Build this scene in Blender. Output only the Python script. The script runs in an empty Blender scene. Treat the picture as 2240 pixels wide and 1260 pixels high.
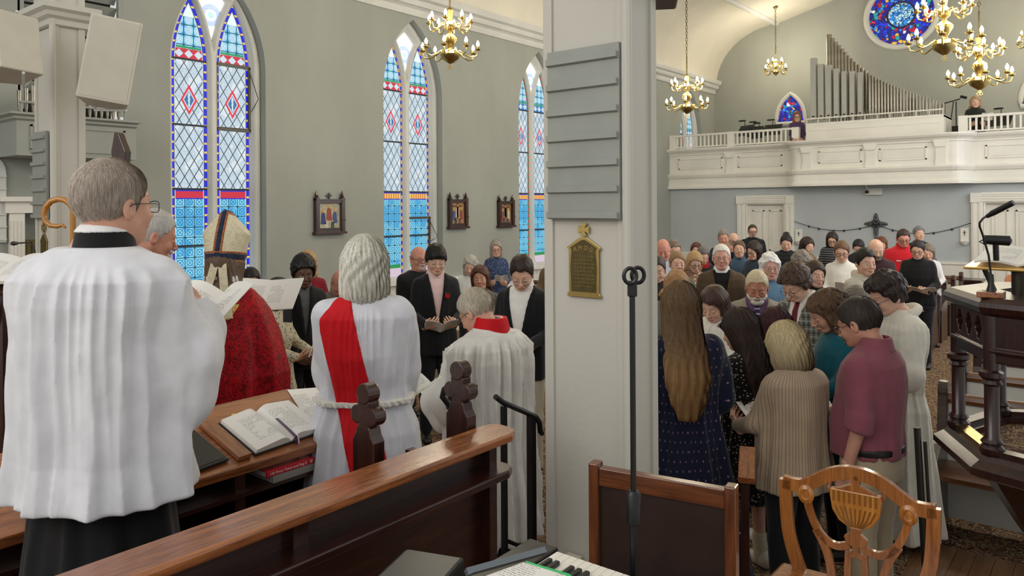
import bpy, math, random
import numpy as np
from mathutils import Matrix, Vector
R_ = math.radians
random.seed(7)
SC = bpy.context.scene
COL = SC.collection
# ------------------------------------------------------------------ camera
F_PX = 1650.0
YH = 449.0
CAM = np.array([0.0, 0.0, 2.15])
cd = bpy.data.cameras.new('camera')
cd.sensor_fit = 'HORIZONTAL'; cd.sensor_width = 36.0
cd.lens = F_PX / 2240 * 36
cd.shift_y = -(630 - YH) / 2240
cd.clip_start = 0.05
cam = bpy.data.objects.new('camera', cd); COL.objects.link(cam)
CR = Matrix.Rotation(R_(39), 4, 'Z') @ Matrix.Rotation(R_(90), 4, 'X') @ Matrix.Rotation(R_(-0.35), 4, 'Z')
cam.matrix_world = Matrix.Translation(Vector(CAM)) @ CR
SC.camera = cam
# ------------------------------------------------------------------ view and world
SC.view_settings.view_transform = 'Standard'; SC.view_settings.look = 'None'
SC.view_settings.exposure = 0.0; SC.view_settings.gamma = 1.0
SC.view_settings.use_curve_mapping = False
w = bpy.data.worlds.new('world'); SC.world = w; w.use_nodes = True
w.node_tree.nodes['Background'].inputs[0].default_value = (1.0, 0.985, 0.955, 1)
w.node_tree.nodes['Background'].inputs[1].default_value = 0.64

def area(name, loc, rot, sx, sy, power, col):
    l = bpy.data.lights.new(name, 'AREA'); l.shape = 'RECTANGLE'; l.size = sx; l.size_y = sy
    l.energy = power; l.color = col
    o = bpy.data.objects.new(name, l); COL.objects.link(o); o.location = loc; o.rotation_euler = rot
    return o
# unseen area lights added as fill: one for right-hand windows, one behind the camera
area('window_daylight', (1.6, 12.0, 4.2), (0, R_(90), 0), 3.0, 9.0, 260, (0.93, 0.97, 1.0))
area('window_daylight', (-3.0, -3.5, 4.6), (R_(60), 0, 0), 6.0, 3.0, 170, (1.0, 0.97, 0.92))

# ------------------------------------------------------------------ pixel helpers (a pixel plus one real distance gives a point)
_R = np.array(CR.to_3x3())
def ray(px, py):
    return _R @ np.array([(px - 1120) / F_PX, -(py - YH) / F_PX, -1.0])
def at(px, py, z): return CAM + ray(px, py) * z
def atX(px, py, X): r = ray(px, py); return CAM + r * (X / r[0])
def atY(px, py, Y): r = ray(px, py); return CAM + r * (Y / r[1])
def atZ(px, py, Z): r = ray(px, py); return CAM + r * ((Z - CAM[2]) / r[2])

# ------------------------------------------------------------------ naming
def tag(o, label=None, cat=None, group=None, kind=None):
    if label: o['label'] = label
    if cat: o['category'] = cat
    if group: o['group'] = group
    if kind: o['kind'] = kind
    return o
def empty(name, loc=(0, 0, 0), rz=0.0, label=None, cat=None, group=None, kind=None):
    o = bpy.data.objects.new(name, None); COL.objects.link(o)
    o.location = loc; o.rotation_euler = (0, 0, rz); o.empty_display_size = 0.1
    return tag(o, label, cat, group, kind)
def copy_tree(o, parent=None):
    c = o.copy(); COL.objects.link(c)
    if parent is not None: c.parent = parent
    for ch in list(o.children): copy_tree(ch, c)
    return c

# ------------------------------------------------------------------ materials
def lin(c):
    return tuple((x / 12.92 if x <= 0.04045 else ((x + 0.055) / 1.055) ** 2.4) for x in c)
def rgb(r, g, b): return lin((r / 255, g / 255, b / 255)) + (1,)
class N:
    """tiny helper that chains shader math"""
    def __init__(s, nt, sock): s.nt, s.s = nt, sock
    def _op(s, op, o=None, o2=None, rev=False):
        n = s.nt.nodes.new('ShaderNodeMath'); n.operation = op
        ins = [s, o] if o is not None else [s]
        if rev: ins = ins[::-1]
        if o2 is not None: ins.append(o2)
        for i, v in enumerate(ins):
            if isinstance(v, N): s.nt.links.new(v.s, n.inputs[i])
            else: n.inputs[i].default_value = v
        return N(s.nt, n.outputs[0])
    def __add__(s, o): return s._op('ADD', o)
    __radd__ = __add__
    def __sub__(s, o): return s._op('SUBTRACT', o)
    def __rsub__(s, o): return s._op('SUBTRACT', o, rev=True)
    def __mul__(s, o): return s._op('MULTIPLY', o)
    __rmul__ = __mul__
    def __truediv__(s, o): return s._op('DIVIDE', o)
    def __lt__(s, o): return s._op('LESS_THAN', o)
    def __gt__(s, o): return s._op('GREATER_THAN', o)
    def abs(s): return s._op('ABSOLUTE')
    def sqrt(s): return s._op('SQRT')
    def sin(s): return s._op('SINE')
    def frac(s): return s._op('FRACT')
    def floor(s): return s._op('FLOOR')
    def max(s, o): return s._op('MAXIMUM', o)
    def min(s, o): return s._op('MINIMUM', o)
    def pp(s, o): return s._op('PINGPONG', o)
def newmat(name):
    m = bpy.data.materials.new(name); m.use_nodes = True
    return m, m.node_tree, m.node_tree.nodes['Principled BSDF']
def coords(nt, kind='Object'):
    tc = nt.nodes.new('ShaderNodeTexCoord'); sp = nt.nodes.new('ShaderNodeSeparateXYZ')
    nt.links.new(tc.outputs[kind], sp.inputs[0])
    return tc.outputs[kind], [N(nt, sp.outputs[i]) for i in range(3)]
def mixc(nt, fac, a, b):
    n = nt.nodes.new('ShaderNodeMix'); n.data_type = 'RGBA'
    for i, v in ((0, fac), (6, a), (7, b)):
        if isinstance(v, N): nt.links.new(v.s, n.inputs[i])
        elif hasattr(v, 'links'): nt.links.new(v, n.inputs[i])
        elif i == 0: n.inputs[0].default_value = v
        else: n.inputs[i].default_value = v
    return n.outputs[2]
def noise(nt, vec, scale, detail=2.0, rough=0.5, dist=0.0):
    n = nt.nodes.new('ShaderNodeTexNoise'); n.inputs['Scale'].default_value = scale
    n.inputs['Detail'].default_value = detail; n.inputs['Roughness'].default_value = rough
    n.inputs['Distortion'].default_value = dist
    nt.links.new(vec, n.inputs['Vector']); return N(nt, n.outputs['Fac'])
def stretch(nt, vec, s, rot=(0, 0, 0)):
    m = nt.nodes.new('ShaderNodeMapping'); m.inputs['Scale'].default_value = s
    m.inputs['Rotation'].default_value = rot
    nt.links.new(vec, m.inputs['Vector']); return m.outputs[0]
def ramp(nt, fac, stops):
    n = nt.nodes.new('ShaderNodeValToRGB'); e = n.color_ramp.elements
    while len(e) < len(stops): e.new(0.5)
    for i, (p, c) in enumerate(stops): e[i].position = p; e[i].color = c
    nt.links.new(fac.s, n.inputs[0]); return n.outputs[0]
def bump(nt, b, h, strength=0.2, dist=0.01):
    n = nt.nodes.new('ShaderNodeBump'); n.inputs['Strength'].default_value = strength
    n.inputs['Distance'].default_value = dist
    nt.links.new(h.s, n.inputs['Height']); nt.links.new(n.outputs[0], b.inputs['Normal'])
_M = {}
def mat(name, col, rough=0.6, metal=0.0, var=0.0, vs=8.0, bmp=0.0, bs=60.0, spec=None, coat=0.0, sheen=0.0):
    if name in _M: return _M[name]
    m, nt, b = newmat(name)
    b.inputs['Base Color'].default_value = col; b.inputs['Roughness'].default_value = rough
    b.inputs['Metallic'].default_value = metal
    if spec is not None: b.inputs['Specular IOR Level'].default_value = spec
    if coat: b.inputs['Coat Weight'].default_value = coat; b.inputs['Coat Roughness'].default_value = 0.15
    if sheen: b.inputs['Sheen Weight'].default_value = sheen
    v, _ = coords(nt)
    nz = noise(nt, v, vs, 3.0)
    k = max(var, 0.03)
    d = tuple(min(1, c * (1 - k)) for c in col[:3]) + (1,); l = tuple(min(1, c * (1 + k)) for c in col[:3]) + (1,)
    nt.links.new(ramp(nt, nz, [(0.35, d), (0.65, l)]), b.inputs['Base Color'])
    if bmp: bump(nt, b, noise(nt, v, bs, 3.0), bmp)
    _M[name] = m; return m
def wood(name, c1, c2, rough=0.3, axis=1, scale=7.0, coat=0.5):
    if name in _M: return _M[name]
    m, nt, b = newmat(name)
    v, _ = coords(nt)
    s = [scale * 3] * 3; s[axis] = scale * 0.25
    sv = stretch(nt, v, tuple(s))
    n1 = noise(nt, sv, 1.0, 4.0, 0.6, 1.5); n2 = noise(nt, stretch(nt, v, tuple(x * 6 for x in s)), 1.0, 2.0)
    f = n1 * 0.75 + n2 * 0.25
    nt.links.new(ramp(nt, f, [(0.35, c1), (0.68, c2)]), b.inputs['Base Color'])
    b.inputs['Roughness'].default_value = rough
    b.inputs['Coat Weight'].default_value = coat; b.inputs['Coat Roughness'].default_value = 0.2
    bump(nt, b, n2, 0.06)
    _M[name] = m; return m
def emit(name, col, strength):
    if name in _M: return _M[name]
    m, nt, b = newmat(name)
    b.inputs['Base Color'].default_value = col
    b.inputs['Emission Color'].default_value = col; b.inputs['Emission Strength'].default_value = strength
    _M[name] = m; return m

# ------------------------------------------------------------------ mesh builder
def mesh_np(name, V, Fq, mats, parent=None, midx=None, smooth=True):
    me = bpy.data.meshes.new(name)
    V = np.asarray(V, dtype=np.float32); nf = len(Fq)
    Fq = np.asarray(Fq, dtype=np.int32); k = Fq.shape[1]
    me.vertices.add(len(V)); me.vertices.foreach_set('co', V.ravel())
    me.loops.add(nf * k); me.loops.foreach_set('vertex_index', Fq.ravel())
    me.polygons.add(nf); me.polygons.foreach_set('loop_start', np.arange(0, nf * k, k, dtype=np.int32))
    me.polygons.foreach_set('loop_total', np.full(nf, k, dtype=np.int32))
    if midx is not None: me.polygons.foreach_set('material_index', np.asarray(midx, dtype=np.int32))
    if smooth: me.polygons.foreach_set('use_smooth', np.ones(nf, dtype=bool))
    me.update(calc_edges=True); me.validate()
    for m in (mats if isinstance(mats, (list, tuple)) else [mats]): me.materials.append(m)
    o = bpy.data.objects.new(name, me); COL.objects.link(o)
    if parent is not None: o.parent = parent
    return o
class MB:
    def __init__(s): s.v = []; s.f = []; s.mi = []; s.cur = 0; s.T = Matrix.Identity(4)
    def m(s, i): s.cur = i; return s
    def add(s, vs, fs):
        n = len(s.v); s.v += [tuple(s.T @ Vector(p)) for p in vs]
        for f in fs: s.f.append(tuple(n + i for i in f)); s.mi.append(s.cur)
        return s
    def box(s, a, b):
        x0, y0, z0 = (min(a[i], b[i]) for i in range(3)); x1, y1, z1 = (max(a[i], b[i]) for i in range(3))
        return s.add([(x0, y0, z0), (x1, y0, z0), (x1, y1, z0), (x0, y1, z0), (x0, y0, z1), (x1, y0, z1), (x1, y1, z1), (x0, y1, z1)],
                     [(0, 3, 2, 1), (4, 5, 6, 7), (0, 1, 5, 4), (1, 2, 6, 5), (2, 3, 7, 6), (3, 0, 4, 7)])
    def prism(s, poly, d0, d1, axis=1):
        """poly: 2D outline (counter-clockwise), extruded along axis"""
        def P(p, d):
            return {0: (d, p[0], p[1]), 1: (p[0], d, p[1]), 2: (p[0], p[1], d)}[axis]
        n = len(poly)
        vs = [P(p, d0) for p in poly] + [P(p, d1) for p in poly]
        fs = [tuple(range(n)), tuple(range(2 * n - 1, n - 1, -1))] + [(i, n + i, n + (i + 1) % n, (i + 1) % n) for i in range(n)]
        return s.add(vs, fs)
    def tube(s, pts, r, n=8, closed=False, cap=True):
        pts = [Vector(p) for p in pts]; m = len(pts)
        rs = r if isinstance(r, (list, tuple)) else [r] * m
        vs = []; fs = []; up = None
        for i, p in enumerate(pts):
            a = pts[(i - 1) % m] if (closed or i > 0) else pts[0]
            b = pts[(i + 1) % m] if (closed or i < m - 1) else pts[-1]
            t = (b - a)
            if t.length < 1e-9: t = Vector((0, 0, 1))
            t.normalize()
            if up is None:
                up = Vector((0, 0, 1)) if abs(t.z) < 0.9 else Vector((1, 0, 0))
            u = t.cross(up)
            if u.length < 1e-6: u = t.cross(Vector((0.3, 1, 0.2)))
            u.normalize(); v = u.cross(t).normalized(); up = v
            for k in range(n):
                an = 2 * math.pi * k / n
                vs.append(tuple(p + (u * math.cos(an) + v * math.sin(an)) * rs[i]))
        for i in range(m if closed else m - 1):
            j = (i + 1) % m
            for k in range(n):
                l = (k + 1) % n
                fs.append((i * n + k, i * n + l, j * n + l, j * n + k))
        if cap and not closed: fs += [tuple(range(n - 1, -1, -1)), tuple((m - 1) * n + k for k in range(n))]
        return s.add(vs, fs)
    def lathe(s, prof, n=20, c=(0, 0, 0), squash=(1, 1)):
        vs = []; fs = []; m = len(prof)
        for (r, z) in prof:
            for k in range(n):
                a = 2 * math.pi * k / n
                vs.append((c[0] + r * math.cos(a) * squash[0], c[1] + r * math.sin(a) * squash[1], c[2] + z))
        for i in range(m - 1):
            for k in range(n):
                l = (k + 1) % n
                fs.append((i * n + k, i * n + l, (i + 1) * n + l, (i + 1) * n + k))
        fs += [tuple(range(n - 1, -1, -1)), tuple((m - 1) * n + k for k in range(n))]
        return s.add(vs, fs)
    def sweep(s, prof, path, closed=False, up=(0, 0, 1)):
        """profile [(out, up)] swept along a horizontal path; 'out' is to the right of travel"""
        path = [Vector(p) for p in path]; m = len(path); n = len(prof); up = Vector(up)
        vs = []; fs = []
        for i, p in enumerate(path):
            d0 = (p - path[i - 1]).normalized() if (i > 0 or closed) else None
            d1 = (path[(i + 1) % m] - p).normalized() if (i < m - 1 or closed) else None
            if d0 is None: d0 = d1
            if d1 is None: d1 = d0
            r0 = d0.cross(up).normalized(); r1 = d1.cross(up).normalized()
            r = (r0 + r1).normalized(); k = 1 / max(0.3, r.dot(r0))
            for (a, b) in prof: vs.append(tuple(p + r * a * k + up * b))
        for i in range(m if closed else m - 1):
            j = (i + 1) % m
            for k in range(n):
                l = (k + 1) % n
                fs.append((i * n + k, j * n + k, j * n + l, i * n + l))
        if not closed: fs += [tuple(range(n)), tuple((m - 1) * n + k for k in range(n - 1, -1, -1))]
        return s.add(vs, fs)
    def build(s, name, mats, parent=None, smooth=False, bevel=0.0, auto=True):
        me = bpy.data.meshes.new(name); me.from_pydata(s.v, [], s.f)
        for m in (mats if isinstance(mats, (list, tuple)) else [mats]): me.materials.append(m)
        me.polygons.foreach_set('material_index', s.mi)
        me.validate()
        import bmesh
        bm = bmesh.new(); bm.from_mesh(me); bmesh.ops.recalc_face_normals(bm, faces=bm.faces)
        if smooth:
            for f in bm.faces: f.smooth = True
            for e in bm.edges:
                if len(e.link_faces) == 2 and e.calc_face_angle(0) > 0.7: e.smooth = False
        bm.to_mesh(me); bm.free()
        o = bpy.data.objects.new(name, me); COL.objects.link(o)
        if parent is not None: o.parent = parent
        if bevel:
            md = o.modifiers.new('bevel', 'BEVEL'); md.width = bevel; md.segments = 2; md.limit_method = 'ANGLE'
            md.angle_limit = R_(40)
        return o

# ------------------------------------------------------------------ implicit surfaces -> meshes
f32 = np.float32
def ellip(P, c, r):
    x = (P[0] - c[0]) / r[0]; y = (P[1] - c[1]) / r[1]; z = (P[2] - c[2]) / r[2]
    k0 = np.sqrt(x * x + y * y + z * z)
    k1 = np.sqrt((x / r[0]) ** 2 + (y / r[1]) ** 2 + (z / r[2]) ** 2)
    return k0 * (k0 - 1) / (k1 + 1e-9)
def rcone(P, a, b, r0, r1):
    a = np.asarray(a, float); b = np.asarray(b, float); ab = b - a; L = float(ab @ ab) + 1e-12
    x = P[0] - a[0]; y = P[1] - a[1]; z = P[2] - a[2]
    t = np.clip((x * ab[0] + y * ab[1] + z * ab[2]) / L, 0, 1)
    return np.sqrt((x - t * ab[0]) ** 2 + (y - t * ab[1]) ** 2 + (z - t * ab[2]) ** 2) - (r0 + (r1 - r0) * t)
def smin(a, b, k):
    h = np.clip(0.5 + 0.5 * (b - a) / k, 0, 1)
    return b + (a - b) * h - k * h * (1 - h)
def smax(a, b, k): return -smin(-a, -b, k)
def wob(P, f, s=0.0):
    return (np.sin(P[0] * f + 1.3 * np.sin(P[1] * f * 0.9 + s) + s) * np.sin(P[1] * f * 1.1 + 1.1 * np.sin(P[2] * f * 0.8 + s * 2) + 2 * s)
            + np.sin(P[2] * f * 0.9 + 1.2 * np.sin(P[0] * f * 1.1 - s) + 3 * s)) * 0.5
def surf(fn, lo, hi, h):
    lo = np.array(lo, float); hi = np.array(hi, float)
    n = np.ceil((hi - lo) / h).astype(int) + 1
    ax = [(lo[i] + np.arange(n[i]) * h).astype(f32) for i in range(3)]
    P = (ax[0][:, None, None], ax[1][None, :, None], ax[2][None, None, :])
    D = np.broadcast_to(fn(P), tuple(n)).astype(f32).copy()
    D[0] = D[-1] = 1e-3; D[:, 0] = D[:, -1] = 1e-3; D[:, :, 0] = D[:, :, -1] = 1e-3
    S = D < 0
    nc = n - 1
    cnt = np.zeros(nc, dtype=np.int16)
    for dx in (0, 1):
        for dy in (0, 1):
            for dz in (0, 1): cnt += S[dx:dx + nc[0], dy:dy + nc[1], dz:dz + nc[2]]
    cells = np.argwhere((cnt > 0) & (cnt < 8))
    if len(cells) == 0: return np.zeros((0, 3)), np.zeros((0, 4), int)
    idx = -np.ones(nc, dtype=np.int64); idx[tuple(cells.T)] = np.arange(len(cells))
    acc = np.zeros((len(cells), 3)); num = np.zeros(len(cells))
    cor = [(i, j, k) for i in (0, 1) for j in (0, 1) for k in (0, 1)]
    vals = {c: D[cells[:, 0] + c[0], cells[:, 1] + c[1], cells[:, 2] + c[2]] for c in cor}
    for c in cor:
        for a in range(3):
            if c[a] == 0:
                e = list(c); e[a] = 1; e = tuple(e)
                va, vb = vals[c], vals[e]; m = (va < 0) != (vb < 0)
                t = np.where(m, va / np.where(m, va - vb, 1), 0)
                p = np.array(c, float)[None, :].repeat(len(cells), 0); p[:, a] += t
                acc[m] += p[m]; num[m] += 1
    V = (cells + acc / num[:, None]) * h + lo
    F = []
    for a in range(3):
        b, c = (a + 1) % 3, (a + 2) % 3
        s0 = [slice(None)] * 3; s1 = [slice(None)] * 3
        s0[a] = slice(0, n[a] - 1); s1[a] = slice(1, n[a])
        A, B = S[tuple(s0)], S[tuple(s1)]
        E = np.argwhere(A != B)
        E = E[(E[:, b] > 0) & (E[:, c] > 0) & (E[:, b] < nc[b]) & (E[:, c] < nc[c])]
        q = []
        for (db, dc) in ((1, 1), (0, 1), (0, 0), (1, 0)):
            g = E.copy(); g[:, b] -= db; g[:, c] -= dc; q.append(idx[tuple(g.T)])
        q = np.stack(q, 1)
        ins = A[tuple(E.T)]
        q = np.where(ins[:, None], q, q[:, ::-1]); F.append(q)
    F = np.concatenate(F); F = F[(F >= 0).all(1)]
    return V, F
# ================================================================== PEOPLE
_HC = {}
def head_fn(P, v):
    fem = v == 'f'; hv = v == 'h'
    jw = 0.88 if fem else (1.12 if hv else 1.0)
    d = ellip(P, (0, -.012, .035), (.076, .098, .090))
    d = smin(d, ellip(P, (0, .03, -.02), (.061 * (jw * .5 + .5), .062, .082)), .03)
    d = smin(d, ellip(P, (0, .052, -.078), (.030 * jw, .030, .026)), .03)
    for s in (-1, 1):
        d = smin(d, rcone(P, (s * .052 * jw, .0, -.038), (s * .018, .062, -.085), .017, .016), .03)
        d = smin(d, ellip(P, (s * .036, .064, -.024), (.022 * jw, .02, .022)), .02)
        d = smax(d, -ellip(P, (s * .030, .103, .008), (.019, .016, .012)), .014)
    d = smin(d, rcone(P, (-.03, .079, .030), (.03, .079, .030), .010, .010), .014)
    d = smin(d, rcone(P, (0, .088, .018), (0, .112, -.020), .0065, .0105), .010)
    for s in (-1, 1):
        d = smin(d, ellip(P, (s * .010, .102, -.025), (.008, .010, .007)), .006)
        d = smin(d, ellip(P, (s * .0305, .077, .005), (.0155, .0145, .0125)), .003)
    d = smin(d, ellip(P, (0, .090, -.051), (.024, .011, .006)), .006)
    d = smin(d, ellip(P, (0, .088, -.061), (.020, .011, .0065)), .005)
    for s in (-1, 1):
        e = ellip(P, (s * .080, -.010, -.002), (.010, .019, .031))
        e = smax(e, -ellip(P, (s * .089, -.004, .002), (.007, .010, .018)), .004)
        d = smin(d, e, .006)
    nr = .046 if fem else (.064 if hv else .055)
    d = smin(d, rcone(P, (0, -.022, -.05), (0, -.035, -.20), nr, nr * 1.08), .03)
    if hv: d = smin(d, ellip(P, (0, .02, -.10), (.055, .05, .03)), .03)
    return d
def head_mesh(v, h, closed):
    k = (v, round(h, 4), closed)
    if k in _HC: return _HC[k]
    V, F = surf(lambda P: head_fn(P, v), (-.105, -.125, -.215), (.105, .13, .14), h)
    C = V[F].mean(1); x, y, z = np.abs(C[:, 0]), C[:, 1], C[:, 2]
    mi = np.zeros(len(F), int)
    mi[(y > .075) & (x < .024) & (np.abs(z + .056) < .0095 * (1 - (x / .034) ** 2))] = 1
    zb = .032 + .006 * np.sin((x - .012) / .04 * 3.14)
    mi[(y > .045) & (x > .013) & (x < .05) & (np.abs(z - zb) < .0027)] = 2
    ex = np.abs(x - .0305); t = .0021 if closed else .0040; zc = .000 if closed else .004
    m = (y > .06) & (ex < .0135) & (np.abs(z - zc) < t * (1 - (ex / .016) ** 2) + .0004)
    mi[m] = 5 if closed else 3
    if not closed: mi[m & (ex < .0050)] = 4
    _HC[k] = (V, F, mi); return _HC[k]
def hand_fn(P, curl):
    d = None
    xs = (.031, .0105, -.0105, -.030); L = (.070, .080, .074, .058); oy = (.080, .085, .081, .073)
    for x, l, y0 in zip(xs, L, oy):
        m = rcone(P, (x * .55, .0, 0), (x, y0, 0), .0145, .0115)
        d = m if d is None else smin(d, m, .012)
    for x, l, y0, cm in zip(xs, L, oy, (.85, 1., 1.08, 1.2)):
        p = np.array([x, y0, 0.0]); a = 0; r = .0098; f = None
        for q, fr in enumerate((.45, .31, .24)):
            a += curl * cm * (.55, .6, .45)[q]
            n = p + l * fr * np.array([x * .8, math.cos(a), -math.sin(a)])
            s = rcone(P, p, n, r, r - .0012); r -= .0012; p = n
            f = s if f is None else smin(f, s, .003)
        d = smin(d, f, .004)
    t = smin(rcone(P, (.018, .012, -.004), (.046, .048, -.016), .0155, .0115),
             rcone(P, (.046, .048, -.016), (.050 - .012 * curl, .082, -.022 - .010 * curl), .0110, .0085), .005)
    d = smin(d, t, .010)
    return smin(d, rcone(P, (0, -.05, 0), (0, .01, 0), .024, .021), .016)
def hand_mesh(curl, h):
    k = ('hand', curl, round(h, 4))
    if k not in _HC: _HC[k] = surf(lambda P: hand_fn(P, curl), (-.06, -.075, -.12), (.075, .19, .04), h)
    return _HC[k]

def sstep(x, a, b):
    t = np.clip((x - a) / (b - a), 0, 1); return t * t * (3 - 2 * t)
class Bend:
    """head pose: canonical head coordinates -> person coordinates"""
    def __init__(s, org, sc, yaw, pitch, tilt=0.0):
        s.o = np.array(org, float); s.sc = sc
        s.M = np.array((Matrix.Rotation(yaw, 3, 'Z') @ Matrix.Rotation(-pitch, 3, 'X') @ Matrix.Rotation(tilt, 3, 'Y')))
        s.M2 = np.array((Matrix.Rotation(yaw * .5, 3, 'Z') @ Matrix.Rotation(-pitch * .55, 3, 'X') @ Matrix.Rotation(tilt * .5, 3, 'Y')))
        s.pv = np.array([0, -.025, -.075]); s.pb = np.array([0, -.035, -.19])
    def __call__(s, V):
        V = np.asarray(V, float)
        w1 = sstep(V[:, 2], -.20, -.10)[:, None]; w2 = sstep(V[:, 2], -.11, -.05)[:, None]
        A = (V - s.pb) @ s.M2.T + s.pb
        pv2 = (s.pv - s.pb) @ s.M2.T + s.pb
        B = (V - s.pv) @ s.M.T + pv2
        Q = V * (1 - w1) + A * w1
        Q = Q * (1 - w2) + B * w2
        return Q * s.sc + s.o
# ---------------- hair
def hairline(Z, st):
    if st in ('bob', 'long', 'wavy', 'bobcurl'):
        return np.interp(Z, [-.5, -.12, -.06, -.02, .03, .06, .080, .092, .3], [.03, .035, .045, .045, .047, .062, .082, .3, .3]).astype(f32)
    if st in ('fringe',):
        return np.interp(Z, [-.5, -.12, -.06, .0, .03, .045, .3], [.03, .035, .045, .045, .06, .3, .3]).astype(f32)
    if st in ('bang',):
        return np.interp(Z, [-.09, -.06, -.03, .0, .03, .045, .06, .3], [-.075, -.05, -.02, .015, .035, .06, .3, .3]).astype(f32)
    return np.interp(Z, [-.09, -.07, -.04, -.02, .03, .06, .080, .096, .3], [-.08, -.06, -.03, .015, .032, .052, .072, .3, .3]).astype(f32)
def hair_fn(P, st, amp=1.0, ln=.42, seed=0.0, back=.02):
    X, Y, Z = P
    th = np.arctan2(X, -(Y + .012))
    def cap(t, tz=0):
        return ellip(P, (0, -.013, .037 + tz * .5), (.077 + t, .099 + t, .091 + t + tz * .5))
    if st == 'short':
        d = cap(.007, .006) - .002 * wob(P, 90, seed)
    elif st == 'crop':
        d = cap(.012, .018) - .004 * wob(P, 70, seed)
    elif st == 'bang':
        d = smin(cap(.018, .014), ellip(P, (.0, .06, .075), (.06, .045, .032)), .02) - .005 * wob(P, 60, seed)
    elif st == 'curly':
        d = smin(cap(.026, .018), ellip(P, (0, .05, .09), (.065, .05, .04)), .02) - .008 * wob(P, 85, seed) - .004 * wob(P, 150, seed + 1)
    elif st == 'afro':
        d = smin(cap(.026, .026), ellip(P, (0, .03, .10), (.075, .07, .045)), .02) - .004 * wob(P, 160, seed) - .003 * wob(P, 90, seed)
    elif st in ('bald', 'balding'):
        d = cap(.005) - .002 * wob(P, 90, seed)
        d = smax(d, Z - (.035 if st == 'bald' else .062), .01)
    elif st in ('bun', 'pony', 'updo'):
        d = cap(.008, .004) - .0015 * np.sin(th * 30 + 60 * Z)
    elif st in ('bob', 'bobcurl', 'fringe'):
        ca = cap(.013, .008)
        a = np.interp(Z, [-.17, -.13, -.10, -.05, 0, .06], [.050, .080, .094, .098, .094, .089]).astype(f32)
        b = np.interp(Z, [-.17, -.13, -.10, -.05, 0, .06], [.06, .090, .108, .118, .118, .115]).astype(f32)
        r = np.sqrt((X / a) ** 2 + ((Y + .015) / b) ** 2)
        fall = (r - 1) * .08
        fall = smax(smax(fall, Z - .06, .02), -.135 - Z, .02)
        d = smin(ca, fall, .02)
        if st == 'bobcurl': d = d - .008 * wob(P, 70, seed) - .003 * wob(P, 150, seed)
        else: d = d - amp * (.0014 * np.sin(th * 13 + 6 * np.sin(Z * 22 + seed) + seed) + .0007 * np.sin(th * 37 + 4 * np.sin(Z * 14)))
    elif st in ('long', 'wavy'):
        ca = cap(.015, .006)
        zs = [-ln, -ln * .8, -ln * .6, -ln * .36, -.08, 0, .06]
        a = np.interp(Z, zs, [.04, .080, .105, .105, .098, .096, .090]).astype(f32)
        b = np.interp(Z, zs, [.02, .035, .050, .070, .095, .112, .112]).astype(f32)
        yc = np.interp(Z, zs, [-.115 - back, -.11 - back, -.095 - back * .9, -.062 - back * .4, -.035, -.015, -.013]).astype(f32)
        r = np.sqrt((X / a) ** 2 + ((Y - yc) / b) ** 2)
        fall = smax(smax((r - 1) * np.minimum(a, b), Z - .06, .02), -ln - Z, .02)
        d = smin(ca, fall, .02)
        f = 16 if st == 'long' else 9
        d = d - amp * (.0012 * np.sin(X * 150 + 3 * np.sin(Z * f + seed)) * (Z < .02) + .001 * np.sin(th * 25 + 5 * np.sin(Z * 18)))
        if st == 'wavy': d = d - .006 * wob(P, 45, seed)
    if st in ('bob', 'long', 'wavy', 'bobcurl', 'bun', 'pony', 'updo'):
        zz = Z + (.42 * np.sqrt((X - .018) ** 2 + .0002) - .006) * (Z > .0) + .0035 * np.sin(X * 170 + seed)
    elif st == 'fringe': zz = Z + 0 * X
    elif st == 'afro': zz = Z - .006 + 4.5 * X ** 2 * (Z > .03)
    else: zz = Z + np.where(Z > .03, (4.5 * X ** 2 - .35 * np.clip(.03 - np.abs(np.abs(X) - .042), 0, .03)), 0) + .0035 * np.sin(X * 210 + seed) + .002 * np.sin(X * 500)
    yh = hairline(zz, st)
    d = smax(d, Y - yh, .014 if st != 'afro' else .008)
    if st in ('short', 'crop', 'bald', 'balding', 'bang', 'curly', 'afro', 'bun', 'pony', 'updo'):
        d = smax(d, -.085 - Z, .01)
    if st == 'bun': d = smin(d, ellip(P, (0, -.12, .03), (.04, .035, .04)), .01)
    if st == 'updo': d = smin(d, ellip(P, (0, -.045, .135), (.045, .045, .032)), .02)
    if st == 'pony': d = smin(d, rcone(P, (0, -.115, .04), (0, -.14, -.20), .03, .018), .01)
    return d
def hair_mats(col, near, tips=None):
    nm = 'hair_%02x%02x%02x' % tuple(col) + ('_tipped' if tips else '')
    c = rgb(*col)
    if nm not in _M:
        for k, f in (('', 1.0), ('_light', 1.22), ('_dark', .72)):
            m, nt, b = newmat(nm + k)
            v, _ = coords(nt)
            n1 = noise(nt, stretch(nt, v, (160, 160, 14)), 1.0, 3.0, .6, .4)
            cc = tuple(min(1, x * f) for x in c[:3])
            bc_ = ramp(nt, n1, [(.3, tuple(x * .68 for x in cc) + (1,)), (.7, tuple(min(1, x * 1.25) for x in cc) + (1,))])
            if tips:
                zz_ = N(nt, nt.nodes.new('ShaderNodeSeparateXYZ').outputs[2]); nt.links.new(v, zz_.s.node.inputs[0])
                g_ = ((tips[1] - zz_) / (tips[1] - tips[2]) + (n1 - .5) * .9).max(0.0).min(1.0)
                bc_ = mixc(nt, g_, bc_, tuple(min(1, x * f) for x in rgb(*tips[0])[:3]) + (1,))
            nt.links.new(bc_, b.inputs['Base Color'])
            b.inputs['Roughness'].default_value = .5; b.inputs['Specular IOR Level'].default_value = .35
            bump(nt, b, n1, .3, .003)
            _M[nm + k] = m
    return [_M[nm], _M[nm + '_light'], _M[nm + '_dark']]
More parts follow.
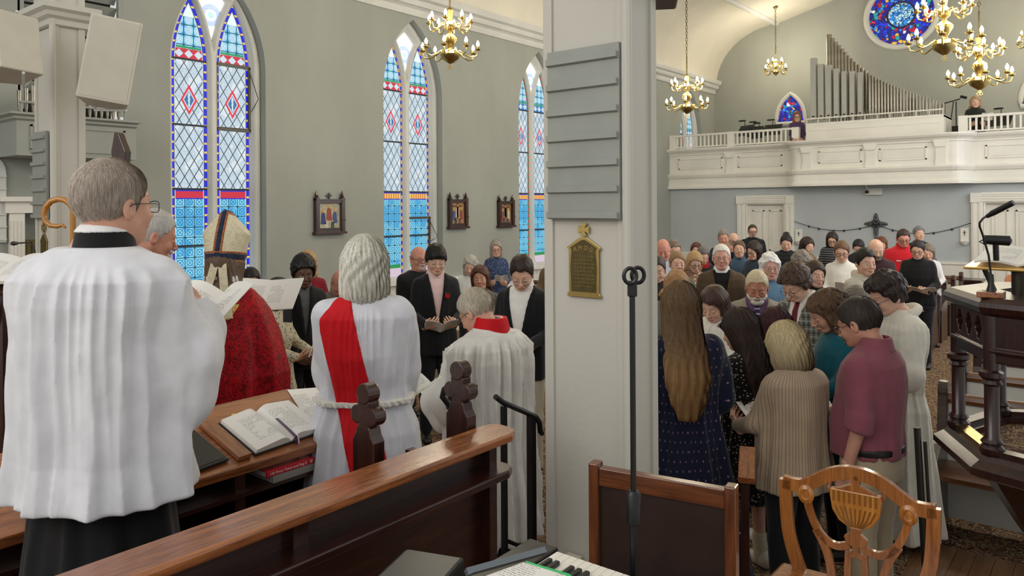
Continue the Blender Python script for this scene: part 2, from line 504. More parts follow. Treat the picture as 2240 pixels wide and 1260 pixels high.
def strands(fn, V, n, step, seg, off=.0015, wid=.0009, seed=1, curl=0.0, crown=(0, -.03, .13)):
    rg = np.random.default_rng(seed)
    S = V[V[:, 2] > -.02]
    P0 = S[rg.integers(0, len(S), n)] + rg.normal(0, .002, (n, 3))
    W = rg.uniform(.6, 1.5, (n, 1)) * wid; pts = []; sides = []
    P = P0.copy(); offs = rg.uniform(.0, 1.0, n) * off * 2
    ph = rg.uniform(0, 6.28, (n, 1))
    def g(Q):
        e = .002; q = (Q[:, 0], Q[:, 1], Q[:, 2]); f0 = fn(q)
        G = np.stack([(fn((Q[:, 0] + e * (i == 0), Q[:, 1] + e * (i == 1), Q[:, 2] + e * (i == 2))) - f0) / e for i in range(3)], 1)
        return f0, G / (np.linalg.norm(G, axis=1, keepdims=True) + 1e-6)
    for i in range(seg + 1):
        f0, G = g(P); P = P - G * (np.clip(f0 - offs, -.01, .01))[:, None]
        rad = P - np.array(crown); rad[:, 2] *= .3
        rad /= np.linalg.norm(rad, axis=1, keepdims=True) + 1e-6
        k = sstep(P[:, 2], .02, .12)[:, None]
        fl = rad * k + np.array([0, 0, -1.0]) * (1 - k * .6) + rg.normal(0, .06, (n, 3))
        if curl: fl = fl + curl * np.stack([np.sin(i * .9 + ph[:, 0]), np.cos(i * .9 + ph[:, 0]), 0 * ph[:, 0]], 1)
        t = fl - (fl * G).sum(1, keepdims=True) * G; t /= np.linalg.norm(t, axis=1, keepdims=True) + 1e-6
        sd = np.cross(t, G); pts.append(P.copy()); sides.append(sd * W * (1 - .6 * i / seg) + G * W * .3)
        P = P + t * step
    A = np.stack([np.stack([p - s for p, s in zip(pts, sides)], 1), np.stack([p + s for p, s in zip(pts, sides)], 1)], 2)
    V2 = A.reshape(-1, 3); m = seg + 1
    base = (np.arange(n) * m * 2)[:, None, None]
    i = np.arange(seg)[None, :, None] * 2
    F = (base + i + np.array([0, 1, 3, 2])[None, None, :]).reshape(-1, 4)
    mi = np.repeat(rg.choice([0, 0, 0, 1, 2], n), seg)
    return V2, F, mi
# ---------------- cloth
def cloth(name, col, pat=None, col2=None, sc=1.0, rough=.85, sheen=0.15):
    key = 'cloth_%s_%s_%s' % (name, col, pat)
    if key in _M: return _M[key]
    m, nt, b = newmat(name + '_cloth'); v, (x, y, z) = coords(nt)
    c = rgb(*col); c2 = rgb(*(col2 or col))
    n1 = noise(nt, v, 14, 3)
    base = ramp(nt, n1, [(.3, tuple(k * .88 for k in c[:3]) + (1,)), (.7, c)])
    if pat in ('floral', 'lace'):
        vo = nt.nodes.new('ShaderNodeTexVoronoi'); vo.inputs['Scale'].default_value = 48 * sc; vo.inputs['Randomness'].default_value = 1
        nt.links.new(stretch(nt, v, (1, 1, 1)), vo.inputs['Vector'])
        d = N(nt, vo.outputs['Distance']); nz = noise(nt, v, 70 * sc, 2)
        base = mixc(nt, (d + nz * .5) < .52, base, c2)
    elif pat == 'dots':
        s = nt.nodes.new('ShaderNodeMath'); s.operation = 'ARCTAN2'
        nt.links.new(x.s, s.inputs[0]); nt.links.new(y.s, s.inputs[1])
        row = (z * (17 * sc)); fz = row.frac() - .5
        fx = (N(nt, s.outputs[0]) * (5.0 * sc) + (row.floor() * .5)).frac() - .5
        base = mixc(nt, (fx.abs() * 1.7 + fz.abs()) < .15, base, c2)
    elif pat == 'plaid':
        a = (((x + y) * 22).frac() - .5).abs() > .40; bb = ((z * 18).frac() - .5).abs() > .40
        a2 = (((x + y) * 22).frac() - .5).abs() < .04; b2 = ((z * 18).frac() - .5).abs() < .04
        base = mixc(nt, a.max(bb) * .75, base, c2)
        base = mixc(nt, a2.max(b2) * .6, base, rgb(205, 205, 195))
    elif pat == 'rib':
        s = nt.nodes.new('ShaderNodeMath'); s.operation = 'ARCTAN2'
        nt.links.new(x.s, s.inputs[0]); nt.links.new(y.s, s.inputs[1])
        f = ((N(nt, s.outputs[0]) * 11).frac() - .5).abs()
        base = mixc(nt, f < .07, base, c2)
        bump(nt, b, f.min(.2), .5, .01)
    elif pat == 'damask':
        n2 = noise(nt, v, 15, 2, .5, 2.5); n3 = noise(nt, stretch(nt, v, (1, 1, .6)), 34, 2, .5, 1.5)
        base = mixc(nt, ((n2 - .5).abs() < .04).max((n3 > .60)) * .8, base, c2)
    elif pat == 'knit':
        base = mixc(nt, (((z * 26).frac() - .5).abs() < .16), base, c2)
    elif pat == 'puffer':
        f = ((z * 16).frac() - .5).abs(); bump(nt, b, f.sqrt(), .6, .03)
    elif pat == 'metallic':
        base = mixc(nt, noise(nt, stretch(nt, v, (60, 60, 8)), 1, 2) > .52, base, c2); rough = .45
    if hasattr(base, 'links'): nt.links.new(base, b.inputs['Base Color'])
    b.inputs['Roughness'].default_value = rough; b.inputs['Sheen Weight'].default_value = sheen
    b.inputs['Specular IOR Level'].default_value = .25
    if name in ('alb', 'surplice', 'jacket', 'shirt', 'blouse', 'dress', 'chasuble', 'trousers', 'fleece'):
        wr = noise(nt, stretch(nt, v, (1, 1, .5)), 11, 1.5, .4, .6); w2 = noise(nt, stretch(nt, v, (1, .9, .35)), 5, 1, .4, .8)
        bump(nt, b, (wr * .7 + w2 * 1.6), .55 if name in ('alb', 'surplice') else .4, .02)
    elif pat not in ('rib', 'puffer'): bump(nt, b, noise(nt, v, 420, 2), .12, .002)
    _M[key] = m; return m
def skin_mats(tone, browc):
    k = 'skin%s%s' % (tone, browc)
    if k in _M: return _M[k]
    c = rgb(*tone); m = mat('skin_%d_%d' % (tone[0], tone[2]), c, .5, var=.08, vs=18, bmp=.05, bs=300)
    b = m.node_tree.nodes['Principled BSDF']; b.inputs['Subsurface Weight'].default_value = .0
    lip = mat('lip_%d' % tone[0], tuple(a * q for a, q in zip(c[:3], (.84, .58, .58))) + (1,), .4)
    br = mat('brow_%d_%d_%d' % (browc[0], browc[2], tone[0]), tuple(a * .55 + q * .45 for a, q in zip(rgb(*browc)[:3], c[:3])) + (1,), .8)
    _M[k] = [m, lip, br, mat('eye_white', rgb(220, 214, 208), .3), mat('eye_dark', rgb(38, 26, 22), .25), mat('lash_%d_%d' % (tone[0], tone[2]), tuple(a * .38 for a in c[:3]) + (1,), .6)]  # last slot: lash line of closed eyes, painted in a skin-shadow tone
    return _M[k]
MP = [(.44, .170, .115, 0), (.50, .176, .122, 0), (.56, .166, .115, 0), (.62, .160, .112, 0), (.70, .175, .122, 0), (.76, .188, .120, -.004),
      (.80, .186, .104, -.010), (.822, .168, .088, -.014), (.840, .124, .076, -.018), (.856, .080, .066, -.020), (.875, .060, .060, -.020)]
FP = [(.44, .178, .122, 0), (.50, .184, .128, 0), (.56, .168, .112, 0), (.62, .148, .102, 0), (.70, .158, .124, .010), (.76, .166, .112, .004),
      (.80, .164, .095, -.008), (.82, .148, .082, -.012), (.838, .108, .070, -.018), (.854, .068, .060, -.020), (.872, .052, .052, -.020)]
def loft_fn(tab, caps=(None, None), folds=None):
    zs, aa, bb, yy = [np.array(t) for t in zip(*tab)]
    def fn(P):
        X, Y, Z = P
        a = np.interp(Z, zs, aa).astype(f32); b = np.interp(Z, zs, bb).astype(f32); yo = np.interp(Z, zs, yy).astype(f32)
        r = np.sqrt((X / a) ** 2 + ((Y - yo) / b) ** 2)
        d = (r - 1) * np.minimum(a, b) * .95
        if folds:
            A, n, ph = folds[:3]
            am = np.interp(Z, A[0], A[1]).astype(f32)
            th = np.arctan2(X, Y)
            u1 = n * th + ph + 1.5 * np.sin(2 * th + ph) + .9 * np.sin(Z * 2.3 + ph); u2 = 1.9 * n * th + 2 * ph + 1.2 * np.sin(Z * 3 - ph) + 2 * np.sin(3 * th)
            if len(folds) > 3:
                d = d - am * (1.1 - 1.9 * np.abs(np.sin(u1 * .5)) + .45 * (1 - 2 * np.abs(np.sin(u2 * .5))))
                g = np.interp(Z, folds[3][0], folds[3][1]).astype(f32)
                d = d - g * (1 - 2 * np.abs(np.sin(th * n * 1.7 + 2.2 * np.sin(3 * th + ph) + .5 * np.sin(Z * 9))))
            else: d = d - am * (np.sin(u1) + .55 * np.sin(u2))
        z0 = caps[0] if caps[0] is not None else zs[0]; z1 = caps[1] if caps[1] is not None else zs[-1]
        return smax(smax(d, z0 - Z, .012), Z - z1, .01)
    return fn
def ik(S, W, l1, l2, pole):
    S, W = np.array(S, float), np.array(W, float); d = W - S; L = np.linalg.norm(d)
    if L > (l1 + l2) * .985: W = S + d / L * (l1 + l2) * .985; d = W - S; L = np.linalg.norm(d)
    u = d / L; x = (l1 ** 2 - l2 ** 2 + L ** 2) / (2 * L); hh = math.sqrt(max(l1 ** 2 - x ** 2, 0))
    p = np.array(pole, float); p = p - (p @ u) * u; p /= np.linalg.norm(p)
    return S + u * x + p * hh, W
POSE = {   # wrist (left, mirrored for right), finger direction, palm normal, curl
    'hold':  ((-.115, .27, .605), (.40, .80, .30), (.55, -.15, .80), .75),
    'high':  ((-.12, .27, .69), (.35, .75, .55), (.6, -.35, .70), .75),
    'low':   ((-.10, .25, .54), (.45, .80, .10), (.5, -.1, .85), .7),
    'clasp': ((-.10, .17, .51), (.80, .40, -.35), (.1, -1, .1), .8),
    'down':  ((-.235, .03, .455), (.03, .12, -1), (1, .1, .1), .5),
    'front': ((-.06, .30, .64), (.5, .8, .2), (.7, .1, .6), .8),
    'hide':  ((-.10, .24, .60), (.5, .8, .1), (.5, -.1, .85), .9),
}
GROUP = 'people standing at the service'
def person(label, px, py, z, floor, face, hair=('short', (90, 70, 55)), skin=(205, 160, 135), sex='m', pitch=20, yaw=0, tilt=0, bw=1.0, bd=1.0,
           top=('shirt', (120, 120, 130)), pants=(30, 30, 34), pose='hold', poseR=None, glasses=None, beard=None, near=False, H=None, brow=None, headk=None,
           shoes=(20, 18, 18), book=None, group=GROUP, open_=None, tie=None, extra=None, closed=True, rose=False, hs=1.07, wrist_off=(0, 0, 0), lean=0.0):
    pt = at(px, py, z); ztop = pt[2]
    hk = {'curly': .04, 'afro': .045, 'bob': .025, 'bobcurl': .03, 'long': .018, 'wavy': .02, 'fringe': .025, 'crop': .025, 'bang': .028, 'updo': .05, 'short': .012}.get(hair[0], .008)
    drop = .055 * (1 - math.cos(R_(pitch))) * 3 + .02 * math.sin(R_(pitch))
    if H is None: H = ztop - floor - hk * .8 + drop
    s = H / 1.75; hsc = hs * (.5 + .5 * s) if s < 1.1 else hs
    fem = sex == 'f'; hv = headk or ('f' if fem else 'm')
    vd = np.array(ray(px, py)[:2]); vd /= np.linalg.norm(vd)
    an = math.atan2(vd[1], vd[0]) - R_(face); rz = an - math.pi / 2
    fwd = np.array([math.cos(an), math.sin(an)])
    headfwd = -.01 + .07 * math.sin(R_(pitch))
    base = np.array([pt[0], pt[1]]) - fwd * headfwd - np.array([fwd[1], -fwd[0]]) * lean
    root = empty('person', (base[0], base[1], floor), rz, label, 'person', group)
    opt0 = top[3] if len(top) > 3 else {}
    if z > 6.5: pitch = pitch * .72
    hres = .0028 if near else min(.0055, max(.0034, z * .0006)); cres = opt0.get('res', .0070) if near else min(.016, max(.009, z * .0017))
    org = np.array([lean, .005, H - .127 * hsc + .0])
    bend = Bend(org, hsc, R_(yaw), R_(pitch), R_(tilt))
    tabs = FP if fem else MP
    rootz = random.Random(label).uniform(0, 6)
    # joints
    shx = (.145 if fem else .160) * s * bw
    S = {-1: (-shx, -.012, .803 * H), 1: (shx, -.012, .803 * H)}
    arms = {}
    for sd, ps in ((-1, pose), (1, poseR or pose)):
        wz = POSE[ps]; wp = (sd * -wz[0][0] + 0, wz[0][1] * (.5 + .5 * bd) + wrist_off[1], wz[0][2] * H + wrist_off[2])
        wp = (wp[0] + wrist_off[0], wp[1], wp[2])
        pole = (sd * .55, -.5, -.75) if ps != 'down' else (sd * .3, -1, 0)
        E, W = ik(S[sd], wp, .165 * H, .150 * H, pole)
        arms[sd] = (np.array(S[sd]), E, W, wz[1], wz[2], wz[3])
    # ---- body (one mesh): torso, arms, legs, hands, head
    kind = top[0]; sleeve = (top[3] if len(top) > 3 else {}) .get('sleeve', 'long')
    opt = top[3] if len(top) > 3 else {}
    def bodyfn(P):
        d = loft_fn([(zf * H, a * .86 * s * bw, b * .86 * s * bd, y) for zf, a, b, y in tabs])(P)
        for sd in (-1, 1):
            hp = (sd * .085 * s * bw, 0, .48 * H)
            d = smin(d, rcone(P, hp, (sd * .09, .01, .27 * H), .075 * s, .048 * s), .03)
            d = smin(d, rcone(P, (sd * .09, .01, .27 * H), (sd * .09, -.01, .04 * H), .050 * s, .034 * s), .02)
            a = arms[sd]
            d = smin(d, rcone(P, a[0] * np.array([.93, 1, 1]) - np.array([0, 0, .01]), a[1], .043 * s, .036 * s), .03)
            d = smin(d, rcone(P, a[1], a[2], .037 * s, .026 * s), .02)
        return d
    bres = .012 if (near or sleeve in ('short', 'rolled') or opt.get('legs')) else .022
    V, F = surf(bodyfn, (-.34 * max(1, bw), -.26, .01), (.34 * max(1, bw), .42, .90 * H), bres)
    mi = np.zeros(len(F), int)
    Vs, Fs, Ms = [V], [F], [mi]; nv = len(V)
    hV, hF, hM = head_mesh(hv, hres, closed)
    Vs.append(bend(hV)); Fs.append(hF + nv); Ms.append(hM); nv += len(hV)
    for sd in (-1, 1):
        S_, E, W, yd, pn, cu = arms[sd]
        h0, hf = hand_mesh(cu, .0028 if near else max(.0035, hres))
        y = np.array([-sd * yd[0], yd[1], yd[2]], float); y /= np.linalg.norm(y)
        zz = -np.array([-sd * pn[0], pn[1], pn[2]], float); zz -= (zz @ y) * y; zz /= np.linalg.norm(zz); x = np.cross(y, zz)
        q = h0.copy(); ff = hf
        if sd == 1: q[:, 0] *= -1; ff = hf[:, ::-1]
        # a right hand: mirrored canonical hand in the same frame
        hscl = (.95 if fem else 1.05) * (.6 + .4 * s)
        q = (q[:, :1] * x + q[:, 1:2] * y + q[:, 2:3] * zz) * hscl + W
        Vs.append(q); Fs.append(ff + nv); Ms.append(np.zeros(len(ff), int)); nv += len(q)
    sm = skin_mats(skin, brow or tuple(int(c * .7) for c in hair[1]))
    mesh_np('body', np.concatenate(Vs), np.concatenate(Fs), sm, root, np.concatenate(Ms))
    # ---- hair
    if hair[0] != 'none':
        hp = hair[2] if len(hair) > 2 else {}
        fn = lambda P: hair_fn(P, hair[0], seed=rootz, **{k: v for k, v in hp.items() if k in ('amp', 'ln', 'back')})
        lo = (-.14, -.225, -(hp.get('ln', .42) + .03) if hair[0] in ('long', 'wavy') else (-.23 if hair[0] == 'pony' else -.18))
        V, F = surf(fn, lo, (.14, .16, .20), .0038 if near else max(.005, hres))
        mi = np.zeros(len(F), int); hm = hair_mats(hair[1], near, (hp['tips'], org[2] + hp.get('tipz', -.12) + .10, org[2] + hp.get('tipz', -.12) - .12) if hp.get('tips') else None)
        if hp.get('strands'):
            n = hp['strands']; V2, F2, m2 = strands(fn, V, n, hp.get('step', .014), hp.get('seg', 9), seed=int(rootz * 100), curl=hp.get('curl', 0), wid=hp.get('wid', .0009))
            F = np.concatenate([F, F2 + len(V)]); V = np.concatenate([V, V2]); mi = np.concatenate([mi, m2])
        mesh_np('hair', bend(V), F, hm, root, mi)
    if beard:
        def bf(P):
            d = np.minimum(ellip(P, (0, .052, -.072), (.045, .052, .042)), ellip(P, (0, .030, -.045), (.067, .060, .060)))
            if beard[0] == 'full': d = np.minimum(ellip(P, (0, .055, -.085), (.052, .058, .052)), ellip(P, (0, .026, -.045), (.074, .070, .070)))
            d = d - .0025 * wob(P, 150, 1)
            d = smax(d, P[2] + .038 - .0 * P[0], .008)
            d = smax(d, -(P[1] - (.0 if beard[0] == 'full' else .05)), .01)
            if beard[0] == 'goatee': d = smax(d, np.abs(P[0]) - .03, .01)
            m = smax(ellip(P, (0, .090, -.043), (.034, .017, .010)) - .0015 * wob(P, 200, 2), -ellip(P, (0, .11, -.056), (.018, .03, .006)), .003)
            return np.minimum(smax(d, -ellip(P, (0, .10, -.056), (.022, .035, .010)), .004), m)
        V, F = surf(bf, (-.09, -.03, -.14), (.09, .13, .0), max(.0035, hres))
        mesh_np('beard', bend(V), F, hair_mats(beard[1], near)[:1], root)
    if glasses:
        g = MB(); tn = .0013 if near else max(.0014, z * .00028)
        for sd in (-1, 1):
            pts = []
            for k in range(14):
                a = 2 * math.pi * k / 14
                ca, sa = math.cos(a), math.sin(a)
                pts.append((sd * .033 + .024 * math.copysign(abs(ca) ** .7, ca), .107 - .006 * abs(ca), .004 + .0165 * math.copysign(abs(sa) ** .7, sa)))
            g.tube(pts, tn, 6, closed=True)
            g.tube([(sd * .056, .100, .010), (sd * .070, .08, .013), (sd * .086, .0, .012), (sd * .084, -.018, .0)], tn, 6)
        g.tube([(-.010, .107, .008), (0, .111, .010), (.010, .107, .008)], tn, 6)
        g.v = [tuple(p) for p in bend(np.array(g.v))]
        go = g.build('glasses', mat('glasses_%d' % glasses[0], rgb(*glasses), .3, spec=.6), root, smooth=True)
    # ---- clothing
    hem = opt.get('hem', {'robe': .04, 'dress': .22, 'surplice': .22, 'jacket': .44, 'coat': .40}.get(kind, .49)) * H
    loose = opt.get('loose', {'robe': .035, 'surplice': .045, 'jacket': .024, 'coat': .03, 'sweater': .018, 'dress': .012}.get(kind, .012))
    flare = opt.get('flare', {'robe': .17, 'surplice': .22, 'dress': .20, 'jacket': .03}.get(kind, .02))
    nf = opt.get('nf', 9); fa = opt.get('folds', {'robe': .014, 'surplice': .016, 'dress': .008}.get(kind, .003))
    def tabfor(lo, ofs, fl):
        t = []
        zlo = .50 * H
        if lo < zlo:
            a0, b0 = tabs[1][1] * s * bw + ofs, tabs[1][2] * s * bd + ofs
            for q in range(5):
                zz = lo + (zlo - lo) * q / 5
                t.append((zz, a0 + fl * (zlo - zz), b0 + fl * (zlo - zz) * .95, 0))
        for zf, a, b, y in tabs:
            if zf * H >= max(lo, zlo) - 1e-6:
                o = ofs if zf < .8 else ofs * max(.25, 1 - (zf - .8) * 12)
                bell = opt.get('belly', 0) * math.exp(-((zf - .60) / .07) ** 2)
                t.append((zf * H, a * s * bw + o, b * s * bd + o + bell * .5, y + bell * .5))
        if lo > t[0][0]: pass
        if kind in ('robe', 'surplice') or opt.get('straight'):   # hang straight from the chest
            mx = [k for k in t if k[0] >= .70 * H]; am = max(k[1] for k in mx) * .98; bm_ = max(k[2] for k in mx)
            cin = opt.get('cinch', 0)
            t = [(zz, max(a, am - cin * math.exp(-((zz / H - .585) / .045) ** 2) * .05) if zz < .70 * H else a, max(b, bm_ - cin * math.exp(-((zz / H - .585) / .045) ** 2) * .04) if zz < .70 * H else b, y) for zz, a, b, y in t]
            if cin: t = [(zz, a - cin * .03 * math.exp(-((zz / H - .585) / .03) ** 2), b - cin * .03 * math.exp(-((zz / H - .585) / .03) ** 2), y) for zz, a, b, y in t]
        return sorted(t)
    t1 = tabfor(hem, loose, flare)
    zt = (opt.get('neck', .862 if kind not in ('jacket', 'coat') else .856)) * H
    amp = ([hem, hem + (.72 * H - hem) * .5, .74 * H, .80 * H, .83 * H], [fa * 1.3, fa, fa * (1.0 if kind == 'surplice' else .35), fa * (.8 if kind == 'surplice' else .1), 0])
    gath = ([hem, .50 * H, .68 * H, .795 * H, .83 * H], [.0004, .0012, .0035 * opt.get('gather', 1), .0055 * opt.get('gather', 1), 0])
    torso = loft_fn(t1, (hem, zt), (amp, nf, rootz, gath) if kind in ('surplice', 'robe') else (amp, nf, rootz))
    skin_r = {'long': (.047, .042, .032), 'short': (.054, .052, .05), 'rolled': (.052, .050, .050), 'wide': (.056, .068, .082), 'bell': (.056, .080, .105), 'puff': (.055, .06, .04)}[sleeve]
    le = {'jacket': .008, 'coat': .016, 'sweater': .008, 'robe': .008, 'surplice': .01}.get(kind, .003) + opt.get('sl', 0)
    def sleeves(P):
        d = None
        for sd in (-1, 1):
            a = arms[sd]; S_ = a[0] * np.array([.94, 1, 1]); E, W = a[1], a[2]
            r = [q * s * (.5 + .5 * bw) + le for q in skin_r]
            if sleeve == 'short':
                q = rcone(P, S_, S_ + (E - S_) * .55, r[0], r[1]); q = smax(q, ((P[0] - S_[0]) * (E - S_)[0] + (P[1] - S_[1]) * (E - S_)[1] + (P[2] - S_[2]) * (E - S_)[2]) / np.linalg.norm(E - S_) - .60 * np.linalg.norm(E - S_), .006)
            elif sleeve == 'rolled':
                q = smin(rcone(P, S_, E, r[0], r[1]), rcone(P, E + (S_ - E) * .12, E + (W - E) * .05, r[1] + .006, r[1] + .006), .006)
                u = (W - E) / np.linalg.norm(W - E); c = E + (W - E) * .10
                q = smax(q, (P[0] - c[0]) * u[0] + (P[1] - c[1]) * u[1] + (P[2] - c[2]) * u[2], .006)
            else:
                W2 = W + (W - E) * .04
                q = smin(rcone(P, S_, E, r[0], r[1]), rcone(P, E, W2, r[1], r[2]), .03)
                if sleeve in ('wide', 'bell'):
                    dr = np.array([0, -.02, -.07 if sleeve == 'wide' else -.14])
                    q = smin(q, rcone(P, E + dr * .5, W2 + dr, r[1] * .7, r[2] * .55), .05)
                    if opt.get('drop'):
                        dz = np.array([0, 0, -opt['drop']])
                        q = smin(smin(q, rcone(P, E + dz * .45, W2 + dz * .5, r[1] * .6, r[2] * .6), .08), rcone(P, E + dz * .6, W2 + dz, .035, .035), .09)
                u = (W - E) / np.linalg.norm(W - E); c = W - u * (.0 if sleeve == 'long' else .02)
                q = smax(q, (P[0] - c[0]) * u[0] + (P[1] - c[1]) * u[1] + (P[2] - c[2]) * u[2], .008)
                if sleeve == 'long': q = q - .0025 * np.sin(45 * P[2] + 30 * P[1] + 20 * P[0] + rootz) - .002 * wob(P, 38, rootz)
                else: q = q - .006 * np.sin(26 * P[1] + 34 * P[0] - 8 * P[2] + rootz) - .003 * wob(P, 28, rootz)
            d = q if d is None else np.minimum(d, q)
        return d
    def V_open(P, wdt, zb, zt_):
        wz = np.interp(P[2], [zb, zt_], [0, wdt]).astype(f32)
        return smax(np.abs(P[0]) - wz, -(P[1] - .0), .002)
    def topfn(P):
        d = smin(torso(P), sleeves(P), .026 if kind not in ('robe', 'surplice') else .035)
        d = d - (.004 if kind in ('robe', 'surplice') else .0022) * wob(P, 24, rootz)
        if open_:
            zb = open_.get('z', .62) * H; wd = open_.get('w', .075)
            base_ = d
            wz = np.interp(P[2], [zb, zt], [0, wd]).astype(f32)
            d = smax(d, -smax(np.abs(P[0]) - wz, .0 - P[1], .002), .004)
            if kind in ('jacket',):
                lap = np.abs(np.abs(P[0]) - wz - .022 * np.interp(P[2], [zb, .74 * H, zt], [.3, 1.4, .8]).astype(f32))
                lap = smax(lap - .022 * np.interp(P[2], [zb, .74 * H, zt], [.3, 1.4, .8]).astype(f32), -P[1], .004)
                lap = smax(smax(lap, zb - P[2], .004), base_ - .006, .003)
                lap = smax(lap, -(np.abs(P[0]) - wz), .003)
                d = np.minimum(d, lap)
            if open_.get('full'):   # open all the way down
                d = smax(d, -smax(smax(np.abs(P[0]) - .035 - .0 * P[2], -P[1], .002), P[2] - zb - .02, .01), .004)
        if kind in ('robe', 'surplice', 'dress', 'coat') and hem < .45 * H:
            pass
        return d
    xw = max(k[1] for k in t1) + .06; yw = max(k[2] for k in t1) + .05
    xa = max(abs(arms[1][1][0]), abs(arms[-1][1][0]), abs(arms[1][2][0])) + .16
    ya = max(arms[1][2][1], arms[-1][2][1], yw) + .10
    names = {'shirt': 'shirt', 'sweater': 'sweater', 'jacket': 'jacket', 'robe': 'alb', 'surplice': 'surplice', 'dress': 'dress', 'coat': 'coat', 'blouse': 'blouse', 'hoodie': 'hoodie', 'fleece': 'fleece'}
    V, F = surf(topfn, (-max(xw, xa), -yw - .03, hem - .02), (max(xw, xa), ya, zt + .03), cres)
    pat = opt.get('pat'); tm = cloth(names[kind], top[1], pat, top[2] if len(top) > 2 else None, opt.get('psc', 1.0), sheen=opt.get('sheen', .15))
    o = mesh_np(names[kind], V, F, tm, root)
    if open_ or opt.get('undershirt'):
        oc = (open_ or {}).get('col', (230, 230, 228))
        t2 = tabfor(.50 * H, loose * .45 - .002, .0)
        f2 = loft_fn(t2, (.50 * H, .868 * H))
        fn = lambda P: smax(smax(f2(P) - .001, .01 - P[1], .01), np.abs(P[0]) - .13, .01)
        V, F = surf(fn, (-.16, -.02, .48 * H), (.16, yw, .89 * H), max(cres * .8, .006))
        mesh_np('shirt', V, F, cloth('undershirt', oc), root)
    if opt.get('collar') or (open_ and open_.get('collar', True)):
        cc = opt.get('collar') or open_.get('col', (230, 230, 228))
        r0 = (.056 if fem else .064) * s * (.5 + .5 * bw)
        def cf(P):
            r = np.sqrt(P[0] ** 2 + (P[1] + .020 - .1 * 0) ** 2); rr = np.interp(P[2], [.835 * H, .885 * H], [r0 + .026, r0 + .004]).astype(f32)
            zt2 = .882 * H - .22 * np.clip(P[1], 0, .1)
            d = np.maximum(np.abs(r - rr) - .0055, np.maximum(P[2] - zt2, .842 * H - P[2] - .25 * np.clip(P[1], 0, .1)))
            return smax(d, -(smax(np.abs(P[0]) - np.interp(P[2], [.83 * H, .885 * H], [.004, .022]).astype(f32), -P[1], .002)), .003)
        V, F = surf(cf, (-.13, -.14, .81 * H), (.13, .12, .90 * H), .0045 if near else .006)
        mesh_np('collar', V, F, cloth('collar', cc), root)
    if opt.get('hood'):
        r0 = .085 * s
        def hf2(P):
            r = np.sqrt(P[0] ** 2 + ((P[1] + .03) * .85) ** 2); zc = .848 * H - .35 * np.clip(P[1] + .05, -.1, .12)
            return np.sqrt((r - r0) ** 2 + ((P[2] - zc) * .8) ** 2) - .026 - .003 * wob(P, 50, rootz)
        V, F = surf(hf2, (-.17, -.19, .74 * H), (.17, .13, .93 * H), cres)
        mesh_np('hood', V, F, tm, root)
    if tie:
        f2 = loft_fn(tabfor(.50 * H, loose * .45 + .006, .0), (.56 * H, .85 * H))
        fn = lambda P: smax(smax(f2(P), .02 - P[1], .004), np.abs(P[0]) - np.interp(P[2], [.60 * H, .82 * H, .85 * H], [.038, .020, .022]).astype(f32), .003)
        V, F = surf(fn, (-.06, 0, .55 * H), (.06, yw, .87 * H), .006)
        mesh_np('tie', V, F, cloth('tie', tie[0], 'knit' if len(tie) > 1 else None, tie[1] if len(tie) > 1 else None, rough=.5), root)
    if rose:
        yv = rose_y = None
        rb = MB(); cx = -.085 * s if rose == 'L' else .085 * s; cz = .745 * H
        yy_ = np.interp(cz, [k[0] for k in t1], [k[2] for k in t1]) * math.sqrt(max(.05, 1 - (cx / np.interp(cz, [k[0] for k in t1], [k[1] for k in t1])) ** 2)) + .012
        rb.T = Matrix.Translation((cx, yy_, cz)) @ Matrix.Rotation(R_(-80), 4, 'X')
        rb.lathe([(.004, -.012), (.018, -.006), (.024, .004), (.022, .012), (.018, .008), (.016, .015), (.011, .010), (.010, .017), (.004, .012)], 14)
        rb.m(1)
        for a in (2.2, 3.6, 5.0): rb.add([(0, 0, 0), (.045 * math.cos(a), .045 * math.sin(a), -.004), (.03 * math.cos(a + .4), .03 * math.sin(a + .4), .004)], [(0, 1, 2)])
        rb.build('boutonniere', [mat('rose_red', rgb(190, 20, 30), .6), mat('rose_leaf', rgb(40, 80, 35), .6)], root, smooth=True)
    # ---- legs
    if kind not in ('robe',) and pants and not opt.get('legs'):
        def pf(P):
            d = None
            zw = min(.58 * H, hem + .06) if kind != 'surplice' else hem + .06
            zw = max(zw, .5 * H)
            wst = loft_fn([(zf * H, a * s * bw + .006, b * s * bd + .006, y) for zf, a, b, y in tabs if zf <= .63], (.46 * H, zw))(P)
            d = wst
            for sd in (-1, 1):
                q = smin(rcone(P, (sd * .085 * s * bw, 0, .47 * H), (sd * .095, .012, .27 * H), .098 * s * (.6 + .4 * bw), .068 * s), rcone(P, (sd * .095, .012, .27 * H), (sd * .095, -.01, .045 * H), .068 * s, .058 * s), .02)
                d = smin(d, q - .003 * wob(P, 22, rootz), .025)
            return smax(d, .035 * H - P[2], .005)
        if opt.get('cassock'):
            pf = loft_fn(tabfor(.03 * H, -.0, .13), (.03 * H, .6 * H), (([0, .6 * H], [.008, .006]), 8, 1))
        V, F = surf(pf, (-.34 * max(bw, 1), -.28, .0), (.34 * max(bw, 1), .30, .62 * H), max(cres, .010))
        mesh_np('cassock' if opt.get('cassock') else ('skirt' if opt.get('skirt') else 'trousers'), V, F, cloth('trousers', pants), root)
    if opt.get('socks'):
        sk = lambda P: np.minimum(*[rcone(P, (sd * .09, .0, .12 * H), (sd * .09, -.01, .03 * H), .042, .040) for sd in (-1, 1)])
        V, F = surf(sk, (-.16, -.08, .02), (.16, .08, .15 * H), .007); mesh_np('socks', V, F, cloth('socks', opt['socks'], 'knit', (215, 205, 180)), root)
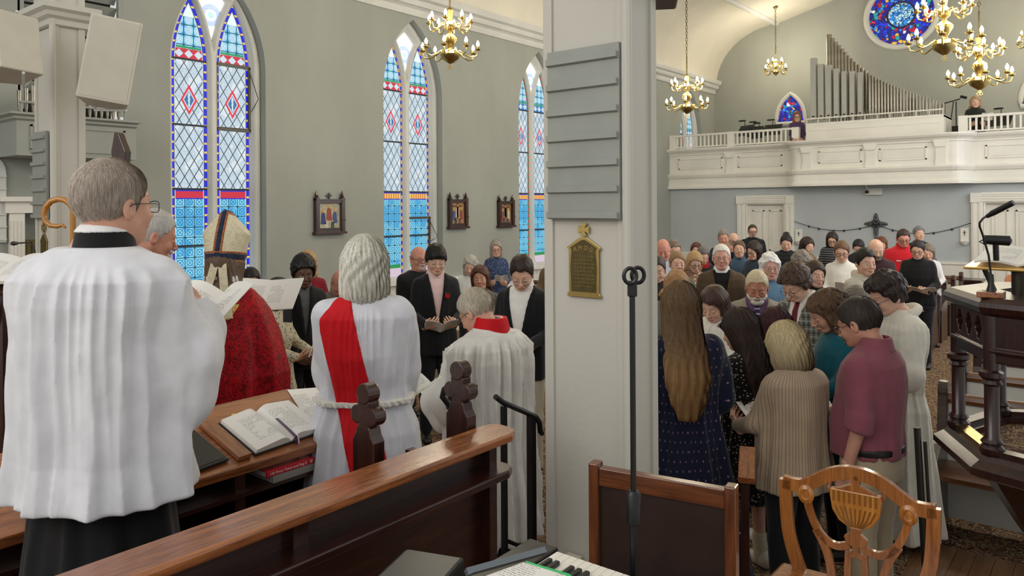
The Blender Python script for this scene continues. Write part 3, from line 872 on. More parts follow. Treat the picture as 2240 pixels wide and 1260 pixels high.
    for sd in (-1, 1):
        sx = sd * .095
        fn = lambda P: smax(smin(smin(rcone(P, (sx, -.045, .035), (sx + sd * .012, .12, .022), .040, .034), rcone(P, (sx, -.04, .05), (sx, -.01, .075), .04, .042), .02), ellip(P, (sx + sd * .015, .16, .025), (.046, .065, .032)), .02), .002 - P[2], .004)
        V, F = surf(fn, (sx - .08, -.11, -.01), (sx + .08, .25, .14), .009 if z < 7 else .014)
        mesh_np('shoe', V, F, mat('shoe_%d' % shoes[0], rgb(*shoes), .4), root)
    root.select_set(False)
    info = dict(lean=lean, root=root, H=H, s=s, bend=bend, topfn=topfn, torso=torso, arms=arms, rz=rz, base=base, floor=floor, xw=xw, yw=yw, t1=t1, cres=cres, hsc=hsc, mat=tm, rootz=rootz)
    if extra: extra(info)
    if book: booklet(info, **book)
    return info
PAPER = mat('paper_white', rgb(232, 230, 224), .7)
def paper_text():
    if 'paper_text' in _M: return _M['paper_text']
    m, nt, b = newmat('paper_text'); v, (x, y, z) = coords(nt)
    row = ((y * 110).frac() - .5).abs() < .2
    nz = noise(nt, stretch(nt, v, (320, 110, 1)), 1, 1) > .47
    inm = ((x.abs() - .075).abs() < .055) * (y.abs() < .085) * (noise(nt, v, 14, 1) > .42)
    nt.links.new(mixc(nt, row * nz * inm * .6, rgb(234, 232, 226), rgb(60, 60, 62)), b.inputs['Base Color'])
    b.inputs['Roughness'].default_value = .7
    _M['paper_text'] = m; return m
def leaf_mesh(mb, w, h, curve, ang, side, t=.0015, n=7):
    """one half of an open booklet: from the spine (x=0) out to side*w"""
    vs = []; fs = []
    for i in range(n + 1):
        u = i / n; x = side * u * w * math.cos(ang); zz = u * w * math.sin(ang) + curve * math.sin(u * math.pi) 
        for yy in (-h / 2, h / 2):
            vs.append((x, yy, zz)); vs.append((x, yy, zz - t))
    for i in range(n):
        a = i * 4; b = a + 4
        fs += [(a, a + 2, b + 2, b), (a + 1, b + 1, b + 3, a + 3), (a, b, b + 1, a + 1), (a + 2, a + 3, b + 3, b + 2)]
    fs += [(0, 1, 3, 2), (n * 4, n * 4 + 2, n * 4 + 3, n * 4 + 1)]
    mb.add(vs, fs)
def booklet(I, label, w=.14, h=.216, tilt=35, off=(0, .36, .635), yaw=0, ang=.18, curve=.012, cat='booklet', group='service booklets in hands', roll=0, t=.002):
    mb = MB(); leaf_mesh(mb, w, h, curve, ang, 1, t); leaf_mesh(mb, w, h, curve, ang, -1, t)
    o = mb.build('service_booklet', paper_text(), smooth=True)
    tag(o, label, cat, group)
    L = Matrix.Translation((off[0], off[1] , off[2] * I['H'])) @ Matrix.Rotation(R_(yaw), 4, 'Z') @ Matrix.Rotation(R_(tilt), 4, 'X') @ Matrix.Rotation(R_(roll), 4, 'Y')
    o.matrix_world = Matrix.Translation((I['base'][0], I['base'][1], I['floor'])) @ Matrix.Rotation(I['rz'], 4, 'Z') @ L
    return o
# ================================================================== THE CHURCH
WX, RY, UY = -8.96, 17.5, 20.2      # left wall, wall under the gallery, upper rear wall
NC = -4.1                           # nave centre line
def plaster(name, c, v=.05, st=.5):
    if name in _M: return _M[name]
    m, nt, b = newmat(name); ve, (x, y, z) = coords(nt)
    n1 = noise(nt, ve, .6, 4, .6); n2 = noise(nt, stretch(nt, ve, (1.2, 1.2, .35)), 1.2, 3, .55)
    a = rgb(*c); d = tuple(k * (1 - v * 2.2) for k in a[:3]) + (1,)
    f = n1 * .5 + n2 * .5
    nt.links.new(ramp(nt, f, [(.36, d), (.62, a)]), b.inputs['Base Color'])
    b.inputs['Roughness'].default_value = .75; b.inputs['Specular IOR Level'].default_value = .3
    bump(nt, b, noise(nt, ve, 45, 4), .12, .01)
    _M[name] = m; return m
M_WALL = plaster('wall_grey', (162, 165, 157))
M_WALLB = plaster('wall_blue_grey', (190, 196, 199))
M_CEIL = plaster('ceiling_plaster', (224, 218, 202), .05)
M_WHITE = mat('white_paint', rgb(232, 229, 220), .45, var=.04, vs=2.0, bmp=.03)
M_WHITE2 = mat('cool_white_paint', rgb(208, 208, 202), .5, var=.05, vs=2.0)
M_PILLAR = plaster('pillar_paint', (204, 201, 190), .03)
M_BOARD = mat('board_grey_paint', rgb(150, 153, 146), .5, var=.06, vs=5)
M_DARK = wood('dark_wood', rgb(34, 16, 12), rgb(66, 32, 22), .3, 2, 7)
M_DARKY = wood('dark_wood_y', rgb(34, 16, 12), rgb(66, 32, 22), .3, 1, 7)
M_RAIL = wood('pew_rail_wood', rgb(104, 54, 26), rgb(176, 108, 58), .26, 1, 8, .8)
M_RAILX = wood('rail_wood_x', rgb(70, 38, 18), rgb(120, 74, 38), .3, 0, 8, .5)
M_MAHOG = wood('mahogany', rgb(30, 13, 11), rgb(58, 27, 22), .3, 2, 6, .4)
M_CHAIR = wood('chair_wood', rgb(118, 66, 28), rgb(176, 112, 56), .25, 2, 9, .6)
M_INLAY = wood('inlay_wood', rgb(150, 88, 30), rgb(200, 138, 62), .25, 2, 12, .6)
M_BRASS = mat('brass', rgb(190, 166, 104), .3, 1.0, var=.12)
M_BRASSD = mat('aged_brass', rgb(96, 84, 52), .45, .8, var=.15, vs=30)
M_BLACK = mat('black_plastic', rgb(18, 18, 20), .4)
M_IRON = mat('black_iron', rgb(22, 22, 24), .35, .3)
M_TIN = mat('pipe_metal', rgb(146, 140, 126), .32, .85, var=.1)
# ---- carpet
def carpet():
    m, nt, b = newmat('carpet'); v, (x, y, z) = coords(nt, 'Generated') ; v, (x, y, z) = coords(nt)
    vo = nt.nodes.new('ShaderNodeTexVoronoi'); vo.inputs['Scale'].default_value = 13
    n0 = nt.nodes.new('ShaderNodeTexNoise'); n0.inputs['Scale'].default_value = 9
    nt.links.new(v, n0.inputs['Vector'])
    ad = nt.nodes.new('ShaderNodeMix'); ad.data_type = 'VECTOR'; ad.inputs[0].default_value = .14
    nt.links.new(v, ad.inputs[4]); nt.links.new(n0.outputs['Color'], ad.inputs[5]); nt.links.new(ad.outputs[1], vo.inputs['Vector'])
    a = noise(nt, v, 13, 2, .6, 2.8); c = noise(nt, v, 10, 2.5, .6, 3.5)
    base = ramp(nt, a, [(0, rgb(38, 14, 14)), (.42, rgb(74, 24, 20)), (.47, rgb(34, 26, 22)), (.53, rgb(112, 36, 28)), (.58, rgb(40, 14, 14))])
    base = mixc(nt, ((c - .5).abs() < .030), base, rgb(172, 150, 108))
    base = mixc(nt, (c > .60), base, rgb(70, 66, 44))
    base = mixc(nt, (N(nt, vo.outputs['Distance']) < .2), base, rgb(140, 112, 78))
    nt.links.new(base, b.inputs['Base Color']); b.inputs['Roughness'].default_value = .95
    bump(nt, b, noise(nt, v, 500, 1), .4, .004)
    return m
M_CARPET = carpet()
def st(o): o['kind'] = 'structure'; return o
f = MB(); f.box((-9.2, 2.98, -.1), (1.2, 17.5, 0)); f.box((-9.2, -4, -.1), (1.2, 2.98, .30)); st(f.build('floor', M_CARPET))
f = MB(); f.box((-2.95, -4, .30), (1.2, 1.72, .50)); f.box((-2.02, 1.72, .30), (1.2, 2.93, .50)); st(f.build('trim_1', M_CARPET))
f = MB()
for i in range(14): f.box((-1.0 + i * .1, 3.45, 0), (-1.0 + i * .1 + .097, 5.35, .012))
st(f.build('trim_2', wood('floor_boards', rgb(92, 62, 38), rgb(136, 96, 60), .35, 1, 5)))
# ---- arches in 2D
def arch_pts(hw, zs, rise, n=14):
    c = (rise * rise - hw * hw) / (2 * hw); R = hw + c
    pts = []
    for i in range(n + 1):
        dz = rise * math.sin(math.pi / 2 * i / n) if False else rise * i / n
        pts.append((-(math.sqrt(max(R * R - dz * dz, 0)) - c), zs + dz))
    return pts + [(-x, z) for x, z in reversed(pts[:-1])]
WIN = [(4.62 + 3.39 * i) for i in range(5)]
SILL, SPR, RISE = 1.0, 3.94, 1.24
HWO = .655
# ---- left wall: strips between and around the windows
wl = MB(); WT = 8.2
def strip(y0, y1, z0, z1): wl.add([(WX, y0, z0), (WX, y1, z0), (WX, y1, z1), (WX, y0, z1)], [(0, 1, 2, 3)])
y = -4.0
strip(-4, 2.9, -.1, WT); strip(2.9, 3.96, 2.1, 3.05)
wl.box((WX - .45, 2.7, -.1), (WX - .4, 4.1, 2.3)); wl.box((WX - .4, 2.86, -.1), (WX, 2.9, 2.2)); wl.box((WX - .4, 3.96, -.1), (WX, 4.0, 2.2)); strip(2.9, 3.96, 5.6, WT); y = 3.96
for w0 in WIN:
    c = w0 + .535; a, b = c - HWO, c + HWO
    strip(y, a, 0, WT); strip(a, b, 0, SILL - .03)
    P = [(x + c, z) for x, z in arch_pts(HWO, SPR, RISE)]
    for p, q in zip(P, P[1:]):
        wl.add([(WX, p[0], p[1]), (WX, q[0], q[1]), (WX, q[0], WT), (WX, p[0], WT)], [(0, 1, 2, 3)])
    P = [(a, SILL - .03)] + P + [(b, SILL - .03)]
    for p, q in zip(P, P[1:] + P[:1]):
        wl.add([(WX, p[0], p[1]), (WX, q[0], q[1]), (WX - .34, q[0], q[1]), (WX - .34, p[0], p[1])], [(0, 1, 2, 3)])
    y = b
strip(y, UY, 0, WT)
st(wl.build('wall_left', M_WALL))
# ---- ceiling (cove then shallow slope), mirrored about the nave centre
half = [(WX - .05, 5.40)] + [(-8.9 + 1.75 * (1 - math.cos(t)), 5.5 + 1.48 * math.sin(t)) for t in [math.pi / 2 * i / 12 for i in range(13)]] + [(NC, 7.76)]
prof = half + [(2 * NC - x, z) for x, z in reversed(half[:-1])]
ce = MB(); n = len(prof)
ce.add([(x, 3.0, z) for x, z in prof] + [(x, UY, z) for x, z in prof], [(i, i + 1, n + i + 1, n + i) for i in range(n - 1)])
co = st(ce.build('ceiling', M_CEIL, smooth=True))
# beam moulding at the top of the cove and the cornice
bm_ = [(0, -.02), (.0, -.12), (.05, -.14), (.06, -.10), (.11, -.08), (.12, -.02), (.16, 0)]
mo = MB(); mo.sweep([(a - .06, b + .03) for a, b in bm_], [(-7.17, 3.0, 7.0), (-7.17, UY, 7.0)]); st(mo.build('trim_3', M_WHITE2))
cor = [(0, .32), (0, -.02), (.03, -.02), (.05, .03), (.05, .08), (.09, .11), (.13, .12), (.15, .17), (.15, .20), (.21, .23), (.23, .30), (.23, .33), (.02, .36)]
mo = MB(); mo.sweep(cor, [(WX, 4.0, 5.26), (WX, UY - .03, 5.26)]); st(mo.build('trim_4', M_WHITE2, smooth=False))
# wainscot and its cap on the left wall
mo = MB(); k = 4.0
while k < 17.4: mo.box((WX, k, 0), (WX + .02, k + .095, .88)); k += .1
mo.box((WX, 4.0, .88), (WX + .05, 17.48, .93)); mo.box((WX, 4.0, 0), (WX + .035, 17.48, .14)); st(mo.build('baseboard_left', M_WHITE))
# upper rear wall with its three windows is one sheet with the openings in front of it
wr = MB()
up = [(WX - .1, 2.6)] + [(2 * NC - WX + .1, 2.6)]
wr.add([(x, UY, z) for x, z in prof] + [(x, UY, 2.6) for x, z in prof], [(i, i + 1, n + i + 1, n + i) for i in range(n - 1)])
st(wr.build('wall_rear', M_WALL))
# ---- lower wall below the gallery with two doorways
DO = [(-7.19, -5.85), (-2.35, -1.01)]
wr = MB(); xs = [WX - .1]
segs = [(WX - .1, -6.98), (-6.05, -2.15), (-1.22, 1.2)]
for a, b in segs: wr.box((a, RY, 0), (b, RY + .2, 2.62))
for a, b in ((-6.98, -6.05), (-2.15, -1.22)): wr.box((a, RY, 2.17), (b, RY + .2, 2.62))
st(wr.build('wall_gallery', M_WALLB))
mo = MB()
for a, b in ((WX, -7.2), (-5.84, -2.36), (-1.0, 1.2)):
    mo.box((a, RY - .02, 0), (b, RY, .90)); mo.box((a, RY - .05, .90), (b, RY, .95)); mo.box((a, RY - .035, 0), (b, RY, .15))
    q = a + .1
    while q < b - .05: mo.box((q, RY - .026, .18), (q + .085, RY - .018, .85)); q += .1
st(mo.build('baseboard_rear', M_WHITE))
for i, (a, b) in enumerate(DO):
    r = st(empty('door_%d' % (i + 1), ((a + b) / 2, RY, 0)))
    h = (b - a) / 2; m = MB()
    for sx in (-1, 1):
        m.box((sx * h, -.06, 0), (sx * (h - .20), .0, 2.17)); m.box((sx * (h - .03), -.075, 0), (sx * (h - .07), .0, 2.17)); m.box((sx * (h - .13), -.075, 0), (sx * (h - .17), .0, 2.17))
        m.box((sx * (h + .01), -.09, 2.15), (sx * (h - .17), .0, 2.34))
        m.lathe([(.001, 0), (.05, 0), (.05, .01), (.02, .012), (.02, .02), (.001, .022)], 12, (0, 0, 0)) if False else None
        m.box((sx * (h - .205), -.02, 0), (sx * (h - .24), .2, 2.17))
    for zz in (2.175, 2.22, 2.27, 2.31): m.box((-h + .17, -.075, zz), (h - .17, 0, zz + .022))
    m.box((-h + .17, -.055, 2.15), (h - .17, 0, 2.345)); m.box((-h + .2, -.01, 2.13), (h - .2, .2, 2.17))
    m.build('door_casing', M_WHITE, r)
    m = MB(); dw = h - .24
    m.box((-dw, .10, 0), (dw, .14, 2.13))
    d = m.build('door_leaf', M_WHITE, r)
    for sx in (-1, 1):
        for z0, z1 in ((.25, .85), (1.05, 2.0)):
            p = MB(); x0, x1 = sorted((sx * .06, sx * (dw - .09)))
            for (p0, p1) in (((x0, z0), (x1, z0 + .03)), ((x0, z1 - .03), (x1, z1)), ((x0, z0), (x0 + .03, z1)), ((x1 - .03, z0), (x1, z1))):
                p.box((p0[0], .075, p0[1]), (p1[0], .10, p1[1]))
            p.box((x0 + .06, .085, z0 + .06), (x1 - .06, .10, z1 - .06))
            p.build('door_panel', M_WHITE, d)
    p = MB(); p.T = Matrix.Translation((dw * (-.8 if i else .8), .06, 1.05)) @ Matrix.Rotation(R_(90), 4, 'X')
    p.lathe([(.03, -.04), (.03, -.03), (.012, -.03), (.012, .0), (.028, .01), (.03, .03), (.015, .045)], 12); p.build('door_handle', M_BRASSD, d, smooth=True)
# ---- stained glass
def lancet_glass(name, b1, b2, band, style):
    m, nt, b = newmat(name); v, (x, y, z) = coords(nt)
    hw, zs, ri = .235, 2.95, .88; c = (ri * ri - hw * hw) / (2 * hw); R = hw + c
    dz = (z - zs).max(0.0)
    edge = R - ((y.abs() + c) * (y.abs() + c) + dz * dz).sqrt()
    lead = rgb(16, 20, 26); W = rgb(206, 222, 232)
    # white diamond lattice with pale leaf patterns
    a_ = y / .128 + z / .205; b_ = y / .128 - z / .205
    ln = (((a_).frac() - .5).abs() > .455).max(((b_).frac() - .5).abs() > .455)
    nz = noise(nt, v, 55, 2, .5, 1.5)
    col = mixc(nt, ((nz - .5).abs() < .045) * .55, W, rgb(120, 150, 172))
    col = mixc(nt, (noise(nt, v, 5, 2) > .55) * .5, col, rgb(236, 242, 244))
    col = mixc(nt, ln, col, lead)
    # medallion
    md = y.abs() / .105 + (z - 2.51).abs() / .185
    col = mixc(nt, md < 1.04, col, rgb(225, 30, 60)); col = mixc(nt, md < .76, col, W)
    col = mixc(nt, md < .62, col, rgb(40, 110, 160)); col = mixc(nt, (md < .55) * ((y * 1.0 + noise(nt, v, 30, 1) * .03 - .015).abs() < .013), col, W)
    # blue quarries with a ring and a cross in each
    gx = (y / .128 + .5).frac() - .5; gz = (z / .128).frac() - .5
    rr = (gx * gx + gz * gz).sqrt(); di = (gx.abs() - gz.abs()).abs()
    bl = mixc(nt, noise(nt, v, 3.5, 2) > .5, rgb(128, 214, 240), rgb(84, 186, 232))
    bl = mixc(nt, ((rr - .30).abs() < .035).max((di < .035) * (rr > .12)), bl, rgb(28, 108, 168))
    bl = mixc(nt, (rr < .08), bl, rgb(22, 92, 150))
    gl = (gx.abs() > .46).max(gz.abs() > .46); bl = mixc(nt, gl, bl, rgb(14, 36, 60))
    col = mixc(nt, z < 1.25, col, bl)
    tb = mixc(nt, (rr < .42) * .55, bl, rgb(225, 244, 250)); tb = mixc(nt, gl, tb, rgb(14, 36, 60))
    col = mixc(nt, z > 3.16, col, tb)
    col = mixc(nt, (z - 3.56) > 0.0, col, rgb(235, 250, 252))
    # bands
    bd = mixc(nt, ((y / .128 + .5).frac() - .5).abs() * 1.0 + ((z - 3.09) / .12).abs() < .45, band, W)
    col = mixc(nt, ((z - 3.09).abs() < .062), col, bd)
    col = mixc(nt, ((z - 3.17).abs() < .014), col, rgb(20, 150, 90))
    sq = mixc(nt, ((y / .05).frac() - .5).abs() < .3, rgb(200, 110, 30), rgb(240, 190, 90))
    col = mixc(nt, ((z - 1.31).abs() < .042), col, band if style == 0 else sq)
    col = mixc(nt, (((z - 1.31).abs() - .05).abs() < .008), col, rgb(20, 30, 190))
    col = mixc(nt, z < .14, col, rgb(210, 190, 205)); col = mixc(nt, ((z - .17).abs() < .03), col, rgb(30, 140, 70))
    # border
    seg = (z / .115).frac()
    bc = mixc(nt, seg < (.22 if style == 0 else .5), b1, b2)
    bc = mixc(nt, noise(nt, v, 40, 2) > .66, bc, tuple(k * .45 for k in b1[:3]) + (1,))
    ew = .046 if style == 0 else .036
    col = mixc(nt, edge < ew, col, bc); col = mixc(nt, ((edge - ew).abs() < .006), col, W)
    col = mixc(nt, ((edge - ew + .007).abs() < .004), col, lead)
    for zb in (.66, 1.38, 2.19, 3.02): col = mixc(nt, ((z - zb).abs() < .013), col, rgb(14, 14, 16))
    nt.links.new(col, b.inputs['Emission Color']); b.inputs['Emission Strength'].default_value = 1.0
    b.inputs['Base Color'].default_value = (.03, .04, .05, 1); b.inputs['Roughness'].default_value = .5; b.inputs['Specular IOR Level'].default_value = .2
    return m
def mosaic(name, sc, ring=None):
    m, nt, b = newmat(name); v, (x, y, z) = coords(nt)
    vo = nt.nodes.new('ShaderNodeTexVoronoi'); vo.inputs['Scale'].default_value = sc
    ve = nt.nodes.new('ShaderNodeTexVoronoi'); ve.feature = 'DISTANCE_TO_EDGE'; ve.inputs['Scale'].default_value = sc
    sv = stretch(nt, v, (1, .001, 1)); nt.links.new(sv, vo.inputs['Vector']); nt.links.new(sv, ve.inputs['Vector'])
    sp = nt.nodes.new('ShaderNodeSeparateColor'); nt.links.new(vo.outputs['Color'], sp.inputs[0]); r = N(nt, sp.outputs[0])
    cr = ramp(nt, r, [(0, rgb(10, 30, 170)), (.3, rgb(20, 60, 235)), (.48, rgb(60, 150, 240)), (.6, rgb(200, 20, 50)), (.7, rgb(30, 20, 130)), (.8, rgb(20, 170, 160)), (.87, rgb(240, 190, 70)), (.93, rgb(225, 40, 90)), (.97, rgb(235, 240, 250))])
    cr_n = cr.node; cr_n.color_ramp.interpolation = 'CONSTANT'
    col = mixc(nt, N(nt, ve.outputs['Distance']) < .06, cr, rgb(8, 8, 20))
    if ring:
        rad = (x * x + z * z).sqrt()
        inn = mixc(nt, noise(nt, v, 9, 3) > .5, rgb(40, 150, 235), rgb(190, 235, 245)); inn = mixc(nt, N(nt, ve.outputs['Distance']) < .06, inn, rgb(8, 8, 30))
        col = mixc(nt, rad < .30, col, inn); col = mixc(nt, (rad - .31).abs() < .025, col, rgb(20, 14, 60)); col = mixc(nt, (rad - .735).abs() < .02, col, rgb(20, 20, 200))
    nt.links.new(col, b.inputs['Emission Color']); b.inputs['Emission Strength'].default_value = .95
    b.inputs['Base Color'].default_value = (.02, .02, .04, 1); b.inputs['Roughness'].default_value = .15
    return m
RED = rgb(205, 28, 55)
G = [lancet_glass('glass_blue_border', rgb(24, 24, 215), rgb(240, 205, 90), RED, 0),
     lancet_glass('glass_gold_border', rgb(24, 24, 200), rgb(225, 165, 60), RED, 1),
     lancet_glass('glass_green_border', rgb(20, 120, 60), rgb(200, 30, 60), rgb(40, 120, 190), 1)]
KITE = mosaic('kite_glass', 9); 
mk, nt, b = newmat('kite_white'); v, (x, y, z) = coords(nt); rad = (y * y + (z - .02) * (z - .02)).sqrt()
col = mixc(nt, (rad - .11).abs() < .035, rgb(240, 246, 248), rgb(30, 120, 215)); col = mixc(nt, rad < .045, col, rgb(20, 160, 170))
col = mixc(nt, ((y / .09).frac() < .06).max((z / .09).frac() < .06), col, rgb(40, 50, 70)); nt.links.new(col, b.inputs['Emission Color']); b.inputs['Emission Strength'].default_value = 1.15
def a2(u, z, hw, zs, ri, zb):
    c = (ri * ri - hw * hw) / (2 * hw); R = hw + c
    return smax(np.sqrt((np.abs(u) + c) ** 2 + np.maximum(z - zs, 0) ** 2) - R, zb - z, .001)
def frame_fn(P):
    X, Y, Z = P
    o = a2(Y, Z, HWO + .0, SPR - SILL, RISE, -.03)
    l = np.minimum(a2(Y + .30, Z, .235, 2.95, .88, .0), a2(Y - .30, Z, .235, 2.95, .88, .0))
    k = np.maximum(np.maximum(a2(Y, Z, HWO - .12, SPR - SILL, RISE - .17, 0), .095 - l), 3.2 - Z)
    hole = np.minimum(l, k)
    d = np.maximum(o, -hole)
    t = .018 + .05 * np.clip(hole / .035, 0, 1) + .03 * np.clip((o + .10) / .03, 0, 1)
    return np.maximum(d, np.abs(X) - t)
FV, FF = surf(frame_fn, (-.10, -.69, -.06), (.11, .69, 4.24), .0135)
fm = None
for i, w0 in enumerate(WIN):
    r = st(empty('window_%d' % (i + 1), (WX - .22, w0 + .535, SILL)))
    if fm is None: fo = mesh_np('window_frame', FV, FF, M_WHITE2, r); fm = fo.data
    else: fo = bpy.data.objects.new('window_frame', fm); COL.objects.link(fo); fo.parent = r
    for s_ in (-1, 1):
        p = MB(); A_ = [(-.245, -.02)] + arch_pts(.245, 2.95, .90, 10) + [(.245, -.02)]; p.add([(0, a_, b_) for a_, b_ in A_], [tuple(range(len(A_)))])
        g = p.build('glass_pane', G[min(i, 2)], r); g.location = (-.005, .30 * s_, 0)
    p = MB(); p.add([(0, -.4, -.55), (0, .4, -.55), (0, .4, .45), (0, -.4, .45)], [(0, 1, 2, 3)])
    g = p.build('kite_pane', mk, r); g.location = (-.006, 0, 3.62)
    if i < 2:   # the hinged vent frame of the right-hand lancet
        p = MB(); zz = (2.17, 3.02) if i == 0 else (.30, .95)
        for q in ((.30 - .23, zz[0]), (.30 - .23, zz[1])): p.box((.0, .07, q[1] - .02), (.035, .55, q[1] + .02))
        p.box((0, .52, zz[0]), (.035, .56, zz[1])); p.box((0, .055, zz[0]), (.02, .075, zz[1]))
        p.tube([(.03, .53, zz[1] - .05), (.16, .58, (zz[0] + zz[1]) / 2), (.03, .55, zz[0] + .25)], .006, 5)
        p.build('vent_frame', mat('lead_grey', rgb(84, 80, 72), .5, .3), r)
    p = MB(); p.box((-.05, -.68, -.10), (.32, .68, -.02)); p.build('window_sill', M_WHITE, r)
# rear windows: rose and two pointed lights
def ring_window(nm, cx, cz, r0, mt):
    r = st(empty(nm, (cx, UY, cz))); p = MB(); k = 48
    p.tube([(r0 * 1.05 * math.cos(a), -.02, r0 * 1.05 * math.sin(a)) for a in [2 * math.pi * i / k for i in range(k)]], .07, 8, closed=True)
    p.build('window_frame', M_WHITE2, r, smooth=True)
    p = MB(); p.add([(r0 * math.cos(2 * math.pi * i / k), -.012, r0 * math.sin(2 * math.pi * i / k)) for i in range(k)], [tuple(range(k))]); p.build('glass_pane', mt, r)
ring_window('window_6', -4.16, 6.72, .75, mosaic('rose_glass', 13, True))
for q, cx in enumerate((-6.82, -1.38)):
    r = st(empty('window_%d' % (7 + q), (cx, UY, 4.30))); P = arch_pts(.33, .12, .62, 8)
    P = [(-.33, -.0)] + P + [(.33, -.0)]
    p = MB(); p.tube([(a * 1.12, -.03, b * 1.06 - .02) for a, b in P], .055, 6, closed=True); p.build('window_frame', M_WHITE2, r)
    p = MB(); p.add([(a, -.012, b) for a, b in P], [tuple(range(len(P)))]); p.build('glass_pane', mosaic('pointed_glass_%d' % q, 14), r)
# ---- pillars
def pillar(nm, x0, x1, y0, y1, z0, cap):
    m = MB(); cx, cy = (x0 + x1) / 2, (y0 + y1) / 2
    m.box((x0 + .012, y0 + .012, z0), (x1 - .012, y1 - .012, 6.2))
    for a in (x0, x1 - .0):
        for b in (y0, y1):
            sx = 1 if a == x0 else -1; sy = 1 if b == y0 else -1
            m.box((a, b, z0), (a + sx * .045, b + sy * .045, 6.2))
    m.tube([(x1 + .002, y0 + .0, z0), (x1 + .002, y0 + .0, 6.2)], .022, 12)
    if cap:
        m.sweep([(0, -.10), (-.0, -.10), (.02, -.09), (.02, -.05), (.05, -.03), (.06, .0), (.09, .02), (.09, .06), (0, .06)], [(x0, y0, cap), (x0, y1, cap), (x1, y1, cap), (x1, y0, cap)][::-1], closed=True)
    return st(m.build(nm, M_PILLAR))
pillar('trim_5', -1.965, -1.55, 2.65, 2.90, .5, 0)
PL = (-6.59, -6.23, 2.23, 2.46)
pillar('trim_6', *PL, .3, 3.62)
# ---- hymn boards and plaques
def hymn_board(x0, x1, y, z0, z1, n, label, arch=False):
    r = empty('hymn_board', ((x0 + x1) / 2, y, z0), 0, label, 'hymn board', 'hymn boards'); h = (x1 - x0) / 2; H = z1 - z0
    m = MB()
    if arch: m.prism([(-h, 0), (h, 0), (h, H * .8)] + [(h * math.cos(a), H * .8 + H * .2 * math.sin(a)) for a in [math.pi * i / 10 for i in range(1, 10)]] + [(-h, H * .8)], -.02, 0)
    else: m.box((-h, -.022, 0), (h, 0, H))
    m.build('board', M_BOARD if not arch else M_WHITE, r, bevel=.002)
    for i in range(n):
        zz = H * ((.93 if not arch else .78) - i * ((.93 if not arch else .78) / (n - .85)))
        m = MB(); m.prism([(-.040, zz - .010), (-.022, zz - .016), (-.022, zz + .012), (-.034, zz + .012), (-.040, zz + .016)], -h + .004, h - .004, 0); m.build('number_rail', M_BOARD if not arch else M_WHITE, r)
bx0, bx1 = atY(1200, 480, 2.63)[0], atY(1357, 482, 2.63)[0]
hymn_board(bx0, bx1, 2.648, atY(1280, 480, 2.63)[2], atY(1280, 103, 2.63)[2], 7, 'grey painted hymn board with empty rails on the central pillar')
hymn_board(-6.57, -6.30, 2.228, atY(95, 478, 2.2)[2], atY(95, 286, 2.2)[2], 7, 'pale grey hymn board on the left pillar behind the crozier')
q = atX(3, 340, -8.9); hymn_board(-.0, .001, 0, 0, .01, 1, 'x') if False else None
def text_mesh(name, body, size, m, parent, ext=.0005):
    c = bpy.data.curves.new(name, 'FONT'); c.body = body; c.size = size; c.extrude = ext; c.align_x = 'CENTER'; c.align_y = 'CENTER'
    t = bpy.data.objects.new(name + '_tmp', c); COL.objects.link(t)
    me = bpy.data.meshes.new_from_object(t.evaluated_get(bpy.context.evaluated_depsgraph_get())); bpy.data.objects.remove(t); bpy.data.curves.remove(c)
    me.materials.clear(); me.materials.append(m); o = bpy.data.objects.new(name, me); COL.objects.link(o)
    if parent is not None: o.parent = parent
    return o
def plaque(x, y, z, w, h, label):
    r = empty('memorial_plaque', (x, y, z), 0, label, 'plaque', 'brass memorial plaques'); k = w / 2
    m = MB(); m.prism([(-k * 1.12, 0), (k * 1.12, 0), (k * 1.12, .04 * h), (k, .06 * h), (k, .62 * h), (k * 1.15, .66 * h), (k * .22, h * .80), (-k * .22, h * .80), (-k * 1.15, .66 * h), (-k, .62 * h), (-k, .06 * h), (-k * 1.12, .04 * h)], -.006, 0)
    m.build('plate', M_BRASS, r, bevel=.0015)
    m = MB(); m.prism([(-k * .82, .07 * h), (k * .82, .07 * h), (k * .88, .4 * h), (k * .8, .62 * h), (k * .9, .66 * h), (k * .1, .765 * h), (-k * .1, .765 * h), (-k * .9, .66 * h), (-k * .8, .62 * h), (-k * .88, .4 * h)], -.0075, -.005); m.build('tarnished_field', M_BRASSD, r)
    m = MB(); cz = h * .90; a = h * .085
    for i in range(4):
        m.T = Matrix.Translation((0, 0, cz)) @ Matrix.Rotation(math.pi / 2 * i, 4, 'Y')
        m.prism([(-a * .24, a * .24), (a * .24, a * .24), (a * .6, a), (-a * .6, a)], -.007, -.001)
    m.T = Matrix.Translation((0, 0, cz)); m.box((-a * .24, -.007, -a * .24), (a * .24, -.001, a * .24)); m.build('cross', M_BRASS, r)
    if w > .1:
        for i, ch in enumerate('A.M.D.G'.replace('.', '')):
            o = text_mesh('letters', ch, w * .17, M_BRASS, r, .0008); t = (i - 1.5) * .42
            o.location = (w * .46 * math.sin(t), -.008, .60 * h + w * .12 * math.cos(t * 1.4)); o.rotation_euler = (R_(90), t * .35, 0)
        m = MB(); rg = random.Random(4)
        for j in range(9):
            xx = -k * .6
            while xx < k * .6:
                l = rg.uniform(.006, .016); m.box((xx, -.0083, h * (.54 - j * .05)), (xx + l, -.007, h * (.54 - j * .05) + .005)); xx += l + .005
        m.build('engraved_lines', mat('engraving', rgb(120, 104, 62), .5, .6), r)
a = atY(1243, 648, 2.64); b = atY(1308, 650, 2.64); c = atY(1273, 486, 2.64)
plaque((a[0] + b[0]) / 2, 2.652, a[2], b[0] - a[0], c[2] - a[2], 'tarnished brass memorial plaque with a cross on the central pillar')
a = atY(84, 580, 2.22); c = atY(92, 486, 2.22)
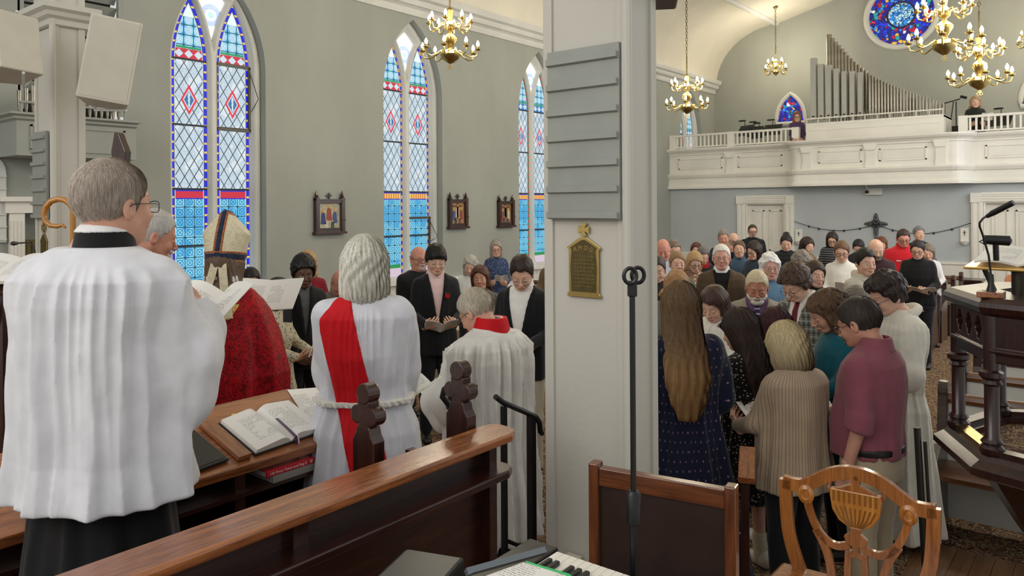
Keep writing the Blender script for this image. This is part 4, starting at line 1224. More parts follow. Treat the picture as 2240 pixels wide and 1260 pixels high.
plaque(-6.43, 2.236, a[2] - .1, .12, c[2] - a[2] + .1, 'small dark memorial plaque with a cross on the left pillar')
# ---- organ chamber in the left wall: louvres, box shelf, pipes
m = MB(); m.box((WX - .5, 2.86, 3.0), (WX - .45, 4.0, 5.7)); m.build('trim_7', mat('chamber_dark', rgb(52, 52, 50), .9))['kind'] = 'structure'
r = empty('louvre_grille', (WX - .06, 3.42, 3.2), 0, 'grey slatted louvres in the organ chamber opening behind the left speakers', 'louvre')
m = MB(); m.box((0, -.54, 0), (.06, -.48, 2.3)); m.box((0, .48, 0), (.06, .54, 2.3)); m.build('frame', M_BOARD, r)
for i in range(16):
    m = MB(); m.T = Matrix.Translation((-.02, 0, .12 + i * .135)) @ Matrix.Rotation(R_(-50), 4, 'Y'); m.box((-.055, -.48, -.006), (.055, .48, .006)); m.build('slat', M_BOARD, r)
r = empty('organ_case', (-8.95, 3.25, 2.67), 0, 'grey panelled organ box projecting from the left wall', 'organ case')
m = MB(); m.box((0, -.57, 0), (.56, .58, .36)); m.build('body', M_WALL, r)
m = MB(); m.sweep([(0, -.02), (.0, -.02), (.03, 0), (.03, .02), (.07, .04), (.07, .06), (0, .06)], [(.56, .58, .36), (.56, -.57, .36), (0, -.57, .36)][::-1]); m.box((0, -.6, .40), (.6, .62, .42)); m.build('cornice', M_WALL, r)
m = MB()
for a_, b_ in (((-.45, .05), (.46, .07)), ((-.45, .29), (.46, .31)), ((-.45, .05), (-.43, .31)), ((.44, .05), (.46, .31))): m.box((.56, a_[0], a_[1]), (.572, b_[0], b_[1]))
m.build('panel', M_WALL, r)
m = MB(); m.box((.44, -.52, .53), (.47, .53, .55)); m.box((.44, -.5, .42), (.46, -.48, .53)); m.box((.44, .50, .42), (.46, .52, .53)); m.build('pipe_rack', M_BOARD, r)
for i in range(17):
    m = MB(); yy = -.48 + i * .06; m.lathe([(.008, 0), (.020, .10), (.020, .12), (.022, .24 + .03 * (i % 3)), (.001, .24 + .03 * (i % 3))], 10, (.38, yy, .42)); o = m.build('organ_pipe', M_TIN, None, smooth=True)
    o.matrix_world = Matrix.Translation((-8.96, 3.25, 2.67)); tag(o, 'small metal organ pipe on the left wall box, %s from the left' % ('first second third fourth fifth sixth seventh eighth ninth tenth eleventh twelfth thirteenth fourteenth fifteenth sixteenth seventeenth'.split()[i]), 'organ pipe', 'small pipes in the left organ box')
# ---- gallery
m = MB(); m.box((WX, RY - .05, 2.57), (1.2, UY, 2.75)); st(m.build('floor_gallery', M_WHITE))
GB = [(WX, RY - .05)]
bx = [(-5.85, RY - .05), (-5.85, RY - .12)] + [(-5.60 - .25 * math.cos(t) , RY - .12 - .38 * math.sin(t)) for t in [math.pi / 2 * i / 6 for i in range(1, 7)]]
GP = [(WX, RY - .05), (-5.852, RY - .05)] + bx[1:] + [(2 * NC - x, y_) for x, y_ in reversed(bx[1:])] + [(2 * NC + 5.852, RY - .05), (1.2, RY - .05)]
g = empty('gallery_front', (0, 0, 0), 0, None); st(g); g.name = 'trim_8'
pth = [(x, y_, 0) for x, y_ in GP]
m = MB(); m.sweep([(-.10, 2.55), (.0, 2.55), (.0, 3.42), (-.10, 3.42)], pth); m.build('parapet', M_WHITE, g)
m = MB(); m.sweep([(0, 2.53), (.10, 2.53), (.10, 2.57), (.07, 2.59), (.05, 2.64), (.05, 2.70), (.035, 2.72), (.035, 2.78), (.07, 2.80), (.10, 2.86), (.10, 2.89), (0, 2.90)], pth); m.build('lower_moulding', M_WHITE, g)
m = MB(); m.sweep([(0, 3.36), (.03, 3.37), (.03, 3.40), (.07, 3.44), (.12, 3.46), (.15, 3.50), (.15, 3.53), (-.12, 3.53), (-.12, 3.50), (0, 3.48)], pth); m.build('ledge', M_WHITE, g)
def front_panel(xa, xb, yy):
    p = MB()
    for a_, b_ in (((xa, 3.02), (xb, 3.045)), ((xa, 3.255), (xb, 3.28)), ((xa, 3.02), (xa + .03, 3.28)), ((xb - .03, 3.02), (xb, 3.28))): p.box((a_[0], yy - .02, a_[1]), (b_[0], yy, b_[1]))
    p.box((xa + .05, yy - .012, 3.065), (xb - .05, yy, 3.235)); p.build('front_panel', M_WHITE, g)
def pilaster(xc, yy):
    p = MB(); p.box((xc - .09, yy - .03, 2.88), (xc + .09, yy, 3.34)); p.box((xc - .10, yy - .04, 2.88), (xc + .10, yy, 3.0))
    p.prism([(xc - .09, 3.26), (xc + .09, 3.26), (xc + .13, 3.36), (xc + .13, 3.40), (xc - .13, 3.40), (xc - .13, 3.36)], yy - .07, yy); p.build('pilaster', M_WHITE, g)
ys = RY - .05; yb = RY - .50
for a_, b_ in ((-8.7, -7.55), (-7.15, -6.1), (-2.1, -1.0), (-.7, .4)): front_panel(a_, b_, ys)
for c_ in (-7.35, -.85): pilaster(c_, ys)
for a_, b_ in ((-5.15, -4.27), (-3.93, -3.05)): front_panel(a_, b_, yb)
for c_ in (-5.40, -4.1, -2.80): pilaster(c_, yb)
M_WHB = M_WHITE
def balustrade(x0, x1, label):
    r = empty('balustrade', ((x0 + x1) / 2, RY - .03, 3.53), 0, label, 'balustrade', 'white balustrades of the gallery'); h = (x1 - x0) / 2
    m = MB(); m.box((-h, -.05, .31), (h, .05, .355)); m.build('top_rail', M_WHITE, r); m = MB(); m.box((-h, -.03, .03), (h, .03, .06)); m.build('bottom_rail', M_WHITE, r)
    for xx in [-h + .07, h - .07] + ([0] if h > 1 else []):
        m = MB(); m.box((xx - .08, -.06, 0), (xx + .08, .06, .36)); m.build('newel', M_WHITE, r)
    k = int((2 * h - .3) / .105)
    for i in range(k):
        xx = -h + .19 + i * .105
        if h > 1 and abs(xx) < .1: continue
        m = MB(); m.box((xx - .018, -.018, .05), (xx + .018, .018, .32)); m.build('baluster', M_WHITE, r)
balustrade(WX + .02, -5.72, 'white balustrade left of the organ case on the gallery'); balustrade(-2.55, 1.1, 'white balustrade right of the organ case on the gallery')
ORD = 'first second third fourth fifth sixth seventh eighth ninth tenth eleventh twelfth thirteenth fourteenth fifteenth sixteenth seventeenth eighteenth nineteenth'.split()
def ordn(i): return ORD[i] if i < 19 else ('twentieth' if i == 19 else ('twenty-' + ORD[i - 20] if i < 29 else ('thirtieth' if i == 29 else 'thirty-' + ORD[i - 30])))
# organ case on the gallery
r = empty('organ_chest', (-4.16, 17.62, 3.53), 0, 'long white organ chest on the gallery holding the tall pipes', 'organ')
m = MB(); m.box((-1.36, -.30, 0), (1.36, .60, .40)); m.build('chest', M_WHITE, r)
m = MB(); m.box((-1.30, -.315, .24), (1.30, -.29, .26)); m.box((-1.36, -.31, .36), (1.36, .6, .41)); m.build('moulding', M_WHITE, r)
m = MB(); m.box((-1.36, -.30, .50), (1.36, -.28, .525)); 
for i in range(12): m.box((-1.35 + i * .244, -.30, .40), (-1.335 + i * .244, -.285, .51))
m.build('guard_rail', M_WHITE, r)
def pipe(x, y_, ztop, rad, kind, lab, grp):
    p = MB(); z0 = 3.95; L = ztop - z0
    if kind == 'metal': p.lathe([(rad * .3, 0), (rad, min(.35, L * .35)), (rad, L), (rad * .8, L), (rad * .8, L - .02)], 12)
    elif kind == 'slim': p.lathe([(rad * .3, 0), (rad, L * .3), (rad, L * .93), (rad * 1.15, L * .93), (rad * 1.15, L)], 10)
    else: p.box((-rad, -rad * 1.2, .10), (rad, rad * 1.2, L)); p.box((-rad * .5, -rad * 1.2 - .003, .16), (rad * .5, -rad * 1.2, .19)); p.lathe([(rad * .3, 0), (rad * .5, .1)], 8)
    if kind == 'wood': p.mi = [1 if 6 <= i < 12 else 0 for i in range(len(p.f))]
    o = p.build('organ_pipe', [mat('grey_pipe', rgb(176, 176, 168), .5) if kind == 'wood' else M_TIN, M_BLACK] if kind == 'wood' else M_TIN, None, smooth=kind != 'wood')
    o.location = (x, y_, z0); tag(o, lab, 'organ pipe', grp)
for i in range(34):
    u = i / 33; zt = 6.02 - 1.80 * (1 - (1 - u) ** 1.75)
    pipe(-5.22 + u * 2.35, 18.05, zt, .058 - .042 * u ** .7, 'metal', 'round metal organ pipe in the falling back row, %s from the left' % ordn(i), 'tall metal organ pipes on the gallery')
for i in range(7): pipe(-5.46 + i * .165, 17.72, [5.46, 5.30, 5.26, 5.16, 5.08, 5.06, 5.02][i], .060 - .002 * i, 'wood', 'grey square wooden organ pipe, %s from the left' % ordn(i), 'square wooden organ pipes on the gallery')
for i in range(24):
    u = i / 23; pipe(-4.26 + u * 1.40, 17.62, 4.98 - .78 * u ** .8, .032 - .018 * u, 'slim', 'slim capped metal pipe in the short front row, %s from the left' % ordn(i), 'short capped organ pipes on the gallery')
# ---- rear wall things
r = empty('emergency_light', (-4.15, RY, 2.30), 0, 'small twin emergency light under the centre of the gallery', 'light')
m = MB(); m.box((-.17, -.08, .02), (.17, 0, .17)); m.build('housing', M_WHITE2, r, bevel=.01)
m = MB(); m.lathe([(.03, 0), (.04, .02), (.03, .06)], 12, (-.12, -.12, .06)); m.build('lamp_head', M_BLACK, r)
m = MB(); m.tube([(-.1, -.3, .30), (-.1, -.3, .24), (-.1, -.08, .12)], .018, 8); m.lathe([(.02, 0), (.10, .0), (.13, .04), (.05, .05)], 14, (-.1, -.3, .25)); m.build('bracket', M_WHITE2, r)
cxp = atY(1916, 486, RY - .03)
r = empty('wall_cross', (cxp[0], RY, 0), 0, 'ornate scrolled iron cross hanging on the rear wall', 'cross')
cz = cxp[2] - .04; m = MB()
def loop(c, a, b, rot):
    pts = []
    for i in range(16):
        t = 2 * math.pi * i / 16; x, z_ = a * math.cos(t) + a, b * math.sin(t) * (1 - .3 * math.cos(t))
        pts.append((c[0] + x * math.cos(rot) - z_ * math.sin(rot), -.03, c[1] + x * math.sin(rot) + z_ * math.cos(rot)))
    m.tube(pts, .006, 5, closed=True)
for k in range(4):
    rot = math.pi / 2 * k; ln = .10 if k != 3 else .16
    loop((.03 * math.cos(rot), cz + .03 * math.sin(rot)), ln, .045, rot); loop((.05 * math.cos(rot), cz + .05 * math.sin(rot)), ln * .6, .028, rot)
    e = 2 * ln + .03; m.tube([(.0, -.03, cz), (e * math.cos(rot), -.03, cz + e * math.sin(rot))], .008, 5)
    for s_ in (-.5, .5): loop((0, cz), .055, .02, rot + s_ * 1.57)
m.build('scrollwork', M_IRON, r, smooth=True)
m = MB(); m.tube([(0, -.03, cz - .34), (0, -.03, cz - .46)], .012, 6); loop((0, cz - .33), .06, .05, -math.pi / 2); m.build('pendant', M_IRON, r)
r = empty('garland', (0, RY - .03, 0), 0, 'thin string garland of small dark charms sagging across the rear wall', 'garland')
def sag(xa, xb, za, zb, d): return [(xa + (xb - xa) * i / 16, 0, za + (zb - za) * i / 16 - d * math.sin(math.pi * i / 16)) for i in range(17)]
g1 = sag(-5.84, cxp[0], 1.74, 1.68, .16); g2 = sag(cxp[0], -2.36, 1.68, 1.74, .2)
m = MB(); m.tube(g1, .006, 4); m.tube(g2, .006, 4); m.build('string', M_IRON, r)
for gg in (g1, g2):
    for i in (3, 5, 8, 10, 13):
        m = MB(); m.T = Matrix.Translation(gg[i]); m.lathe([(.004, .02), (.02, 0), (.022, -.02), (.004, -.04)], 6, squash=(1, .5)); m.build('charm', mat('charm', rgb(30, 34, 52), .5), r)
for px in (1747, 2110):
    q = atY(px, 525, RY - .03); r = empty('holy_water_font', (q[0], RY, q[2] - .03), 0, 'small white holy water font beside the %s door' % ('left' if px < 1900 else 'right'), 'font', 'holy water fonts on the rear wall')
    m = MB(); m.box((-.075, -.03, 0), (.075, 0, .27)); m.build('back_plate', M_WHITE, r, bevel=.006); m = MB(); m.lathe([(.03, -.07), (.07, -.03), (.085, .0), (.07, .0), (.05, -.03)], 14, (0, -.05, 0)); m.build('basin', M_WHITE, r, smooth=True)
    m = MB(); m.box((-.006, -.036, .12), (.006, -.03, .22)); m.box((-.025, -.036, .175), (.025, -.03, .187)); m.build('cross', M_IRON, r)
# ---- stations of the cross on the left wall
def station(px, ybot, ytop, wpx, label, seed):
    a = atX(px, ybot, WX); w_ = wpx / F_PX * (a - CAM) @ (_R @ np.array([0, 0, -1.0])) / .97
    H = atX(px, ytop, WX)[2] - a[2]; W = w_; r = empty('station_picture', (WX, a[1], a[2]), 0, label, 'picture', 'stations of the cross on the left wall'); h = W / 2
    m = MB(); 
    for s_ in (-1, 1):
        m.box((0, s_ * h - .03, .03), (.07, s_ * h + .03, H * .86)); m.box((-.0, s_ * h - .02, H * .3), (.075, s_ * (h + .015) + .02, H * .36))
        m.lathe([(.028, 0), (.034, .01), (.02, .02), (.026, .04), (.005, .10), (.001, .11)], 8, (.035, s_ * h, H * .86))
    m.box((0, -h, H * .74), (.06, h, H * .82)); m.box((0, -h - .03, H * .80), (.075, h + .03, H * .83)); m.box((0, -h, .03), (.055, h, .09)); m.box((0, -h - .05, 0), (.09, h + .05, .035)); m.build('frame', M_DARK, r, bevel=.003)
    m = MB(); m.box((.02, -.012, H * .83), (.04, .012, H * .98)); m.box((.02, -.045, H * .90), (.04, .045, H * .93)); m.build('cross', M_DARK, r)
    m = MB(); m.box((.008, -h + .03, .09), (.02, h - .03, H * .74)); m.build('picture_panel', mat('picture_ground_%d' % seed, rgb(*((176, 172, 150), (168, 130, 84), (150, 112, 72))[seed]), .6, var=.2, vs=30), r)
    rg = random.Random(seed + 3); k = 0
    cols = [(54, 66, 128), (70, 84, 140), (150, 70, 60), (210, 200, 180), (60, 80, 60), (120, 60, 90)]
    for i, (x, z_, s_) in enumerate(((-.30, .40, 1), (.30, .42, 1), (0, .50, 1.1), (-.15, .22, .8), (.18, .20, .8))):
        m = MB(); ww, hh = W * .10 * s_, H * .16 * s_
        m.prism([(x * W * .75 - ww, H * (z_) - hh), (x * W * .75 + ww, H * z_ - hh), (x * W * .75 + ww * .7, H * z_ + hh * .4), (x * W * .75 + ww * .3, H * z_ + hh * .7), (x * W * .75 - ww * .3, H * z_ + hh * .7), (x * W * .75 - ww * .7, H * z_ + hh * .4)], .02, .026, 0)
        m.m(1); m.T = Matrix.Translation((.023, x * W * .75, H * z_ + hh * .85)) @ Matrix.Rotation(R_(90), 4, 'Y'); m.lathe([(.001, -.004), (ww * .42, -.004), (ww * .42, .004), (.001, .004)], 10)
        m.m(2); m.lathe([(ww * .5, -.006), (ww * .72, -.006), (ww * .72, -.001), (ww * .5, -.001)], 12)
        m.build('figure', [mat('fig_%d' % (i + seed), rgb(*cols[(i + seed) % 6]), .6, var=.2), mat('fig_skin', rgb(196, 156, 120), .6), mat('halo', rgb(206, 170, 80), .5)], r)
    if seed:
        m = MB(); m.box((.02, -.02, H * .3), (.026, .02, H * .72)); m.box((.02, -h * .6, H * .62), (.026, h * .6, H * .66)); m.build('painted_cross', mat('pcross', rgb(96, 60, 36), .6), r)
station(718, 512, 420, 66, 'largest and nearest dark framed station picture on the left wall, left of the middle window', 0)
station(999, 500, 423, 49, 'dark framed station picture of a mourning group, just right of the middle window', 1)
station(1104, 497, 428, 44, 'dark framed station picture of a crucifixion beside the third window', 2)
# ---- chandeliers
def bulb_mat(): return emit('bulb_glow', (1.0, .80, .42, 1), 28)
def chandelier(x, y_, zb, sc, ztop, tiers, label):
    r = empty('chandelier', (x, y_, zb), random.uniform(0, 1), label, 'chandelier', 'brass chandeliers'); k = sc
    m = MB()
    if tiers == 2:
        m.lathe([(.012 * k, .10 * k), (.03 * k, .105 * k), (.05 * k, .12 * k), (.125 * k, .17 * k), (.145 * k, .23 * k), (.115 * k, .28 * k), (.04 * k, .31 * k), (.03 * k, .33 * k), (.05 * k, .36 * k), (.098 * k, .44 * k), (.102 * k, .47 * k), (.06 * k, .51 * k), (.03 * k, .53 * k), (.03 * k, .56 * k), (.07 * k, .60 * k), (.08 * k, .65 * k), (.05 * k, .69 * k), (.03 * k, .71 * k), (.035 * k, .74 * k), (.055 * k, .86 * k), (.04 * k, .88 * k), (.02 * k, .90 * k)], 18)
        T = [(8, .40 * k, .25 * k, .33 * k), (8, .30 * k, .64 * k, .72 * k)]; zt = .9 * k
    else:
        m.lathe([(.01 * k, .03 * k), (.06 * k, .06 * k), (.08 * k, .11 * k), (.04 * k, .16 * k), (.03 * k, .20 * k), (.06 * k, .26 * k), (.03 * k, .34 * k), (.05 * k, .38 * k), (.01 * k, .44 * k)], 14)
        T = [(6, .27 * k, .12 * k, .20 * k), (5, .18 * k, .26 * k, .36 * k)]; zt = .44 * k
    m.build('stem', M_BRASS, r, smooth=True)
    m = MB()
    for a in (90, 210, 330): 
        c = (.022 * k * math.cos(R_(a)), .055 * k + .022 * k * math.sin(R_(a)))
        m.tube([(c[0] + .018 * k * math.cos(t), 0, c[1] + .018 * k * math.sin(t)) for t in [2 * math.pi * i / 10 for i in range(10)]], .005 * k, 5, closed=True)
    m.tube([(0, 0, .07 * k), (0, 0, .12 * k)], .008 * k, 5); m.build('finial', M_BRASS, r, smooth=True)
    for (nn, R, z0, z1) in T:
        for i in range(nn):
            a = 2 * math.pi * (i + .3) / nn; c, s_ = math.cos(a), math.sin(a)
            pr = [(.07 * k, z0 + .01 * k), (.14 * k, z0 + .03 * k), (R * .55, z0 - .03 * k), (R * .8, z0 - .07 * k), (R * .96, z0 - .05 * k), (R, z0 + .0 * k), (R, z1 - .05 * k)]
            P = []
            for j in range(len(pr) - 1):
                for t in (0, .5): P.append((pr[j][0] * (1 - t) + pr[j + 1][0] * t, pr[j][1] * (1 - t) + pr[j + 1][1] * t))
            P.append(pr[-1])
            m = MB(); m.tube([(p[0] * c, p[0] * s_, p[1]) for p in P], .010 * k, 6); ar = m.build('arm', M_BRASS, r, smooth=True)
            m = MB(); m.lathe([(.01 * k, -.03 * k), (.045 * k, -.01 * k), (.048 * k, .0), (.02 * k, .0), (.018 * k, .035 * k), (.001, .036 * k)], 10, (R * c, R * s_, z1 - .03 * k)); m.build('drip_pan', M_BRASS, ar, smooth=True)
            m = MB(); m.lathe([(.012 * k, 0), (.024 * k, .02 * k), (.022 * k, .045 * k), (.008 * k, .075 * k), (.001, .085 * k)], 8, (R * c, R * s_, z1 + .005 * k)); m.build('bulb', bulb_mat(), ar, smooth=True)
    m = MB(); zz = zt; i = 0
    L = ztop - zb
    m.tube([(0, 0, zt), (0, 0, min(L, zt + .35 * k))], .014 * k, 8)
    zz = zt + .35 * k
    while zz < L:
        for q in range(1): m.tube([(.016 * math.cos(t) * (i % 2), .016 * math.cos(t) * (1 - i % 2), zz + .03 + .03 * math.sin(t)) for t in [2 * math.pi * j / 8 for j in range(8)]], .005, 4, closed=True)
        zz += .05; i += 1
    m.build('chain', M_BRASSD, r)
    m = MB(); m.lathe([(.02, L - .06), (.06, L - .02), (.07, L), (.001, L)], 12); m.build('ceiling_canopy', M_BRASS, r, smooth=True)
    for dz, e in ((T[0][3] + .12 * k, 1.0),):
        l = bpy.data.lights.new('chandelier_light', 'POINT'); l.energy = 125 * (1 if tiers == 2 else .6); l.color = (1, .90, .72); l.shadow_soft_size = .30 * k
        o = bpy.data.objects.new('chandelier_light', l); COL.objects.link(o); o.location = (x, y_, zb + dz + .25)
def ceil_z(x):
    xx = x if x < NC else 2 * NC - x
    zs = [(p[0], p[1]) for p in half]; return float(np.interp(xx, [p[0] for p in zs], [p[1] for p in zs]))
for (px, py, z, sc, t, lab) in ((985, 155, 8.6, .80, 2, 'brass two-tier chandelier in front of the middle window'),
        (1503, 260, 12.4, .82, 2, 'brass two-tier chandelier hanging left of the gallery'),
        (2066, 138, 7.6, .80, 2, 'nearest and lowest-cropped brass chandelier overlapping the rose window'),
        (2143, 212, 9.2, .84, 2, 'brass two-tier chandelier above the woman in green on the gallery'),
        (1697, 167, 18.9, 1.0, 1, 'small far chandelier hanging over the left of the gallery'),
        (2256, 108, 15.4, .90, 1, 'small far chandelier cut by the right edge of the picture')):
    p = at(px, py, z); chandelier(p[0], p[1], p[2], sc, ceil_z(p[0]), t, lab)
# ================================================================== FURNITURE OF THE CHANCEL
def poppy(m, x, y, z, w, t, h):
    """trefoil poppyhead whose flat faces look along Y"""
    r = w * .27
    def disc(cx, cz, rr, th): m.prism([(cx + rr * math.cos(a), cz + rr * math.sin(a)) for a in [2 * math.pi * i / 18 for i in range(18)]], y - th / 2, y + th / 2)
    disc(x, z + h * .82, r, t); disc(x - w * .27, z + h * .50, r * .9, t * .96); disc(x + w * .27, z + h * .50, r * .9, t * .96)
    m.prism([(x - w * .20, z + h * .30), (x + w * .20, z + h * .30), (x + w * .24, z + h * .72), (x - w * .24, z + h * .72)], y - t * .47, y + t * .47)
    m.prism([(x - w * .42, z - h * .5), (x + w * .42, z - h * .5), (x + w * .42, z + h * .12), (x + w * .30, z + h * .22), (x + w * .24, z + h * .34), (x - w * .24, z + h * .34), (x - w * .30, z + h * .22), (x - w * .42, z + h * .12)], y - t * .5, y + t * .5)
NX = -1.735
a = atX(1132, 944, NX); ZT = a[2]; YE = a[1]; FX = atZ(1040, 935, ZT)[0]
r = empty('choir_stall', (0, 0, 0), 0, 'long dark stall front with a glossy brown top rail running across the foreground', 'choir stall')
m = MB(); c = [(NX, -.4), (NX, YE - .03), (NX - .012, YE), (NX - .04, YE + .03), (FX + .04, YE + .04), (FX + .01, YE + .02), (FX, YE - .03), (FX, -.4)]
m.prism(c, ZT - .032, ZT, 2); m.build('top_rail', M_RAIL, r, bevel=.008)
b = atX(1124, 1022, NX); m = MB()
m.prism([(NX + .01, -.4), (NX + .01, YE - .06), (NX - .01, YE - .02), (NX - .05, YE), (NX - .13, YE), (NX - .13, -.4)], b[2] - .03, b[2], 2); m.build('book_shelf', M_DARKY, r, bevel=.007)
m = MB(); m.box((NX - .12, -.4, .5), (NX - .10, YE - .07, ZT - .03)); 
m.box((NX - .125, YE - .10, .5), (NX - .05, YE - .06, ZT - .03))
m.build('panel', M_DARKY, r)
for yy in (.55, 1.25):
    m = MB(); m.box((NX - .10, yy, .5), (NX - .07, yy + .05, ZT - .03)); m.build('stile', M_DARK, r)
m = MB(); m.box((NX - .17, -.4, .80), (NX - .42, YE - .1, .83)); m.box((NX - .17, YE - .14, .5), (NX - .45, YE - .10, ZT - .12)); m.build('bench', M_DARKY, r)
q = atX(1060, 918, FX + .00)
m = MB(); poppy(m, FX - .07, YE - .06, ZT + .01, .135, .05, .24); m.build('poppyhead', M_DARK, r, bevel=.005)
r = empty('choir_stall', (0, 0, 0), 0, 'dark carved stall end with a trefoil poppyhead behind the middle of the foreground rail', 'choir stall')
q = at(806, 960, 2.62)
m = MB(); poppy(m, q[0], q[1], q[2] - .03, .135, .05, .23); m.build('poppyhead', M_DARK, r, bevel=.005)
m = MB(); m.box((q[0] - .055, q[1] - .025, .5), (q[0] + .055, q[1] + .025, q[2] - .13)); m.build('end_panel', M_DARK, r)
# reading desk with shelf
DX = -2.73; DZ = atX(640, 987, DX)[2]; DY0, DY1 = .6, atX(705, 960, DX)[1] + .12
r = empty('reading_desk', (0, 0, 0), 0, 'dark wooden choir desk with a sloping top and a shelf of books below', 'desk')
sl = .36; DW = .42; tilt = math.atan(sl)
m = MB(); m.prism([(DX, DZ - .035), (DX, DZ), (DX - DW, DZ + DW * sl), (DX - DW, DZ + DW * sl - .035)], DY0, DY1, 1); m.build('desk_top', M_RAIL, r, bevel=.004)
m = MB(); m.box((DX - DW, DY0, .3), (DX - DW + .03, DY1 - .05, DZ + .08)); m.build('panel', M_DARKY, r)
m = MB(); m.box((DX + .0, DY0, DZ - .125), (DX - DW, DY1 - .08, DZ - .108)); m.build('book_shelf', M_DARKY, r)
for yy in (DY0, atX(520, 1030, DX)[1], DY1 - .08):
    m = MB(); m.prism([(DX - .02, DZ - .03), (DX - .02, DZ - .2), (DX - .10, DZ - .30), (DX - .16, DZ - .45), (DX - .14, .5), (DX - DW, .5), (DX - DW, DZ - .03)], yy, yy + .045); m.build('bracket_leg', M_DARK, r)
def desk_pt(u, yy, lift=0):   # u: distance up the slope from the near edge
    return (DX - u * math.cos(tilt), yy, DZ + u * math.sin(tilt) + lift)
def on_desk(u, yy, lift=.001, rot=0):
    return Matrix.Translation(desk_pt(u, yy, lift)) @ Matrix.Rotation(tilt, 4, 'Y') @ Matrix.Rotation(R_(90 + rot), 4, 'Z')
yb_ = atX(600, 975, DX - .1)[1]
r = empty('open_bible', (0, 0, 0), 0, 'thick open bible with ribbons and coloured tabs lying on the reading desk', 'book'); r.matrix_world = on_desk(.18, yb_ + .04, .003, 4)
m = MB(); m.box((-.185, -.135, 0), (.185, .135, .006)); m.build('cover', mat('bible_cover', rgb(30, 28, 28), .5), r, bevel=.004)
for s_ in (-1, 1):
    m = MB(); n_ = 10; top = []
    for i in range(n_ + 1):
        u = i / n_; top.append((s_ * u * .175, .006 + .036 * (math.sin(min(1, u * 3.5) * math.pi / 2)) * (1 - .62 * u) + .002))
    poly = [(0, .006)] + top + [(s_ * .178, .006)]
    m.prism(poly, -.128, .128, 1); m.mi = [0] * len(m.f)
    m.build('page_block', [paper_text()], r, smooth=True)
for i, (px_, cl) in enumerate(((.06, (190, 40, 50)), (-.07, (60, 70, 150)), (-.12, (220, 190, 40)))):
    m = MB(); m.box((px_, .125, .022), (px_ + .018, .143, .0235)); m.build('tab', mat('tab_%d' % i, rgb(*cl), .6), r)
for i in range(3):
    m = MB(); x0 = .0 + i * .008; pts = [(x0, .0, .045), (x0 + .004, -.08, .036), (x0 + .006, -.135, .028), (x0 + .008, -.15, -.005), (x0 + .01 + .006 * i, -.152, -.07 - .01 * i)]
    for p0, p1 in zip(pts, pts[1:]): m.add([(p0[0], p0[1], p0[2]), (p0[0] + .007, p0[1], p0[2]), (p1[0] + .007, p1[1], p1[2]), (p1[0], p1[1], p1[2])], [(0, 1, 2, 3)])
    m.build('ribbon', mat('ribbon_%d' % i, rgb(*((90, 20, 60), (50, 30, 90), (225, 225, 225))[i]), .5), r)
yt = atX(440, 1010, DX)[1]
r = empty('tablet_folder', (0, 0, 0), 0, 'black tablet in a folder leaning on the left part of the reading desk', 'tablet'); r.matrix_world = on_desk(.15, yt - .02, .004, 6)
m = MB(); m.box((-.17, -.12, 0), (.15, .13, .012)); m.build('body', M_BLACK, r, bevel=.005); m = MB(); m.box((-.155, -.105, .012), (.135, .115, .0135)); m.build('screen', mat('dark_screen', rgb(26, 32, 34), .12), r)
r = empty('wooden_book_rest', (0, 0, 0), 0, 'narrow brown wooden ledge lying between the tablet and the bible', 'book rest'); r.matrix_world = on_desk(.17, (yt + yb_) / 2 - .0, .003, 4)
m = MB(); m.box((-.03, -.14, 0), (.03, .15, .02)); m.build('ledge', M_RAIL, r, bevel=.003)
r = empty('loose_paper', (0, 0, 0), 0, 'loose white service sheet at the right end of the reading desk', 'paper'); r.matrix_world = on_desk(.28, yb_ + .34, .003, -14)
m = MB(); m.box((-.10, -.13, 0), (.10, .13, .002)); m.build('sheet', paper_text(), r)
def shelf_book(name, label, y0, col, zoff, txt=None, t=.022):
    r = empty(name, (DX - .09, y0, DZ - .108 + zoff), 0, label, 'book', 'books on the shelf of the reading desk')
    m = MB(); m.box((-.09, -.118, 0), (.095, .118, t)); m.build('cover', mat('bk%d' % col[0], rgb(*col), .45), r, bevel=.002)
    m = MB(); m.box((-.085, -.1185, .003), (.088, .1185, t - .003)); m.build('pages', PAPER, r)
    if txt:
        o = text_mesh('spine_title', txt, .0165, mat('title_white', rgb(240, 235, 230), .5), r, .0003); o.location = (.0958, -.012, t / 2); o.rotation_euler = (R_(90), 0, R_(90))
        m = MB(); m.T = Matrix.Translation((.0958, .100, t / 2)); m.prism([(-.006, -.001), (0, -.008), (.006, -.001), (.006, .007), (-.006, .007)], 0, .0006, 0); m.m(1); m.box((0, -.001, -.007), (.0008, .001, .006)); m.box((0, -.005, .0), (.0008, .005, .002))
        m.build('shield_mark', [mat('title_white', rgb(240, 235, 230), .5), mat('bk%d' % col[0], rgb(*col), .45)], r)
ysb = atX(640, 1000, DX)[1]
shelf_book('hymnal', 'grey book underneath the red hymnal on the desk shelf', ysb + .02, (150, 146, 140), .0, None, .03)
shelf_book('hymnal', 'red hymnal with white spine title on the desk shelf', ysb - .01, (200, 22, 40), .031, 'Lift Every Voice and Sing II', .024)
r = empty('kneeler', (-3.3, 1.75, .3), 0, 'blue-grey kneeling cushion on the carpet under the reading desk', 'cushion')
m = MB(); m.box((-.2, -.3, 0), (.2, .3, .12)); m.build('cushion', mat('kneeler_blue', rgb(96, 112, 122), .9), r, bevel=.03)
q = at(470, 900, 3.3); r = empty('choir_stall', (q[0], q[1], .3), 0, 'curved dark wooden stall arm in front of the red robe', 'choir stall')
